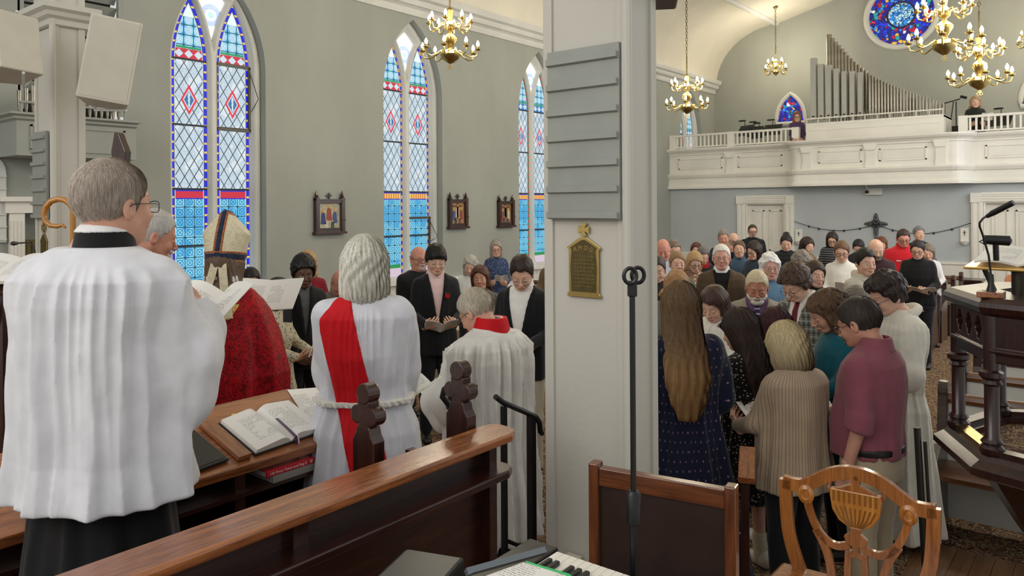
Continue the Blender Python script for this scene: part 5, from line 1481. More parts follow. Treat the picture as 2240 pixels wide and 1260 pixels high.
m = MB(); m.prism([(-.20, .0), (.20, .0), (.20, .72)] + [(.20 - .02 - .36 * math.sin(t) * .5, .72 + .10 * math.sin(t * 2)) for t in [.3, .6, .9]] + [(-.20, .62)], -.025, .025, 1); m.build('arm_panel', M_DARK, r, bevel=.004)
# handrail beside the steps
r = empty('handrail', (0, 0, 0), 0, 'black wrought iron handrail with curled ends beside the pillar', 'handrail')
def hp(px, py, z): return tuple(at(px, py, z))
top_ = [hp(1084, 868, 3.32), hp(1100, 880, 3.36), hp(1158, 905, 3.48), hp(1172, 912, 3.50), hp(1180, 925, 3.52), hp(1182, 945, 3.52), hp(1186, 948, 3.53)]
m = MB(); m.tube(top_, .013, 8); m.build('grip_rail', M_IRON, r, smooth=True)
lf = [hp(1010, 842, 3.05), hp(985, 843, 3.0), hp(972, 852, 2.98), hp(968, 868, 2.98), hp(978, 880, 2.98), hp(984, 890, 2.98), hp(980, 895, 2.98)]
m = MB(); m.tube([hp(1040, 846, 3.12)] + lf, .013, 8); m.build('grip_rail', M_IRON, r, smooth=True)
for px_, py_, z_, rr in ((990, 850, 3.02, .014), (1102, 888, 3.37, .011), (1162, 908, 3.49, .016)):
    p = at(px_, py_, z_); m = MB(); m.box((p[0] - rr, p[1] - rr, .31), (p[0] + rr, p[1] + rr, p[2])); m.build('post', M_IRON, r)
m = MB(); m.tube([hp(1102, 1180, 3.37), hp(1162, 1205, 3.49)], .010, 6); m.build('lower_rail', M_IRON, r)
# panelled chair back right of the pillar
L = atX(1300, 1020, -1.25) if False else at(1303, 1020, 2.32); Rr = at(1600, 1068, 2.12)
r = empty('panelled_seat', (L[0], L[1], .5), math.atan2(Rr[1] - L[1], Rr[0] - L[0]), 'dark panelled wooden seat back with brown frame in front of the pillar', 'seat')
wd = math.hypot(Rr[0] - L[0], Rr[1] - L[1]); hh = (L[2] + Rr[2]) / 2 - .5
for xx in (0, wd):
    m = MB(); m.box((xx - .016, -.022, 0), (xx + .016, .022, hh + .012)); m.build('stile', wood('frame_wood', rgb(74, 36, 18), rgb(120, 66, 32), .3, 2, 9), r, bevel=.004)
m = MB(); m.box((.016, -.016, hh - .055), (wd - .016, .016, hh)); m.build('top_rail', wood('frame_wood_x', rgb(74, 36, 18), rgb(120, 66, 32), .3, 0, 9), r, bevel=.003)
m = MB(); m.box((.016, -.006, .1), (wd - .016, .006, hh - .05)); m.build('panel', mat('dark_panel', rgb(44, 28, 22), .45, var=.2), r)
m = MB(); m.box((0, -.36, .42), (wd, -.02, .46)); m.build('seat', M_DARK, r, bevel=.004)
for xx in (.01, wd - .05):
    m = MB(); m.box((xx, -.36, 0), (xx + .04, -.32, .42)); m.build('leg', M_DARK, r)
# microphone stand
p = at(1383, 640, 1.95); r = empty('microphone_stand', (p[0], p[1], .5), R_(35), 'empty black microphone stand with an open clip in front of the pillar', 'microphone stand')
h_ = p[2] - .5; m = MB(); m.tube([(0, 0, .02), (0, 0, h_ * .62)], .011, 10); m.tube([(0, 0, h_ * .6), (0, 0, h_)], .0075, 10); m.build('pole', M_BLACK, r, smooth=True)
m = MB(); m.lathe([(.010, -.06), (.018, -.055), (.020, .02), (.012, .03)], 12, (0, 0, h_ * .62)); m.build('clutch', M_BLACK, r, smooth=True)
m = MB(); m.lathe([(.13, 0), (.13, .012), (.02, .03), (.012, .04)], 24); m.build('base', M_BLACK, r, smooth=True)
m = MB(); m.box((-.012, -.010, h_ - .01), (.012, .010, h_ + .03)); m.build('swivel', M_BLACK, r, bevel=.003)
m = MB()
for dx in (-.006, .016): m.tube([(dx + .016 * math.cos(t), -.004 + dx, h_ + .044 + .020 * math.sin(t)) for t in [2 * math.pi * i / 16 for i in range(16)]], .0058, 6, closed=True)
m.build('clip', M_BLACK, r, smooth=True)
# shield-back chair
Lc = at(1714, 1055, 2.47); Rc = at(2049, 1115, 2.22); wc = math.hypot(Rc[0] - Lc[0], Rc[1] - Lc[1]); sc = wc
r = empty('shield_back_chair', ((Lc[0] + Rc[0]) / 2, (Lc[1] + Rc[1]) / 2, .5), math.atan2(Rc[1] - Lc[1], Rc[0] - Lc[0]), 'inlaid brown shield-back chair with an urn splat in the right foreground', 'chair')
zc = (Lc[2] + Rc[2]) / 2 - .5; S = wc
top = [(-.5, 0), (-.44, -.008), (-.36, -.006), (-.28, .045), (-.18, .115), (-.08, .152), (0, .158), (.08, .152), (.18, .115), (.28, .045), (.36, -.006), (.44, -.008), (.5, 0)]
def band(mb, pts, w0, t, y0=0.0):
    """flat band along a 2D polyline (x,z) with width w0 and thickness t"""
    n = len(pts); L_ = []; R2 = []
    for i, p_ in enumerate(pts):
        a_ = pts[max(0, i - 1)]; b_ = pts[min(n - 1, i + 1)]; dx, dz = b_[0] - a_[0], b_[1] - a_[1]; l = math.hypot(dx, dz); w_ = w0[i] if isinstance(w0, list) else w0
        L_.append((p_[0] - dz / l * w_ / 2, p_[1] + dx / l * w_ / 2)); R2.append((p_[0] + dz / l * w_ / 2, p_[1] - dx / l * w_ / 2))
    vs = []; fs = []
    for i in range(n): vs += [(L_[i][0], y0 - t / 2, L_[i][1]), (R2[i][0], y0 - t / 2, R2[i][1]), (R2[i][0], y0 + t / 2, R2[i][1]), (L_[i][0], y0 + t / 2, L_[i][1])]
    for i in range(n - 1):
        for k in range(4): l = (k + 1) % 4; fs.append((i * 4 + k, i * 4 + l, (i + 1) * 4 + l, (i + 1) * 4 + k))
    fs += [(0, 1, 2, 3), ((n - 1) * 4 + 3, (n - 1) * 4 + 2, (n - 1) * 4 + 1, (n - 1) * 4)]; mb.add(vs, fs)
def smoothp(p, k=3):
    for _ in range(k):
        q = [p[0]]
        for a_, b_ in zip(p, p[1:]): q += [(a_[0] * .75 + b_[0] * .25, a_[1] * .75 + b_[1] * .25), (a_[0] * .25 + b_[0] * .75, a_[1] * .25 + b_[1] * .75)]
        p = q + [p[-1]]
    return p
X_ = lambda P_: [(a_ * S, zc + b_ * S) for a_, b_ in P_]
m = MB(); band(m, X_(smoothp(top)), .040, .024); m.build('crest_rail', M_CHAIR, r, bevel=.003)
for s_ in (-1, 1):
    m = MB(); band(m, X_(smoothp([(s_ * .485, .02), (s_ * .48, -.2), (s_ * .46, -.42), (s_ * .36, -.7), (s_ * .26, -.86)])), .038, .024); m.build('stile', M_CHAIR, r, bevel=.003)
    m = MB(); band(m, X_(smoothp([(s_ * .30, .03), (s_ * .335, -.08), (s_ * .31, -.2), (s_ * .24, -.34), (s_ * .14, -.40), (s_ * .04, -.36)])), .022, .016); band(m, X_(smoothp([(s_ * .27, -.30), (s_ * .20, -.42), (s_ * .16, -.6), (s_ * .15, -.95)])), .024, .016)
    band(m, X_(smoothp([(s_ * .05, -.40), (s_ * .06, -.6), (s_ * .05, -.95)])), .020, .016); m.build('splat_bar', M_CHAIR, r, bevel=.002)
    m = MB(); m.T = Matrix.Translation((s_ * .335 * S, -.010, zc - .055 * S)) @ Matrix.Rotation(R_(90), 4, 'X'); m.lathe([(.001, .006), (.012, .004), (.016, .008), (.026, .004), (.030, .0), (.001, -.004)], 20, squash=(.85, 1.1)); m.build('rosette', M_INLAY, r, smooth=True)
m = MB(); U = [(-.165, .03), (.165, .03), (.17, -.02), (.155, -.12), (.11, -.19), (.05, -.225), (-.05, -.225), (-.11, -.19), (-.155, -.12), (-.17, -.02)]
m.prism([(a_ * S, zc + b_ * S) for a_, b_ in U][::-1], -.014, .008); m.build('urn', M_INLAY, r, bevel=.003)
m = MB(); stripe = mat('urn_stripe', rgb(128, 84, 34), .3)
for i in range(9): xx = (-.150 + i * .0345) * S; m.box((xx, -.0155, zc - .055 * S), (xx + .014 * S, -.013, zc + .02 * S))
for i in range(9):
    t = (i - 4) * .033; m.tube([(t * S, -.0145, zc - .085 * S), (t * .75 * S, -.0145, zc - .16 * S), (t * .35 * S, -.0145, zc - .215 * S)], .0022, 4)
m.build('urn_inlay', stripe, r)
m = MB(); m.prism([(a_ * S, zc + b_ * S) for a_, b_ in [(-.14, .030), (-.03, .08), (-.02, .145), (.02, .145), (.03, .08), (.14, .030)]][::-1], -.012, .006); m.build('urn_lid', M_CHAIR, r, bevel=.002); m = MB()
for s_ in (-1, 1): m.tube([(s_ * a_ * S, -.004, zc + b_ * S) for a_, b_ in [(.165, .0), (.185, .03), (.175, .06), (.20, .075)]], .006, 6)
m.build('urn_handles', M_CHAIR, r, smooth=True); m = MB(); m.prism([(a_ * S, zc + b_ * S) for a_, b_ in [(-.045, -.225), (-.03, -.26), (-.08, -.30), (-.06, -.35), (-.02, -.36), (-.02, -.40), (-.06, -.44), (.06, -.44), (.02, -.40), (.02, -.36), (.06, -.35), (.08, -.30), (.03, -.26), (.045, -.225)]], -.012, .006)
m.build('urn_foot', M_CHAIR, r, bevel=.002)
m = MB(); m.prism([(-.27, -.42), (.27, -.42), (.23, .02), (-.23, .02)], .42, .47, 2); m.build('seat', M_CHAIR, r, bevel=.012)
for x_, y__ in ((-.2, 0), (.2, 0), (-.24, -.39), (.24, -.39)):
    m = MB(); m.box((x_ - .018, y__ - .018, 0), (x_ + .018, y__ + .018, .43)); m.build('leg', M_CHAIR, r)
# floor candle stand behind the chair
p = at(2028, 1240, 3.05); q = at(2006, 935, 3.05)
r = empty('processional_stand', (p[0], p[1], .5), 0, 'slim dark metal pole on a round steel base behind the chair', 'stand')
m = MB(); m.lathe([(.17, 0), (.17, .012), (.05, .03), (.02, .05)], 28); m.build('base', mat('steel', rgb(150, 150, 146), .3, .8), r, smooth=True)
m = MB(); m.tube([(0, 0, .02), (q[0] - p[0], q[1] - p[1], q[2] - .5)], .013, 10); m.tube([(.03, .0, .02), (q[0] - p[0] + .028, q[1] - p[1], q[2] - .55)], .007, 8); m.build('pole', mat('dark_steel', rgb(60, 58, 54), .35, .8), r, smooth=True)
# keyboard
kz = 1.22; k0 = atZ(1216, 1214, kz); k1 = atZ(1340, 1256, kz); ang = math.atan2(k1[1] - k0[1], k1[0] - k0[0])
r = empty('keyboard', (k0[0], k0[1], kz), ang, 'electronic keyboard whose white keys show at the bottom beside the pillar', 'keyboard')
nk = 22; kw = .0225
m = MB(); m.box((-.10, -.36, -.07), (nk * kw + .05, .02, -.012)); m.box((-.10, -.36, -.07), (-.005, .02, .012)); m.box((-.005, -.36, -.07), (nk * kw, -.15, .014)); m.build('case', M_BLACK, r, bevel=.004)
for i in range(nk):
    m = MB(); m.box((i * kw + .0005, -.145, -.012), (i * kw + kw - .0008, .005, .008)); m.build('white_key', mat('key_white', rgb(238, 234, 222), .25), r, bevel=.001)
for i in range(nk - 1):
    if i % 7 in (0, 1, 3, 4, 5):
        m = MB(); m.box((i * kw + kw * .7, -.145, .008), (i * kw + kw * 1.3, -.055, .020)); m.build('black_key', M_BLACK, r, bevel=.003)
e0 = atZ(1020, 1262, kz - .0); e1 = atZ(1192, 1214, kz)
m = MB(); m.T = Matrix.Rotation(-ang, 4, 'Z') @ Matrix.Translation((-k0[0], -k0[1], 0)); m.tube([(e0[0], e0[1], .01), (e1[0], e1[1], .01)], .013, 4); m.build('edge_strip', mat('silver_trim', rgb(120, 128, 134), .35, .5), r)
def flat_sheet(name, pts, z, mt, label, t=.0015):
    o = MB(); P_ = [atZ(a_, b_, z) for a_, b_ in pts]; c_ = sum(P_) / len(P_)
    o.prism([(q_[0] - c_[0], q_[1] - c_[1]) for q_ in P_], 0, t, 2); ob = o.build(name, mt, None); ob.location = (c_[0], c_[1], z); return tag(ob, label, 'paper')
flat_sheet('folder', [(1150, 1228), (1245, 1256), (1330, 1330), (1100, 1360)], kz + .030, mat('green_folder', rgb(50, 190, 110), .6), 'green folder edge lying on the keyboard')
flat_sheet('music_sheet', [(1145, 1231), (1238, 1260), (1320, 1340), (1060, 1300), (1060, 1262)], kz + .033, paper_text(), 'white music sheet lying on the green folder over the keyboard')
q = at(920, 1240, 2.0); r = empty('equipment_box', (q[0], q[1], q[2] - .14), R_(20), 'black equipment box low in the bottom centre foreground', 'box')
m = MB(); m.box((-.09, -.09, 0), (.09, .09, .14)); m.build('body', mat('box_grey', rgb(40, 44, 46), .4), r, bevel=.01)
m = MB(); m.box((-.09, .091, .02), (-.02, .10, .12)); m.build('bracket', M_BLACK, r)
q = atY(1255, 1225, 2.63); r = empty('socket_box', (q[0], 2.645, q[2]), 0, 'small cream electrical box low on the central pillar', 'electrical box')
m = MB(); m.box((-.035, -.05, -.03), (.035, 0, .02)); m.build('box', mat('cream_plastic', rgb(210, 204, 184), .5), r, bevel=.003)
# ---- loudspeakers on brackets
def speaker(loc, rz, rx, ry, w_, h_, d_, label, grp='wall loudspeakers on the pillars'):
    r = empty('loudspeaker', loc, 0, label, 'loudspeaker', grp); r.rotation_euler = (rx, ry, rz)
    m = MB(); m.prism([(-w_ / 2, -d_ / 2), (w_ / 2, -d_ / 2), (w_ * .38, d_ / 2), (-w_ * .38, d_ / 2)], -h_ / 2, h_ / 2, 2); m.build('cabinet', mat('speaker_cream', rgb(206, 200, 184), .45), r, bevel=.01)
    m = MB(); m.box((-w_ * .45, -d_ / 2 - .004, -h_ * .47), (w_ * .45, -d_ / 2, h_ * .47)); m.build('grille', mat('speaker_grille', rgb(200, 194, 178), .6, bmp=.3, bs=900), r)
    m = MB(); pts = [(w_ * .44, 0, h_ / 2 + .012), (-w_ * .2, d_ * .4, h_ / 2 + .03), (-w_ * .2, d_ * .75, h_ * .3), (-w_ * .2, d_ * .75, -h_ * .3), (-w_ * .2, d_ * .4, -h_ / 2 - .03), (w_ * .44, 0, -h_ / 2 - .012)]; m.tube(pts, .010, 5); m.build('bracket', M_WHITE2, r)
    m = MB(); m.box((-w_ * .30, d_ / 2 - .002, .02), (w_ * .1, d_ / 2 + .004, .14)); m.build('socket_panel', M_BLACK, r)
q = at(244, 140, 5.55); speaker(q, R_(62), R_(-4), R_(9), .34, .62, .30, 'cream loudspeaker mounted right of the left pillar, tilted down')
q = at(16, 106, 5.1); speaker(q, R_(10), R_(0), R_(-10), .36, .40, .30, 'cream loudspeaker left of the left pillar cut by the picture edge')
q = at(1452, -8, 3.3); r = empty('loudspeaker', q, R_(30), 'underside of a dark loudspeaker at the top right of the central pillar', 'loudspeaker'); m = MB(); m.box((-.09, -.12, -.03), (.06, .12, .3)); m.build('cabinet', mat('spk_brown', rgb(92, 82, 72), .6), r, bevel=.01)
m = MB(); m.box((-.15, -.40, .05), (.05, -.08, .10)); m.box((-.14, -.08, .12), (.02, .0, .2)); o_ = m.build('bracket', M_IRON, r); o_.rotation_euler = (0, 0, R_(-30))
# ---- crozier and finial
q = at(160, 560, 3.75); r = empty('crozier', (q[0], q[1], .3), R_(39), 'plain golden wooden crozier with a curled crook held beside the left pillar', 'crozier')
hz = at(160, 480, 3.75)[2] - .3; ppx = 3.75 / F_PX
pts = [(0, 0, .1), (0, 0, hz)]; 
arc = [(160, 480), (161, 462), (155, 447), (143, 438), (128, 435), (112, 440), (101, 452), (96, 468), (99, 483), (110, 493), (126, 495), (137, 492), (144, 498)]
pts = [(0, 0, .0), (0, 0, hz - .2)] + [((a_ - 160) * ppx, 0, hz + (480 - b_) * ppx) for a_, b_ in arc]
m = MB(); m.tube(pts, [.013] * 2 + [.014, .014, .0145, .015, .015, .015, .015, .014, .013, .012, .011, .009, .006], 10); m.build('staff', mat('crozier_wood', rgb(176, 118, 44), .25, coat=.5), r, smooth=True)
q = at(266, 352, 4.2); r = empty('processional_finial', (q[0], q[1], .3), R_(20), 'dark pointed wooden finial rising behind the grey-haired man', 'finial')
h0 = q[2] - .3; m = MB(); m.prism([(-.04, -.03), (.04, -.03), (.05, .05), (.0, .155), (-.03, .16), (-.055, .05)], -.022, .022, 1); m.v = [(a_, b_, c_ + h0) for a_, b_, c_ in m.v]; m.build('head', M_DARK, r, bevel=.006)
m = MB(); m.tube([(0, 0, 0), (0, 0, h0)], .018, 8); m.build('pole', M_DARK, r)
# ---- far left: book stand, microphone, doorway pieces, arched board
q = at(4, 604, 4.4); r = empty('book_stand', (q[0], q[1], .3), R_(30), 'dark wooden book stand at the left edge holding a large open book', 'book stand'); h_ = q[2] - .3
m = MB(); m.T = Matrix.Translation((0, 0, h_)) @ Matrix.Rotation(R_(28), 4, 'X'); m.box((-.24, -.16, -.03), (.24, .18, 0)); m.build('rest', M_DARK, r, bevel=.004)
m = MB(); m.box((-.04, -.04, 0), (.04, .04, h_ - .03)); m.box((-.2, -.2, 0), (.2, .2, .05)); m.tube([(0, 0, h_ - .35), (.0, -.12, h_ - .12)], .02, 6); m.build('column', M_DARK, r)
o = MB(); leaf_mesh(o, .22, .30, .02, .10, 1, .02); leaf_mesh(o, .22, .30, .02, .10, -1, .02); ob = o.build('open_book', paper_text(), smooth=True)
ob.matrix_world = Matrix.Translation((q[0], q[1], q[2])) @ Matrix.Rotation(R_(30), 4, 'Z') @ Matrix.Rotation(R_(28), 4, 'X') @ Matrix.Translation((0, .02, .022)); tag(ob, 'large open book with white pages on the stand at the left edge', 'book')
a_, b_ = at(68, 530, 4.7), at(24, 533, 4.5); r = empty('gooseneck_microphone', (a_[0], a_[1], a_[2]), 0, 'thin black gooseneck microphone near the left pillar', 'microphone')
m = MB(); d_ = b_ - a_; m.tube([(.05, .02, -.30), (.03, .01, -.05), (0, 0, 0), tuple(d_ * .75)], .005, 6); m.build('neck', M_BLACK, r, smooth=True); m = MB(); m.tube([tuple(d_ * .72), tuple(d_ * .9), tuple(d_)], [.010, .014, .006], 8); m.build('capsule', M_BLACK, r, smooth=True)
r = st(empty('door_3', (WX, 3.4, .3))); m = MB()
for y0 in (-.62, ): 
    m.box((0, y0, 0), (.05, y0 + .14, 1.80))
    for k in range(4): m.box((.05, y0 + .012 + k * .033, .1), (.058, y0 + .026 + k * .033, 1.72))
m.box((0, -.66, 1.80), (.07, .6, 1.92)); m.box((0, -.72, 1.92), (.12, .6, 1.97)); m.build('door_casing', M_WHITE, r)
m = MB(); m.box((.0, -.46, 1.28), (.03, -.38, 1.52)); m.box((.03, -.41, 1.30), (.045, -.39, 1.50)); m.build('door_hinge', M_BRASSD, r)
q = atX(4, 530, WX + .0); h1 = atX(4, 340, WX)[2]
hb_ = empty('hymn_board', (WX + .01, q[1] - .12, q[2]), R_(90), 'white arched wooden board cut by the left picture edge', 'board'); m = MB(); H_ = h1 - q[2]; h = .15
m.prism([(-h, 0), (h, 0), (h, H_ * .8)] + [(h * math.cos(t), H_ * .8 + H_ * .2 * math.sin(t)) for t in [math.pi * i / 10 for i in range(1, 10)]] + [(-h, H_ * .8)], -.03, 0, 1); m.build('board', M_WHITE2, hb_)
m = MB()
for i in range(6): m.box((-h, -.045, .02 + i * H_ * .145), (h, -.03, .04 + i * H_ * .145))
m.build('number_rail', M_WHITE2, hb_)
# ---- pews
def pew(x0, x1, y_, label, grp, ends=(True, True), rail=True):
    r = empty('pew', ((x0 + x1) / 2, y_, 0), 0, label, 'pew', grp); h = (x1 - x0) / 2
    m = MB(); m.prism([(.0, .40), (.02, .40), (.075, .80), (.055, .80)], -h, h, 0); m.box((-h, .0, .05), (h, .02, .42)); m.build('back_panel', M_WHITE2, r)
    m = MB(); m.tube([(-h, .07, .83), (h, .07, .83)], .038, 10); m.box((-h, .03, .50), (h, .0, .54)); m.build('top_rail', M_RAILX, r)
    m = MB(); m.box((-h, -.38, .40), (h, .0, .43)); m.build('seat', M_RAILX, r)
    m = MB(); m.tube([(-h, .20, .60), (h, .20, .60)], .02, 8); m.box((-h, .06, .57), (h, .2, .585)); m.build('book_rail', M_RAILX, r)
    for s_, e in zip((-1, 1), ends):
        if not e: continue
        m = MB(); P_ = [(-.40, 0), (.10, 0), (.12, .55), (.14, .80)] + [(.08 + .065 * math.cos(t), .88 + .065 * math.sin(t)) for t in [math.pi * (i / 8 - .1) for i in range(11)]] + [(.02, .78), (-.02, .62), (-.20, .58), (-.38, .50)]
        m.prism(P_, s_ * h - .03, s_ * h + .03, 0); m.build('end_panel', M_DARK, r, bevel=.006)
nm = ['nearest', 'second', 'third', 'fourth', 'fifth', 'sixth', 'seventh', 'eighth']
for i in range(7): pew(-3.75, -2.19, 10.35 + i * .78, 'white panelled pew with brown rail left of the side aisle, %s of its block' % nm[i], 'pews left of the side aisle')
for i in range(6): pew(-.95, 1.15, 5.75 + i * .78 + (.0 if i else -.0), 'white panelled pew with brown rails right of the aisle, %s from the pulpit' % nm[i], 'pews right of the side aisle')
for i in range(4): pew(-8.2, -5.3, 10.2 + i * 1.6, 'white panelled pew by the left wall, %s from the front' % nm[i], 'pews along the left wall')
q = at(2065, 600, 13.8); r = empty('side_table', (q[0] + .1, 15.9, 0), 0, 'small dark table with papers against the rear wainscot', 'table')
m = MB(); m.box((-.5, -.25, .72), (.5, .25, .76)); m.build('table_top', M_MAHOG, r, bevel=.004)
m = MB(); m.box((-.45, -.2, .62), (.45, .2, .72)); m.build('apron', M_MAHOG, r)
for x_ in (-.44, .44):
    for y__ in (-.2, .2): m = MB(); m.lathe([(.03, 0), (.02, .1), (.03, .5), (.03, .72)], 8, (x_, y__, 0)); m.build('leg', M_MAHOG, r)
o = MB(); o.box((-.3, -.15, 0), (.15, .1, .012)); ob = o.build('paper_stack', PAPER); ob.location = (q[0] + .05, 15.85, .76); tag(ob, 'stack of white papers on the small table by the rear wall', 'paper')
# ---- pulpit
PC = (-.10, 4.27); PR = .53; PZ = 1.0
def oct_(r_, k0=0): return [(r_ * math.cos(R_(229 - 43 * 1) + R_(45) * i * -1 + R_(43)), r_ * math.sin(R_(229) - R_(45) * i)) for i in range(8)]
r = empty('pulpit', (PC[0], PC[1], 0), 0, 'dark carved octagonal pulpit with gothic arches and quatrefoils at the right edge', 'pulpit')
V8 = [(PR * math.cos(R_(229 - 45 * i)), PR * math.sin(R_(229 - 45 * i))) for i in range(8)]
path8 = [(x_, y__, 0) for x_, y__ in V8]
topZ = at(2177, 668, 3.25)[2]; bz = at(2185, 1000, 3.25)[2]
m = MB(); m.sweep([(-.16, topZ - .035), (.03, topZ - .05), (.05, topZ - .035), (.06, topZ - .01), (.055, topZ + .01), (.03, topZ + .03), (-.16, topZ + .03)], path8[::-1], closed=True); m.build('top_moulding', M_MAHOG, r, smooth=False)
fz0, fz1 = topZ - .19, topZ - .04
for i in range(8):
    a_, b_ = V8[i], V8[(i + 1) % 8]
    if i in (3, 4, 5): continue
    L_ = math.hypot(b_[0] - a_[0], b_[1] - a_[1]); an = math.atan2(b_[1] - a_[1], b_[0] - a_[0])
    Mx = Matrix.Translation((a_[0], a_[1], 0)) @ Matrix.Rotation(an, 4, 'Z')
    def face(P):
        X, Y, Z = P
        d = np.maximum(np.maximum(np.abs(X - L_ / 2) - L_ / 2, np.abs(Y) - .022), np.maximum(Z - fz1, bz + .40 - Z))
        for k in range(3 if i != 7 else 0):
            cx = L_ * (.22 + .28 * k); cz_ = (fz0 + fz1) / 2
            qf = np.minimum(np.minimum(np.hypot(X - cx, Z - cz_ - .026), np.hypot(X - cx, Z - cz_ + .026)) - .024, np.minimum(np.hypot(X - cx - .018, Z - cz_), np.hypot(X - cx + .018, Z - cz_)) - .022)
            d = np.maximum(d, -np.maximum(qf, -(Y * 1 + 0 - .0) if False else qf))
        ar = a2(X - L_ / 2, Z, L_ / 2 - .05, fz0 - .27, .20, bz)
        d = np.maximum(d, -ar)
        rim = np.abs(Z - fz0 + .01) - .008; d = np.minimum(d, np.maximum(np.maximum(rim, np.abs(X - L_ / 2) - L_ / 2), np.abs(Y) - .034))
        return d
    V, Fq = surf(face, (-.01, -.05, bz + .3), (L_ + .01, .05, fz1 + .02), .0055)
    Vw = (np.array(Mx)[:3, :3] @ V.T).T + np.array(Mx)[:3, 3]
    mesh_np('arcade_panel', Vw, Fq, M_MAHOG, r, smooth=False)
    m = MB(); m.T = Mx; m.prism([(.04, bz), (L_ - .04, bz), (L_ - .04, bz + .025), (.04, bz + .025)], -.03, .03); m.build('bottom_rail', M_BRASS if i == 0 else M_MAHOG, r)
for i, (x_, y__) in enumerate(V8):
    m = MB(); c_ = (x_, y__, 0)
    m.lathe([(.045, bz), (.05, bz + .01), (.05, bz + .03), (.036, bz + .045), (.046, bz + .055), (.030, bz + .075), (.030, bz + .30), (.042, bz + .31), (.034, bz + .325), (.050, bz + .34), (.050, bz + .36), (.034, bz + .37), (.034, topZ - .04)], 12, c_); m.build('column', M_MAHOG, r, smooth=True)
m = MB(); m.sweep([(-.06, bz - .06), (.06, bz - .10), (.10, bz - .08), (.10, bz - .05), (.06, bz - .02), (.04, bz), (-.06, bz)], path8[::-1], closed=True); m.build('platform', M_MAHOG, r)
m = MB(); m.lathe([(.001, bz - .055), (.62 * .85, bz - .06), (.58 * .85, bz - .12), (.30, bz - .42), (.16, bz - .62), (.14, .25), (.22, .18), (.26, .10), (.34, .08), (.34, 0)], 8); m.build('pedestal', M_MAHOG, r)
m = MB(); m.prism([(x_ * .95, y__ * .95) for x_, y__ in V8], bz - .05, bz - .03, 2); m.build('platform_floor', M_CARPET, r)
m = MB(); m.box((.1, .2, bz - .05), (.9, .55, bz)); m.box((.55, .2, 0), (.9, .5, bz)); m.build('steps', M_MAHOG, r)
for i in range(8):
    pass
# things on the pulpit
q = at(2168, 630, 3.3); r = empty('gooseneck_microphone', (q[0], q[1], topZ + .03), 0, 'black gooseneck microphone on a wooden block on top of the pulpit', 'microphone')
m = MB(); m.box((-.05, -.05, 0), (.05, .05, .025)); m.build('block', M_RAIL, r, bevel=.004)
def rel(px, py, z): p = at(px, py, z); return (p[0] - q[0], p[1] - q[1], p[2] - topZ - .03)
b0 = (0, 0, .02); k_ = rel(2165, 590, 3.3)
m = MB(); m.lathe([(.02, .025), (.013, .05), (.010, .10)], 10); m.tube([(0, 0, .09), rel(2163, 560, 3.3), rel(2150, 515, 3.28), rel(2143, 495, 3.27), rel(2143, 487, 3.26), rel(2150, 478, 3.25), rel(2160, 472, 3.24)], .0045, 8); m.build('neck', M_BLACK, r, smooth=True)
m = MB(); m.tube([rel(2158, 474, 3.24), rel(2172, 466, 3.22), rel(2217, 443, 3.15)], [.008, .0125, .0125], 10); m.build('foam_capsule', M_BLACK, r, smooth=True)
q = at(2205, 570, 3.45); r = empty('lectern_stand', (q[0], q[1], topZ), R_(-8), 'wide brass book rest on a pole above the pulpit', 'lectern'); hz = q[2] - topZ
m = MB(); m.T = Matrix.Translation((.05, 0, hz)) @ Matrix.Rotation(R_(14), 4, 'X'); m.prism([(-.20, -.12), (.26, -.12), (.30, .18), (-.16, .18)], -.012, .0, 2); m.build('book_rest', mat('gold_plate', rgb(206, 168, 92), .3, .6), r, bevel=.003)
m = MB(); m.tube([(.04, 0, -.2), (.04, 0, hz - .03)], .028, 12); m.lathe([(.03, -.05), (.05, -.03), (.05, -.01)], 12, (.04, 0, hz)); m.build('pole', mat('lectern_dark', rgb(58, 52, 42), .35, .5), r, smooth=True)
m = MB(); m.tube([(-.10, .0, hz - .03), (-.03, .02, hz - .22)], .012, 8); m.build('brace', M_BLACK, r)
ob = MB(); leaf_mesh(ob, .17, .24, .012, .06, 1, .010); leaf_mesh(ob, .17, .24, .012, .06, -1, .010); o = ob.build('open_book', paper_text(), smooth=True)
o.matrix_world = Matrix.Translation((q[0] + .06, q[1] + .02, q[2] + .018)) @ Matrix.Rotation(R_(-8), 4, 'Z') @ Matrix.Rotation(R_(14), 4, 'X'); tag(o, 'open book with pale pages lying on the brass book rest', 'book')
a_ = at(2142, 523, 3.35); b_ = at(2214, 527, 3.30)
r = empty('reading_lamp', (a_[0], a_[1], a_[2]), 0, 'black tubular reading lamp over the book rest', 'lamp'); d_ = b_ - a_
m = MB(); m.tube([tuple(d_ * .12), tuple(d_ * .15), tuple(d_ * .92), tuple(d_ * .97), tuple(d_)], [.012, .021, .023, .014, .006], 12); m.build('shade', M_BLACK, r, smooth=True)
m = MB(); c_ = d_ * .5; m.tube([tuple(c_), (c_[0], c_[1] + .02, c_[2] - .09)], .012, 8); m.tube([(.02, 0, .0), (.0, 0, -.012), (.02, 0, -.022), (.04, 0, -.012)], .004, 5); m.build('arm', M_BLACK, r)
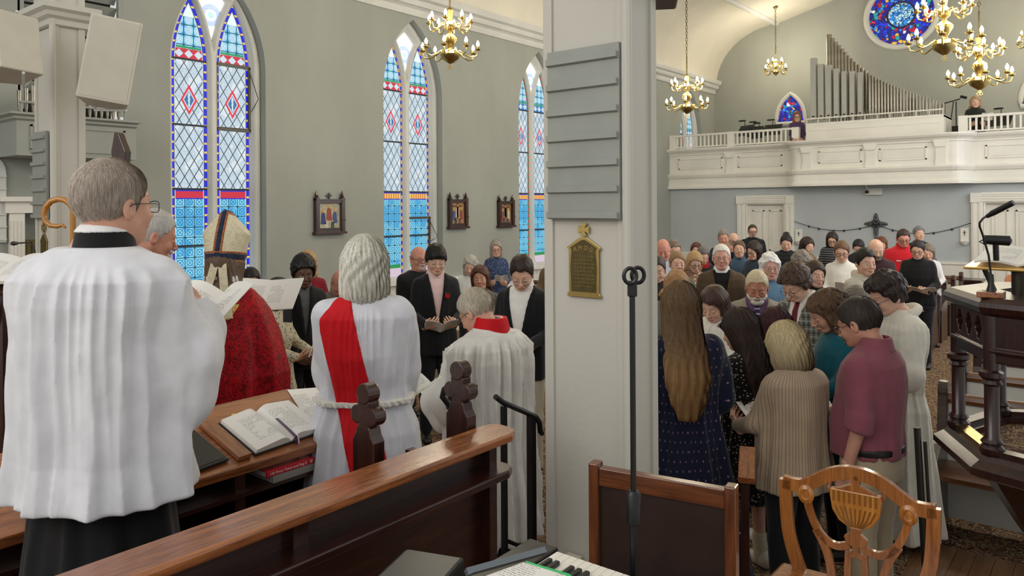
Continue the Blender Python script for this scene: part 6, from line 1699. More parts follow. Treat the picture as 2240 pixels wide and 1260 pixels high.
# ---- gallery furniture
def music_stand(px, py, z, label, sc=1.0):
    q = at(px, py, z); r = empty('music_stand', (q[0], q[1], 2.75), random.uniform(-.5, .5), label, 'music stand', 'music stands on the gallery'); h_ = q[2] - 2.75
    m = MB(); m.T = Matrix.Translation((0, 0, h_)) @ Matrix.Rotation(R_(60), 4, 'X'); m.box((-.22, -.15, -.01), (.22, .15, .01)); m.build('desk', M_BLACK, r)
    m = MB(); m.tube([(0, 0, .03), (0, 0, h_)], .012, 6)
    for k in range(3): a_ = k * 2.1; m.tube([(0, 0, .3), (.25 * math.cos(a_), .25 * math.sin(a_), .02)], .008, 5)
    m.build('pole', M_BLACK, r)
    m = MB(); m.tube([(0, 0, h_ + .1), (.02, -.03, h_ + .24), (0, -.08, h_ + .25)], .008, 5); m.box((-.08, -.13, h_ + .22), (.08, -.05, h_ + .25)); m.build('clip_lamp', M_BLACK, r)
for i, (px, py, z) in enumerate(((1630, 286, 18.4), (1650, 288, 18.9), (1662, 291, 18.2), (1690, 284, 18.6))): music_stand(px, py, z, 'black music stand with a clip lamp behind the left balustrade, %s from the left' % nm[i].replace('nearest', 'first'))
music_stand(2190, 262, 16.2, 'black music stand at the right end of the gallery')
q = at(2092, 290, 16.3); r = empty('boom_microphone_stand', (q[0], q[1], 2.75), 0, 'black boom microphone stand beside the woman in green on the gallery', 'microphone stand')
hb = at(2092, 222, 16.3)[2] - 2.75; m = MB(); m.tube([(0, 0, .02), (0, 0, hb)], .014, 6); m.tube([(-.22, 0, hb - .02), (.08, 0, hb + .05)], .013, 6); m.tube([(-.05, 0, hb), (-.14, 0, hb - .7)], .012, 5); m.build('pole', M_BLACK, r)
m = MB(); m.tube([(.08, 0, hb + .10), (.2, 0, hb + .06)], .03, 8); m.build('microphone', M_BLACK, r)
r = empty('speaker_cabinet', (q[0] + .15, q[1] + .1, 2.75), 0, 'black cabinet beside the organ chest on the gallery', 'cabinet'); m = MB(); m.box((-.25, -.2, 0), (.25, .2, 1.05)); m.build('body', M_BLACK, r, bevel=.01)
q = at(1606, 1010, 3.75); r = empty('side_desk', (q[0], q[1], 0), R_(20), 'small dark wooden desk corner between the navy dress and the beige cardigan', 'desk')
m = MB(); m.T = Matrix.Translation((.05, 0, q[2])) @ Matrix.Rotation(R_(25), 4, 'X'); m.box((-.03, -.10, -.04), (.05, .12, 0)); m.build('desk_top', M_RAIL, r, bevel=.004); m = MB(); m.box((.03, -.03, 0), (.07, .03, q[2] - .03)); m.box((-.12, -.12, 0), (.18, .12, .04)); m.build('leg', M_DARK, r)
# ================================================================== EVERYONE
def child_surf(I, name, fn, lo, hi, h, mt, bendit=False):
    V, F = surf(fn, lo, hi, h)
    return mesh_np(name, I['bend'](V) if bendit else V, F, mt, I['root'])
def neck_ring(I, name, col, z0, z1, r, t=.008, pat=None):
    H = I['H']
    fn = lambda P: np.maximum(np.abs(np.sqrt((P[0] - I['lean'] * .8) ** 2 + (P[1] + .018) ** 2) - np.interp(P[2], [z0 * H, z1 * H], [r + .020, r]).astype(f32)) - t, np.maximum(P[2] - z1 * H, z0 * H - P[2]))
    child_surf(I, name, fn, (-.16, -.17, z0 * H - .02), (.16, .15, z1 * H + .02), .005, cloth(name, col, pat))
def yoke(I, z):     # gathered seam: a smooth round yoke laid over the shoulders
    H = I['H']
    fn = lambda P: smax(np.minimum(I['torso'](P) - .004, 9), np.sqrt((P[0] / 1.45) ** 2 + (P[1] + .01) ** 2) - z, .01)
    child_surf(I, 'yoke', lambda P: smax(fn(P), .795 * H - P[2], .01), (-.26, -.2, .77 * H), (.26, .2, .9 * H), .007, I['mat'])
def surpliced(I):
    neck_ring(I, 'cassock_collar', (22, 22, 24), .830, .885, .064 * I['s'], .013); 
    neck_ring(I, 'clerical_collar', (235, 235, 235), .880, .894, .059 * I['s'], .007); yoke(I, .118)
def deacon(I):
    H = I['H']
    def seg(P, a, b, w):
        ab = (b[0] - a[0], b[1] - a[1]); L = ab[0] ** 2 + ab[1] ** 2
        t = np.clip(((P[0] - a[0]) * ab[0] + (P[2] - a[1]) * ab[1]) / L, -.02, 1.02)
        return np.hypot(P[0] - a[0] - t * ab[0], P[2] - a[1] - t * ab[1]) - w
    st_ = lambda P: smax(smax(I['torso'](P) - .010, -(I['torso'](P) + .004), .002), smax(np.minimum(seg(P, (-.140, .87 * H), (.05, .38 * H), .080), seg(P, (.06, .355 * H), (.30, .315 * H), .050)), P[1] - .03, .003), .003)
    child_surf(I, 'stole', st_, (-.36, -.42, .24 * H), (.42, .1, .93 * H), .006, cloth('red_stole', (206, 16, 28), rough=.7, sheen=0))
    rope = lambda P: smax(np.abs(I['torso'](P) - .004) - .012 + .003 * np.sin(P[0] * 240 + P[2] * 200), np.abs(P[2] - .585 * H + .03 * np.abs(P[0])) - .013, .004)
    child_surf(I, 'rope_cincture', rope, (-.34, -.34, .52 * H), (.34, .34, .64 * H), .005, cloth('rope', (226, 222, 212)))
    neck_ring(I, 'alb_collar', (236, 236, 238), .845, .885, .058, .006)
def bishop(I):
    H = I['H']; rz_ = I['rootz']
    tab = [(.30 * H, .30, .20, 0), (.40 * H, .36, .235, 0), (.52 * H, .375, .24, 0), (.66 * H, .33, .22, 0), (.76 * H, .285, .19, -.004), (.80 * H, .235, .15, -.008), (.83 * H, .14, .095, -.012), (.85 * H, .085, .075, -.02)]
    lf = loft_fn(tab, (.22 * H, .855 * H), (([.25 * H, .5 * H, .7 * H, .8 * H], [.022, .018, .008, 0]), 5, 1.0))
    arm = I['arms'][1]; arl = I['arms'][-1]
    def ch(P):
        d = lf(P)
        for A in (arm, arl): d = smin(d, smin(rcone(P, A[0], A[1], .075, .085), rcone(P, A[1], A[1] + (A[2] - A[1]) * .55 + np.array([0, 0, -.04]), .085, .07), .03), .05)
        hem = .30 * H + .9 * P[0] ** 2 + .05 * H
        return smax(d, hem - P[2] - .10 * (P[1] < 0), .01) - .003 * wob(P, 22, 2)
    child_surf(I, 'chasuble', ch, (-.50, -.36, .20 * H), (.50, .46, .9 * H), .0085, cloth('chasuble', (176, 8, 22), 'damask', (84, 0, 10), rough=.55, sheen=0))
    gd = lambda P: smax(smax(lf(P) - .008, -(lf(P) + .004), .002), smax(np.abs(np.abs(P[0]) - .02 - .55 * np.abs(P[2] - .70 * H)) - .030, np.abs(P[2] - .765 * H) - .045, .004), .003)
    child_surf(I, 'gold_orphrey', lambda P: smax(gd(P), P[1], .003), (-.25, -.3, .66 * H), (.25, .02, .84 * H), .006, cloth('gold_cloth', (196, 150, 60), 'damask', (232, 200, 120), rough=.4))
    neck_ring(I, 'amice', (226, 224, 222), .820, .895, .090, .020)
    # mitre in head coordinates
    def mi(P):
        X, Y, Z = P
        a = np.interp(Z, [.04, .10, .20, .27, .36], [.092, .105, .128, .13, .13]).astype(f32); b = np.interp(Z, [.04, .10, .2, .30, .36], [.110, .108, .085, .05, .03]).astype(f32)
        d = (np.sqrt((X / a) ** 2 + ((Y + .012) / b) ** 2) - 1) * b
        return smax(smax(d, Z - (.325 - 1.05 * np.abs(X)), .004), .045 - Z, .004)
    cream = cloth('mitre_cream', (222, 212, 180), 'damask', (196, 186, 158), rough=.6)
    child_surf(I, 'mitre', mi, (-.15, -.15, .02), (.15, .13, .35), .0045, cream, True)
    blue = cloth('mitre_blue', (38, 52, 78), 'damask', (20, 30, 50)); org = cloth('mitre_orange', (164, 84, 42), 'floral', (220, 190, 140), 3)
    child_surf(I, 'orphrey', lambda P: smax(mi(P) - .003, np.minimum(np.abs(P[0]) - .013, np.abs(P[2] - .072) - .016), .002), (-.16, -.16, .03), (.16, .14, .33), .004, blue, True)
    child_surf(I, 'orphrey_border', lambda P: smax(mi(P) - .0045, np.minimum(smax(np.abs(np.abs(P[0]) - .019) - .005, .09 - P[2], .001), np.minimum(np.abs(P[2] - .094), np.abs(P[2] - .050)) - .005), .002), (-.16, -.16, .03), (.16, .14, .33), .0035, org, True)
    for s_ in (-1, 1):
        m = MB(); pts = [(.022, -.118, .055), (.034, -.150, -.02), (.05, -.185, -.10), (.07, -.210, -.18), (.085, -.225, -.27)]; w_ = .024
        for (xa, y0, z0), (xb, y1, z1) in zip(pts, pts[1:]):
            xa *= s_; xb *= s_
            m.add([(xa - w_, y0, z0), (xa + w_, y0, z0), (xb + w_, y1, z1), (xb - w_, y1, z1), (xa - w_, y0 + .005, z0), (xa + w_, y0 + .005, z0), (xb + w_, y1 + .005, z1), (xb - w_, y1 + .005, z1)], [(0, 1, 2, 3), (4, 7, 6, 5), (0, 3, 7, 4), (1, 5, 6, 2)])
        o = m.build('mitre_lappet', cream, I['root']); o.location = tuple(I['bend'].o)
def red_collar(I):
    surpliced(I); H = I['H']
    fn = lambda P: smax(np.abs(np.sqrt(P[0] ** 2 + (P[1] + .02) ** 2) - np.interp(P[2], [.835 * H, .90 * H], [.100, .072]).astype(f32)) - .012, np.maximum(P[2] - .895 * H, .835 * H - P[2]), .006)
    child_surf(I, 'stole', fn, (-.15, -.16, .8 * H), (.15, .14, .92 * H), .005, cloth('red_stole', (206, 16, 28), rough=.7, sheen=0))
    m = MB(); m.box((-.006, -.112, .86 * H - .02), (.006, -.108, .86 * H + .02)); m.box((-.02, -.112, .86 * H - .005), (.02, -.108, .86 * H + .007)); m.build('embroidered_cross', M_BRASS, I['root'])
def swoosh(I):
    H = I['H']; m = MB()
    y_ = I['yw'] - .04
    fn = lambda P: smax(I['torso'](P) - .003, smax(np.abs(np.abs(P[0]) * .55 + P[2] - .655 * H) - .005, -P[1], .001) if False else np.minimum(smax(np.abs(P[0]) - .005, P[2] - .85 * H, .001), smax(np.abs(np.abs(P[0]) * -.75 + P[2] - .60 * H) - .005, np.abs(P[0]) - .16, .001)), .001)
    child_surf(I, 'zip_and_seam', lambda P: smax(fn(P), -P[1], .002), (-.22, 0, .5 * H), (.22, .25, .88 * H), .005, cloth('black_trim', (20, 20, 22)))
    zz = .70 * H; y_ = float(np.interp(zz, [k[0] for k in I['t1']], [k[2] for k in I['t1']])) * .93 + .008
    m.T = Matrix.Translation((.075, y_, zz)) @ Matrix.Rotation(R_(-14), 4, 'Z')
    m.prism([(-.018, .004), (-.012, -.008), (-.004, -.009), (.026, .008), (-.002, -.003), (-.008, -.002)], -.001, .001); m.build('chest_mark', M_BLACK, I['root'])
def logo_fleece(I):
    H = I['H']; zz = .74 * H; y_ = float(np.interp(zz, [k[0] for k in I['t1']], [k[2] for k in I['t1']])) * .93 + .008
    m = MB(); m.T = Matrix.Translation((.08, y_, zz)) @ Matrix.Rotation(R_(-14), 4, 'Z')
    m.box((-.03, -.001, -.008), (.03, .001, .008)); m.build('chest_label', mat('label_grey', rgb(220, 200, 200), .6), I['root'])
def necklace(I):
    H = I['H']; m = MB(); pts = [(.075 * math.sin(t), .02 + .075 * math.cos(t) * 1.1, .845 * H - .035 * (1 + math.cos(t)) ) for t in [2 * math.pi * i / 30 for i in range(30)]]
    m.tube(pts, .004, 5, closed=True); m.build('necklace', mat('pearl', rgb(225, 215, 195), .3), I['root'], smooth=True)
def watch(I):
    A = I['arms'][-1]; u = (A[2] - A[1]) / np.linalg.norm(A[2] - A[1]); c = A[2] - u * .02
    m = MB(); m.tube([tuple(c - u * .012), tuple(c + u * .012)], .034, 12); m.build('wristwatch', M_BLACK, I['root'], smooth=True)
    H = I['H']; fn = lambda P: smax(np.abs(loft_fn([(.50 * H, .19 * I['s'] * 1.0, .14, .0), (.62 * H, .19, .14, .0)])(P)) - .006, np.abs(P[2] - .555 * H) - .016, .003)
    child_surf(I, 'belt', fn, (-.24, -.2, .5 * H), (.24, .2, .6 * H), .006, mat('belt_black', rgb(22, 20, 20), .4))
def headband(I):
    m = MB(); pts = [(.088 * math.sin(t), -.0 + .0 * math.cos(t), .037 + .108 * math.cos(t)) for t in [-1.4 + 2.8 * i / 20 for i in range(21)]]
    m.tube(pts, .006, 6); m.v = [tuple(p_) for p_ in I['bend'](np.array(m.v))]; m.build('headband', M_BLACK, I['root'], smooth=True)
SK1, SK2, SK3, SK4, SKD = (206, 156, 132), (214, 170, 146), (196, 142, 114), (186, 136, 108), (92, 58, 42)
WHITE = (222, 223, 228); BK = (22, 22, 25)
GC, GN, GP_ = 'clergy and servers in the chancel', 'people standing near the chancel steps', 'people standing in the nave'
# --- clergy and servers
person('surpliced grey-haired man with glasses seen from behind, largest at the left', 236, 350, 2.35, .50, 38, ('short', (186, 173, 160), dict(strands=9000, step=.0065, seg=5, wid=.0004)), SK1, pitch=0, yaw=-18, bw=1.16, bd=1.12,
       top=('surplice', WHITE, None, dict(sleeve='bell', hem=.425, cassock=True, folds=.012, nf=8, flare=.20, loose=.065, res=.006, gather=1.3, drop=.24, neck=.853)), pants=(14, 14, 17), pose='high', glasses=(30, 30, 34), near=True, extra=surpliced, group=GC, hs=1.10, lean=.032,
       book=dict(label='large open white service book held by the surpliced man at the left', w=.16, h=.26, tilt=30, off=(.05, .48, .70), yaw=-8, ang=.30, curve=.03, group='service books held in the chancel'))
person('grey-haired man in black with bowed profile, half hidden behind the surpliced man', 316, 457, 3.9, .30, 80, ('short', (176, 172, 166)), (190, 132, 108), pitch=18, top=('jacket', BK), pants=BK, pose='clasp', beard=('goatee', (190, 186, 180)), group=GC, bw=1.05)
person('bishop in a tall cream mitre and red damask chasuble, seen from behind', 488, 547, 4.75, .24, 14, ('long', (96, 74, 56), dict(ln=.17)), SK2, 'f', pitch=8, yaw=-10, top=('robe', (228, 224, 218), None, dict(sleeve='wide')), pants=None, pose='high', group=GC, H=1.66, extra=bishop, near=True, hs=1.22,
       book=dict(label='open binder of white pages held up by the bishop', w=.24, h=.29, tilt=40, off=(.16, .50, .78), yaw=-12, ang=.10, curve=.0, group='service books held in the chancel', t=.008))
person('white-haired deacon in a white alb with a diagonal red stole, seen from behind', 797, 515, 3.38, .30, 6, ('bob', (236, 230, 214), dict(strands=15000, step=.0125, seg=18, curl=.20, wid=.00045, amp=1.6)), SK2, 'f', pitch=4, top=('robe', (220, 221, 228), None, dict(sleeve='wide', res=.006, cinch=1, folds=.010, nf=9, sl=.012, flare=.12)), pants=None, pose='low', near=True, extra=deacon, group=GC, bw=1.12, bd=1.1, hs=1.12,
       book=dict(label='folded white papers held at the right side of the deacon', w=.13, h=.20, tilt=20, off=(.22, .30, .545), yaw=-50, ang=.5, group='service books held in the chancel'))
person('elderly bowed man in a pleated white surplice with a red collar and glasses', 1062, 632, 4.20, 0, -42, ('short', (198, 188, 170), dict(strands=5000, step=.007, seg=5, wid=.0004)), (206, 154, 132), pitch=34, yaw=12, bw=1.18, bd=1.2,
       top=('surplice', (228, 226, 220), None, dict(sleeve='bell', hem=.20, cassock=True, folds=.022, nf=16, flare=.10, loose=.05, res=.006, gather=2.0)), pants=(14, 14, 16), pose='hold', glasses=(26, 26, 30), near=True, extra=red_collar, group=GC, hs=1.05,
       book=dict(label='open white booklet held low by the elderly surpliced man', w=.15, h=.21, tilt=25, off=(.0, .42, .60), group='service books held in the chancel'))
# --- left of the pillar
person('boy with black afro hair in a black suit with a red rose', 662, 558, 6.6, 0, 168, ('afro', (16, 14, 14)), SKD, pitch=14, top=('jacket', (18, 18, 21)), open_=dict(col=(98, 98, 98), z=.60, w=.05), pants=(18, 18, 21), pose='clasp', rose='L', closed=False, group=GN)
person('woman with curly blonde hair in a burgundy top, behind the boy with afro hair', 672, 546, 7.7, 0, 185, ('bobcurl', (176, 140, 96)), SK2, 'f', pitch=10, top=('sweater', (122, 16, 34), (160, 40, 60), dict(pat='floral')), group=GN)
I_ = person('woman in a lace dress holding a phone', 604, 606, 6.2, 0, 120, ('bob', (40, 32, 28)), SK4, 'f', pitch=10, top=('dress', (196, 186, 160), (52, 44, 36), dict(pat='lace', hem=.3)), pose='hold', group=GN,
       book=dict(label='grey folded sheet held by the woman in the lace dress', w=.10, h=.17, tilt=70, off=(.03, .36, .66), yaw=20, ang=.05))
q = at(629, 690, 5.85); r = empty('mobile_phone', q, R_(20), 'black mobile phone in the hand of the woman in the lace dress', 'phone'); m = MB(); m.box((-.04, -.005, -.055), (.04, .005, .055)); m.build('body', M_BLACK, r, bevel=.004)
person('person with black hair almost hidden behind the bishop', 548, 587, 7.2, 0, 175, ('short', (20, 18, 18)), SK4, pitch=25, top=('jacket', (60, 60, 64)), group=GN)
person('bald man in a tan jacket with bowed head, left of the deacon', 742, 593, 7.3, 0, 165, ('bald', (120, 100, 84)), (188, 128, 104), pitch=34, top=('jacket', (108, 98, 84)), open_=dict(col=(120, 120, 120)), group=GN, headk='h')
person('woman in a beige cardigan hidden behind the deacon', 832, 590, 7.4, 0, 178, ('bob', (120, 96, 72)), SK2, 'f', pitch=20, top=('sweater', (196, 180, 160)), group=GN)
person('bald man with a grey goatee and glasses beside the middle window', 915, 538, 7.9, 0, 158, ('bald', (140, 110, 96)), (200, 140, 118), pitch=4, top=('jacket', (24, 24, 27)), glasses=(60, 60, 60), beard=('goatee', (196, 190, 184)), closed=False, bw=1.15, bd=1.15, group=GN, headk='h')
person('boy in a black suit and pink shirt with a red rose', 953, 535, 7.0, 0, 172, ('bang', (20, 17, 17)), SK2, pitch=16, top=('jacket', (17, 17, 20)), open_=dict(col=(226, 196, 194), z=.60, w=.075), pants=(16, 16, 19), pose='hold', rose='L', glasses=(190, 180, 170), group=GN,
       book=dict(label='open booklet held low by the boy in the pink shirt', w=.15, h=.20, tilt=30, off=(.0, .36, .60), ang=.25))
person('elderly woman with curly grey hair in white, behind the woman with the brown bob', 1030, 558, 9.4, 0, 190, ('bobcurl', (170, 166, 158)), SK2, 'f', pitch=24, top=('blouse', (226, 226, 222)), group=GN)
person('woman with a chestnut bob in a shimmering grey top, looking up', 1053, 580, 7.5, 0, 186, ('long', (84, 50, 34), dict(ln=.20)), SK3, 'f', pitch=-2, tilt=4, closed=False, top=('blouse', (74, 70, 64), (120, 114, 100), dict(pat='metallic', hem=.40)), pose='high', group=GN,
       book=dict(label='small white booklet held at the chest of the chestnut-haired woman', w=.10, h=.14, tilt=50, off=(-.10, .34, .72), ang=.5))
person('woman with a grey bob in a blue patterned blouse by the wall', 1085, 524, 11.4, 0, 176, ('bob', (150, 142, 134)), SK2, 'f', pitch=6, closed=False, top=('blouse', (52, 66, 100), (120, 130, 160), dict(pat='floral', psc=.8)), pants=(34, 42, 70), glasses=(120, 40, 50), pose='hold', extra=headband, group=GN,
       book=dict(label='pale booklet held by the woman in the blue blouse', w=.10, h=.15, tilt=40, off=(-.05, .34, .66)))
person('boy with tousled hair and glasses in a black suit beside the central pillar', 1141, 557, 6.0, 0, 198, ('crop', (46, 34, 28)), SK2, pitch=28, yaw=12, top=('jacket', (18, 18, 21)), open_=dict(col=(238, 236, 232), z=.56, w=.10), pants=(190, 180, 160), pose='hold', glasses=(170, 160, 150), group=GN,
       book=dict(label='open booklet held by the boy in the white shirt beside the pillar', w=.15, h=.20, tilt=22, off=(.02, .37, .615), ang=.22))
person('person in a brown jacket mostly hidden by the central pillar', 1212, 545, 10.0, 0, 190, ('short', (90, 80, 70)), SK2, pitch=18, top=('jacket', (110, 86, 62)), group=GN)
# --- right of the pillar, front
person('woman with very long light brown hair in a navy spotted dress, seen from behind', 1490, 618, 4.05, 0, -12, ('long', (112, 86, 58), dict(ln=.50, back=.05, strands=14000, step=.019, seg=28, wid=.0006, tips=(168, 130, 86), tipz=-.22)), SK2, 'f', pitch=6, bw=1.20, bd=1.15, near=True,
       top=('dress', (16, 22, 48), (150, 120, 140), dict(pat='dots', hem=.05, sleeve='puff', folds=.010, sl=.01, loose=.018, psc=1.25)), pants=None, pose='hide', group=GP_, hs=1.10)
person('server girl with brown curls in a white surplice, right of the navy dress', 1570, 623, 5.35, 0, -150, ('wavy', (66, 46, 36), dict(ln=.16)), SK2, 'f', pitch=26, near=True, top=('surplice', (232, 228, 216), None, dict(sleeve='bell', hem=.30, cassock=True)), pants=(16, 16, 18), extra=lambda I: neck_ring(I, 'cassock_collar', (18, 18, 20), .842, .878, .056, .007), group=GP_)
person('girl with long dark hair in a black and cream floral dress', 1632, 676, 4.45, 0, -48, ('long', (58, 42, 34), dict(ln=.42, strands=9000, step=.018, seg=28, wid=.0005)), SK2, 'f', pitch=16, yaw=14, near=True, top=('dress', (24, 22, 24), (186, 176, 150), dict(pat='floral', hem=.28, sleeve='short', legs=1, socks=(214, 204, 178), psc=1.2, straight=1, flare=.12, loose=.02)), pants=None, shoes=(214, 208, 190), pose='hold', group=GP_,
       book=dict(label='folded white booklet in the hands of the girl in the floral dress', w=.09, h=.15, tilt=35, off=(.02, .33, .60), ang=.6))
person('person with dark red hair in black, between the dark-haired girl and the blonde woman', 1704, 672, 4.75, 0, -40, ('bob', (62, 24, 30), dict(strands=1500, seg=14)), SK2, 'f', pitch=16, top=('blouse', (22, 20, 24)), pants=BK, shoes=(226, 226, 224), pose='hold', group=GP_)
person('woman with a streaked blonde bob in a beige ribbed cardigan, seen from behind', 1732, 704, 3.95, 0, -44, ('bob', (206, 188, 146), dict(strands=14000, step=.012, seg=17, wid=.0005, tips=(92, 68, 54), tipz=-.06)), SK1, 'f', pitch=20, near=True, bw=1.14, bd=1.2,
       top=('sweater', (172, 152, 128), (120, 100, 84), dict(pat='rib', hem=.445, loose=.03, belly=.03, straight=1, flare=.04, folds=.006)), pants=(16, 16, 19), pose='hold', group=GP_, hs=1.08,
       book=dict(label='open white booklet edge in the hands of the blonde woman', w=.09, h=.17, tilt=35, off=(.02, .34, .62), ang=.5))
person('boy with curly brown hair in a grey plaid blazer with rose', 1752, 575, 5.55, 0, -148, ('curly', (74, 56, 44)), SK2, pitch=30, yaw=-6, near=True, top=('jacket', (112, 112, 104), (44, 46, 50), dict(pat='plaid')), open_=dict(col=(232, 226, 216), z=.60, w=.07), tie=((96, 14, 30),), rose='R', glasses=(30, 28, 30), pants=(40, 42, 46), pose='hold', group=GP_)
person('bowed man with a full white beard and purple striped tie', 1655, 590, 6.0, 0, 178, ('short', (206, 190, 160)), (186, 126, 104), pitch=20, near=True, beard=('full', (214, 208, 198)), top=('jacket', (150, 142, 126)), open_=dict(col=(104, 78, 112), z=.58, w=.085), tie=((44, 34, 70), (170, 160, 190)), pants=(120, 112, 98), bw=1.12, bd=1.1, group=GP_)
person('woman with curly brown hair in a teal sweater with a pearl necklace', 1829, 630, 4.65, 0, -112, ('bobcurl', (106, 80, 58), dict(strands=2200, step=.010, seg=14, curl=1.1)), SK1, 'f', pitch=26, near=True, top=('sweater', (0, 92, 108), None, dict(hem=.48, sheen=.3, belly=.02)), pants=(18, 18, 21), pose='hold', extra=necklace, group=GP_, bw=1.12, bd=1.15, hs=1.1,
       book=dict(label='white booklet held upright by the woman in teal', w=.11, h=.20, tilt=60, off=(.0, .38, .66), ang=.25))
person('man with glasses in a mauve shirt and khaki trousers reading in profile', 1898, 652, 3.82, 0, -66, ('short', (58, 48, 42), dict(strands=2600, step=.007, seg=5, wid=.0006)), (190, 138, 116), pitch=22, near=True, bw=1.10, bd=1.15, beard=('goatee', (90, 82, 74)),
       top=('shirt', (134, 74, 86), None, dict(sleeve='rolled', belly=.07, collar=(138, 78, 90), hem=.53, loose=.018, sl=.006)), pants=(168, 154, 128), glasses=(28, 26, 30), pose='down', poseR='hold', extra=watch, closed=True, group=GP_, hs=1.06,
       book=dict(label='white booklet and dark phone held out by the man in the mauve shirt', w=.10, h=.17, tilt=55, off=(.10, .34, .62), yaw=0, ang=.3))
person('server boy with dark wavy hair and glasses in a cream hooded alb', 1955, 593, 4.85, 0, -122, ('curly', (40, 28, 24)), SK2, pitch=24, near=True, glasses=(90, 30, 30), top=('robe', (224, 220, 206), None, dict(sleeve='wide', cinch=1, hood=1, flare=.11)), pants=None, pose='hold', group=GP_, bw=1.08)
person('bowed woman with honey brown hair just behind the navy dress', 1478, 590, 5.9, 0, 170, ('wavy', (160, 120, 76), dict(ln=.2)), SK2, 'f', pitch=34, top=('blouse', (110, 112, 100)), group=GP_)
# --- right, middle and back rows
def row(lab, px, py, z, hair, top, sex='m', face=180, skin=SK2, **k):
    return person(lab, px, py, z, 0, face, hair, skin, sex, top=top, group=GP_, **k)
row('person in a dark blazer cut by the right side of the central pillar', 1436, 560, 7.2, ('short', (60, 50, 44)), ('jacket', (42, 36, 36)), pitch=20)
row('balding man in a pale blue shirt bowing beside the central pillar', 1450, 524, 9.0, ('bald', (200, 190, 184)), ('shirt', (196, 208, 224), None, dict(collar=(206, 216, 230))), skin=(204, 140, 122), pitch=30, headk='h', bw=1.1)
row('man with glasses in a black jacket behind the man in pale blue', 1473, 526, 10.2, ('short', (120, 106, 92)), ('jacket', (28, 28, 30)), pitch=24, glasses=(30, 30, 30), face=160)
row('young woman with pulled-back fair hair in a grey-green blazer', 1481, 551, 8.1, ('pony', (140, 112, 80)), ('jacket', (98, 100, 90)), 'f', pitch=0, closed=False, face=168)
row('woman with long streaked blonde hair in a brown floral dress', 1518, 551, 9.1, ('long', (170, 138, 96), dict(ln=.30)), ('dress', (150, 112, 88), (232, 216, 196), dict(pat='floral', psc=.6, hem=.3)), 'f', pitch=26, face=165, glasses=(40, 40, 40))
row('young woman with long auburn hair against the rear left wall', 1523, 530, 12.4, ('long', (92, 50, 38), dict(ln=.3)), ('blouse', (60, 56, 60)), 'f', pitch=4)
row('woman with short grey hair, black coat and red scarf bowing', 1536, 541, 10.9, ('crop', (110, 106, 102)), ('coat', (34, 34, 38)), 'f', pitch=28, extra=lambda I: neck_ring(I, 'scarf', (170, 20, 36), .80, .875, .085, .022), face=160)
row('old man with white hair and glasses in a brown suit and black jumper', 1578, 534, 7.7, ('short', (222, 218, 208)), ('jacket', (82, 66, 46)), pitch=2, closed=False, glasses=(90, 70, 60), open_=dict(col=(20, 20, 22), z=.56, w=.085, collar=False), pants=(60, 50, 40), bw=1.14, skin=(212, 158, 140), extra=lambda I: neck_ring(I, 'shirt_collar', (236, 234, 230), .838, .878, .066, .006), near=True,
    book=dict(label='white booklet with a red print, held by the old man in the brown suit', w=.12, h=.17, tilt=40, off=(.12, .34, .58), ang=.3))
row('tall grey-haired man in navy left of the left door', 1583, 502, 12.0, ('short', (130, 124, 118)), ('sweater', (24, 32, 50)), skin=(200, 146, 124), pitch=12, pose='high', wrist_off=(0, -.1, .2))
row('bald man with glasses just behind the tall man in navy', 1604, 509, 12.9, ('bald', (150, 130, 112)), ('shirt', (30, 34, 44)), pitch=16, glasses=(30, 30, 30), face=165)
row('woman with pulled-back hair in a slate blue shirt, right of the old man', 1617, 526, 10.8, ('bun', (96, 76, 60)), ('shirt', (70, 92, 116), None, dict(collar=(70, 92, 116))), 'f', pitch=-4, closed=False,
    book=dict(label='grey booklet held by the woman in slate blue', w=.12, h=.20, tilt=55, off=(.18, .34, .64)))
row('woman with curly dark brown hair and glasses in front of the left door', 1652, 528, 10.4, ('wavy', (44, 30, 26), dict(ln=.26)), ('sweater', (44, 56, 70)), 'f', pitch=20, face=215, glasses=(30, 30, 30))
row('man with glasses in a black sweater standing in front of the left door', 1646, 491, 14.8, ('short', (70, 58, 48)), ('sweater', (26, 28, 36)), pitch=2, glasses=(40, 40, 40), closed=False, bw=1.15, face=172, beard=('goatee', (120, 106, 92)))
row('elderly woman with fluffy white hair and glasses in a light blue cardigan', 1683, 551, 7.3, ('bobcurl', (232, 230, 226)), ('sweater', (96, 130, 158), None, dict(hem=.42)), 'f', pitch=6, closed=False, glasses=(110, 80, 70), face=168, bw=1.15, bd=1.15, near=True, skin=(216, 164, 146))
row('woman with dark upswept hair in a black puffer jacket', 1720, 509, 11.5, ('updo', (30, 24, 24)), ('coat', (24, 26, 30), None, dict(pat='puffer', hem=.46)), 'f', pitch=22, bw=1.05)
row('woman with long dark hair in a brown leaf-print coat, right of the puffer jacket', 1763, 519, 11.6, ('long', (48, 32, 28), dict(ln=.34)), ('coat', (112, 92, 72), (196, 180, 150), dict(pat='floral', psc=.6)), 'f', pitch=20, face=140)
row('woman with thick curly grey hair bowing behind the curly-haired boy', 1752, 547, 8.0, ('bobcurl', (130, 122, 112)), ('sweater', (96, 88, 80)), 'f', pitch=26, glasses=(60, 50, 46))
row('pale-faced girl with straight long dark hair, right of the curly-haired boy', 1780, 570, 7.3, ('long', (60, 44, 34), dict(ln=.40)), ('sweater', (24, 22, 24)), 'f', pitch=8, face=150, closed=False)
row('woman with dark bobbed hair in a striped black sweater', 1820, 507, 13.0, ('bob', (44, 30, 30)), ('sweater', (34, 34, 38), (110, 110, 112), dict(pat='knit')), 'f', pitch=24, glasses=(30, 30, 30),
    book=dict(label='dark booklet held by the woman in the patterned black sweater', w=.12, h=.16, tilt=35, off=(-.10, .34, .64)))
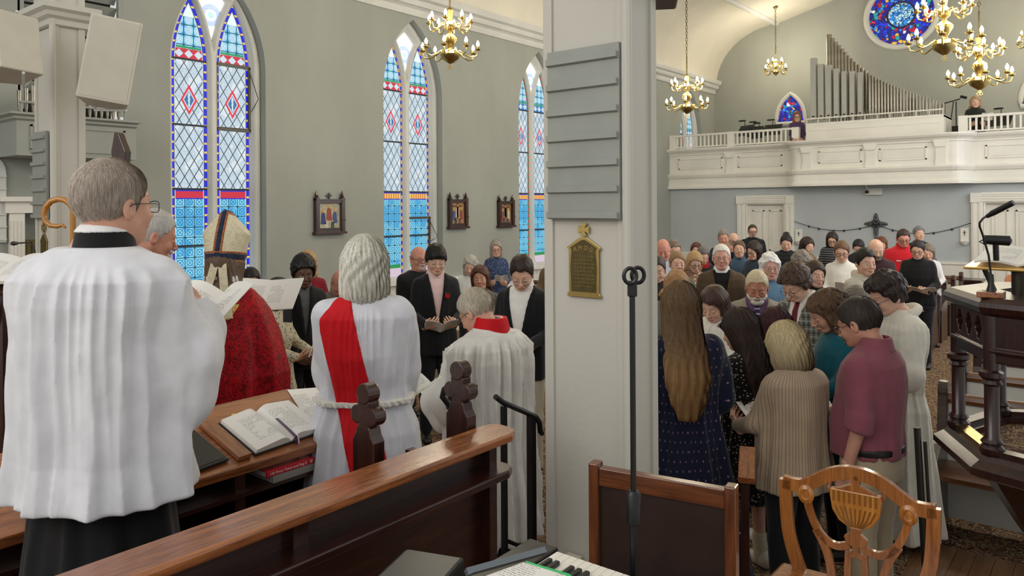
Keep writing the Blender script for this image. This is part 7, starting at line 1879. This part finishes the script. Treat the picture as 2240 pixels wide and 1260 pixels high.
row('woman with tied-back curly hair and glasses in a white turtleneck, reading', 1841, 528, 9.2, ('pony', (104, 74, 52)), ('sweater', (228, 224, 216)), 'f', pitch=20, glasses=(50, 40, 40), pose='hold', extra=lambda I: neck_ring(I, 'turtleneck', (228, 224, 216), .845, .885, .052, .008), hs=1.08,
    book=dict(label='open pale booklet with a red print held by the woman in white', w=.14, h=.18, tilt=48, off=(-.06, .37, .67), ang=.25))
row('woman with centre-parted black hair, bowed behind the boy in the hoodie', 1878, 526, 11.8, ('bun', (24, 20, 22)), ('sweater', (40, 40, 44)), 'f', pitch=38)
row('boy with short black hair in a cream zip hoodie with a black seam', 1891, 543, 7.4, ('crop', (26, 22, 22)), ('hoodie', (206, 200, 184), None, dict(hood=1, sheen=.2)), pitch=4, closed=False, face=150, extra=swoosh, pose='clasp', near=True, pants=(40, 40, 44))
row('bald bearded man in a maroon sweater, bowing', 1914, 524, 9.3, ('bald', (150, 130, 116)), ('sweater', (52, 22, 32)), pitch=30, beard=('full', (110, 96, 86)), bw=1.18, bd=1.15, headk='h', face=165)
row('woman with auburn hair behind the man in the maroon sweater', 1928, 517, 13.0, ('bob', (104, 62, 42)), ('blouse', (60, 60, 70)), 'f', pitch=14)
row('man with dark hair and glasses in a bright red fleece over a white shirt', 1975, 502, 11.0, ('short', (56, 42, 36)), ('fleece', (196, 16, 34), None, dict(collar=(196, 16, 34), sheen=.4)), pitch=24, bw=1.2, bd=1.15, glasses=(40, 40, 40), extra=logo_fleece, skin=(208, 146, 126), face=170)
row('tall person with short silver hair in black, furthest back beside the garland', 2010, 495, 13.6, ('crop', (120, 124, 126)), ('sweater', (20, 20, 22)), pitch=-8, closed=False, face=160)
row('woman with dark tied-back hair and glasses in a black sweater reading a booklet', 2008, 526, 9.9, ('bun', (32, 24, 24)), ('sweater', (16, 16, 18)), 'f', pitch=20, glasses=(30, 30, 30), face=186, bw=1.12, bd=1.1, hs=1.06,
    book=dict(label='open booklet held by the woman in the black sweater', w=.16, h=.20, tilt=20, off=(-.08, .36, .615), ang=.2))
row('person in white partly hidden behind the woman in the black sweater', 2030, 534, 11.4, ('long', (120, 108, 96), dict(ln=.3)), ('blouse', (222, 222, 224)), 'f', pitch=20)
row('bowed person with grey hair behind the woman in teal', 1866, 622, 6.0, ('bob', (112, 106, 98)), ('sweater', (60, 56, 54)), 'f', pitch=34, face=150)
row('person with brown hair and glasses low at the right edge behind the pulpit', 2232, 574, 9.4, ('crop', (92, 62, 46)), ('blouse', (206, 140, 110)), 'f', pitch=24, glasses=(110, 50, 50), H=1.48)
row('person in a beige fleece coat cut by the right edge of the picture', 2262, 640, 6.4, ('bob', (120, 96, 70)), ('coat', (188, 150, 108), None, dict(sheen=.6)), 'f', pitch=20, face=196, pose='hold', bw=1.1, H=1.42)
GG = 'people on the gallery'
person('woman with auburn hair in a purple sweater on the gallery', 1743, 243, 17.4, 2.75, 176, ('bob', (128, 84, 62)), SK2, 'f', pitch=8, top=('sweater', (84, 62, 100)), glasses=(80, 60, 60), group=GG, pose='low')
person('woman with wavy blonde hair in dark green on the gallery', 2133, 209, 15.4, 2.75, 172, ('wavy', (168, 140, 104), dict(ln=.20)), SK2, 'f', pitch=4, closed=False, top=('sweater', (34, 36, 30)), group=GG,
       book=dict(label='white paper held by the woman in green on the gallery', w=.10, h=.18, tilt=50, off=(-.16, .34, .70)))
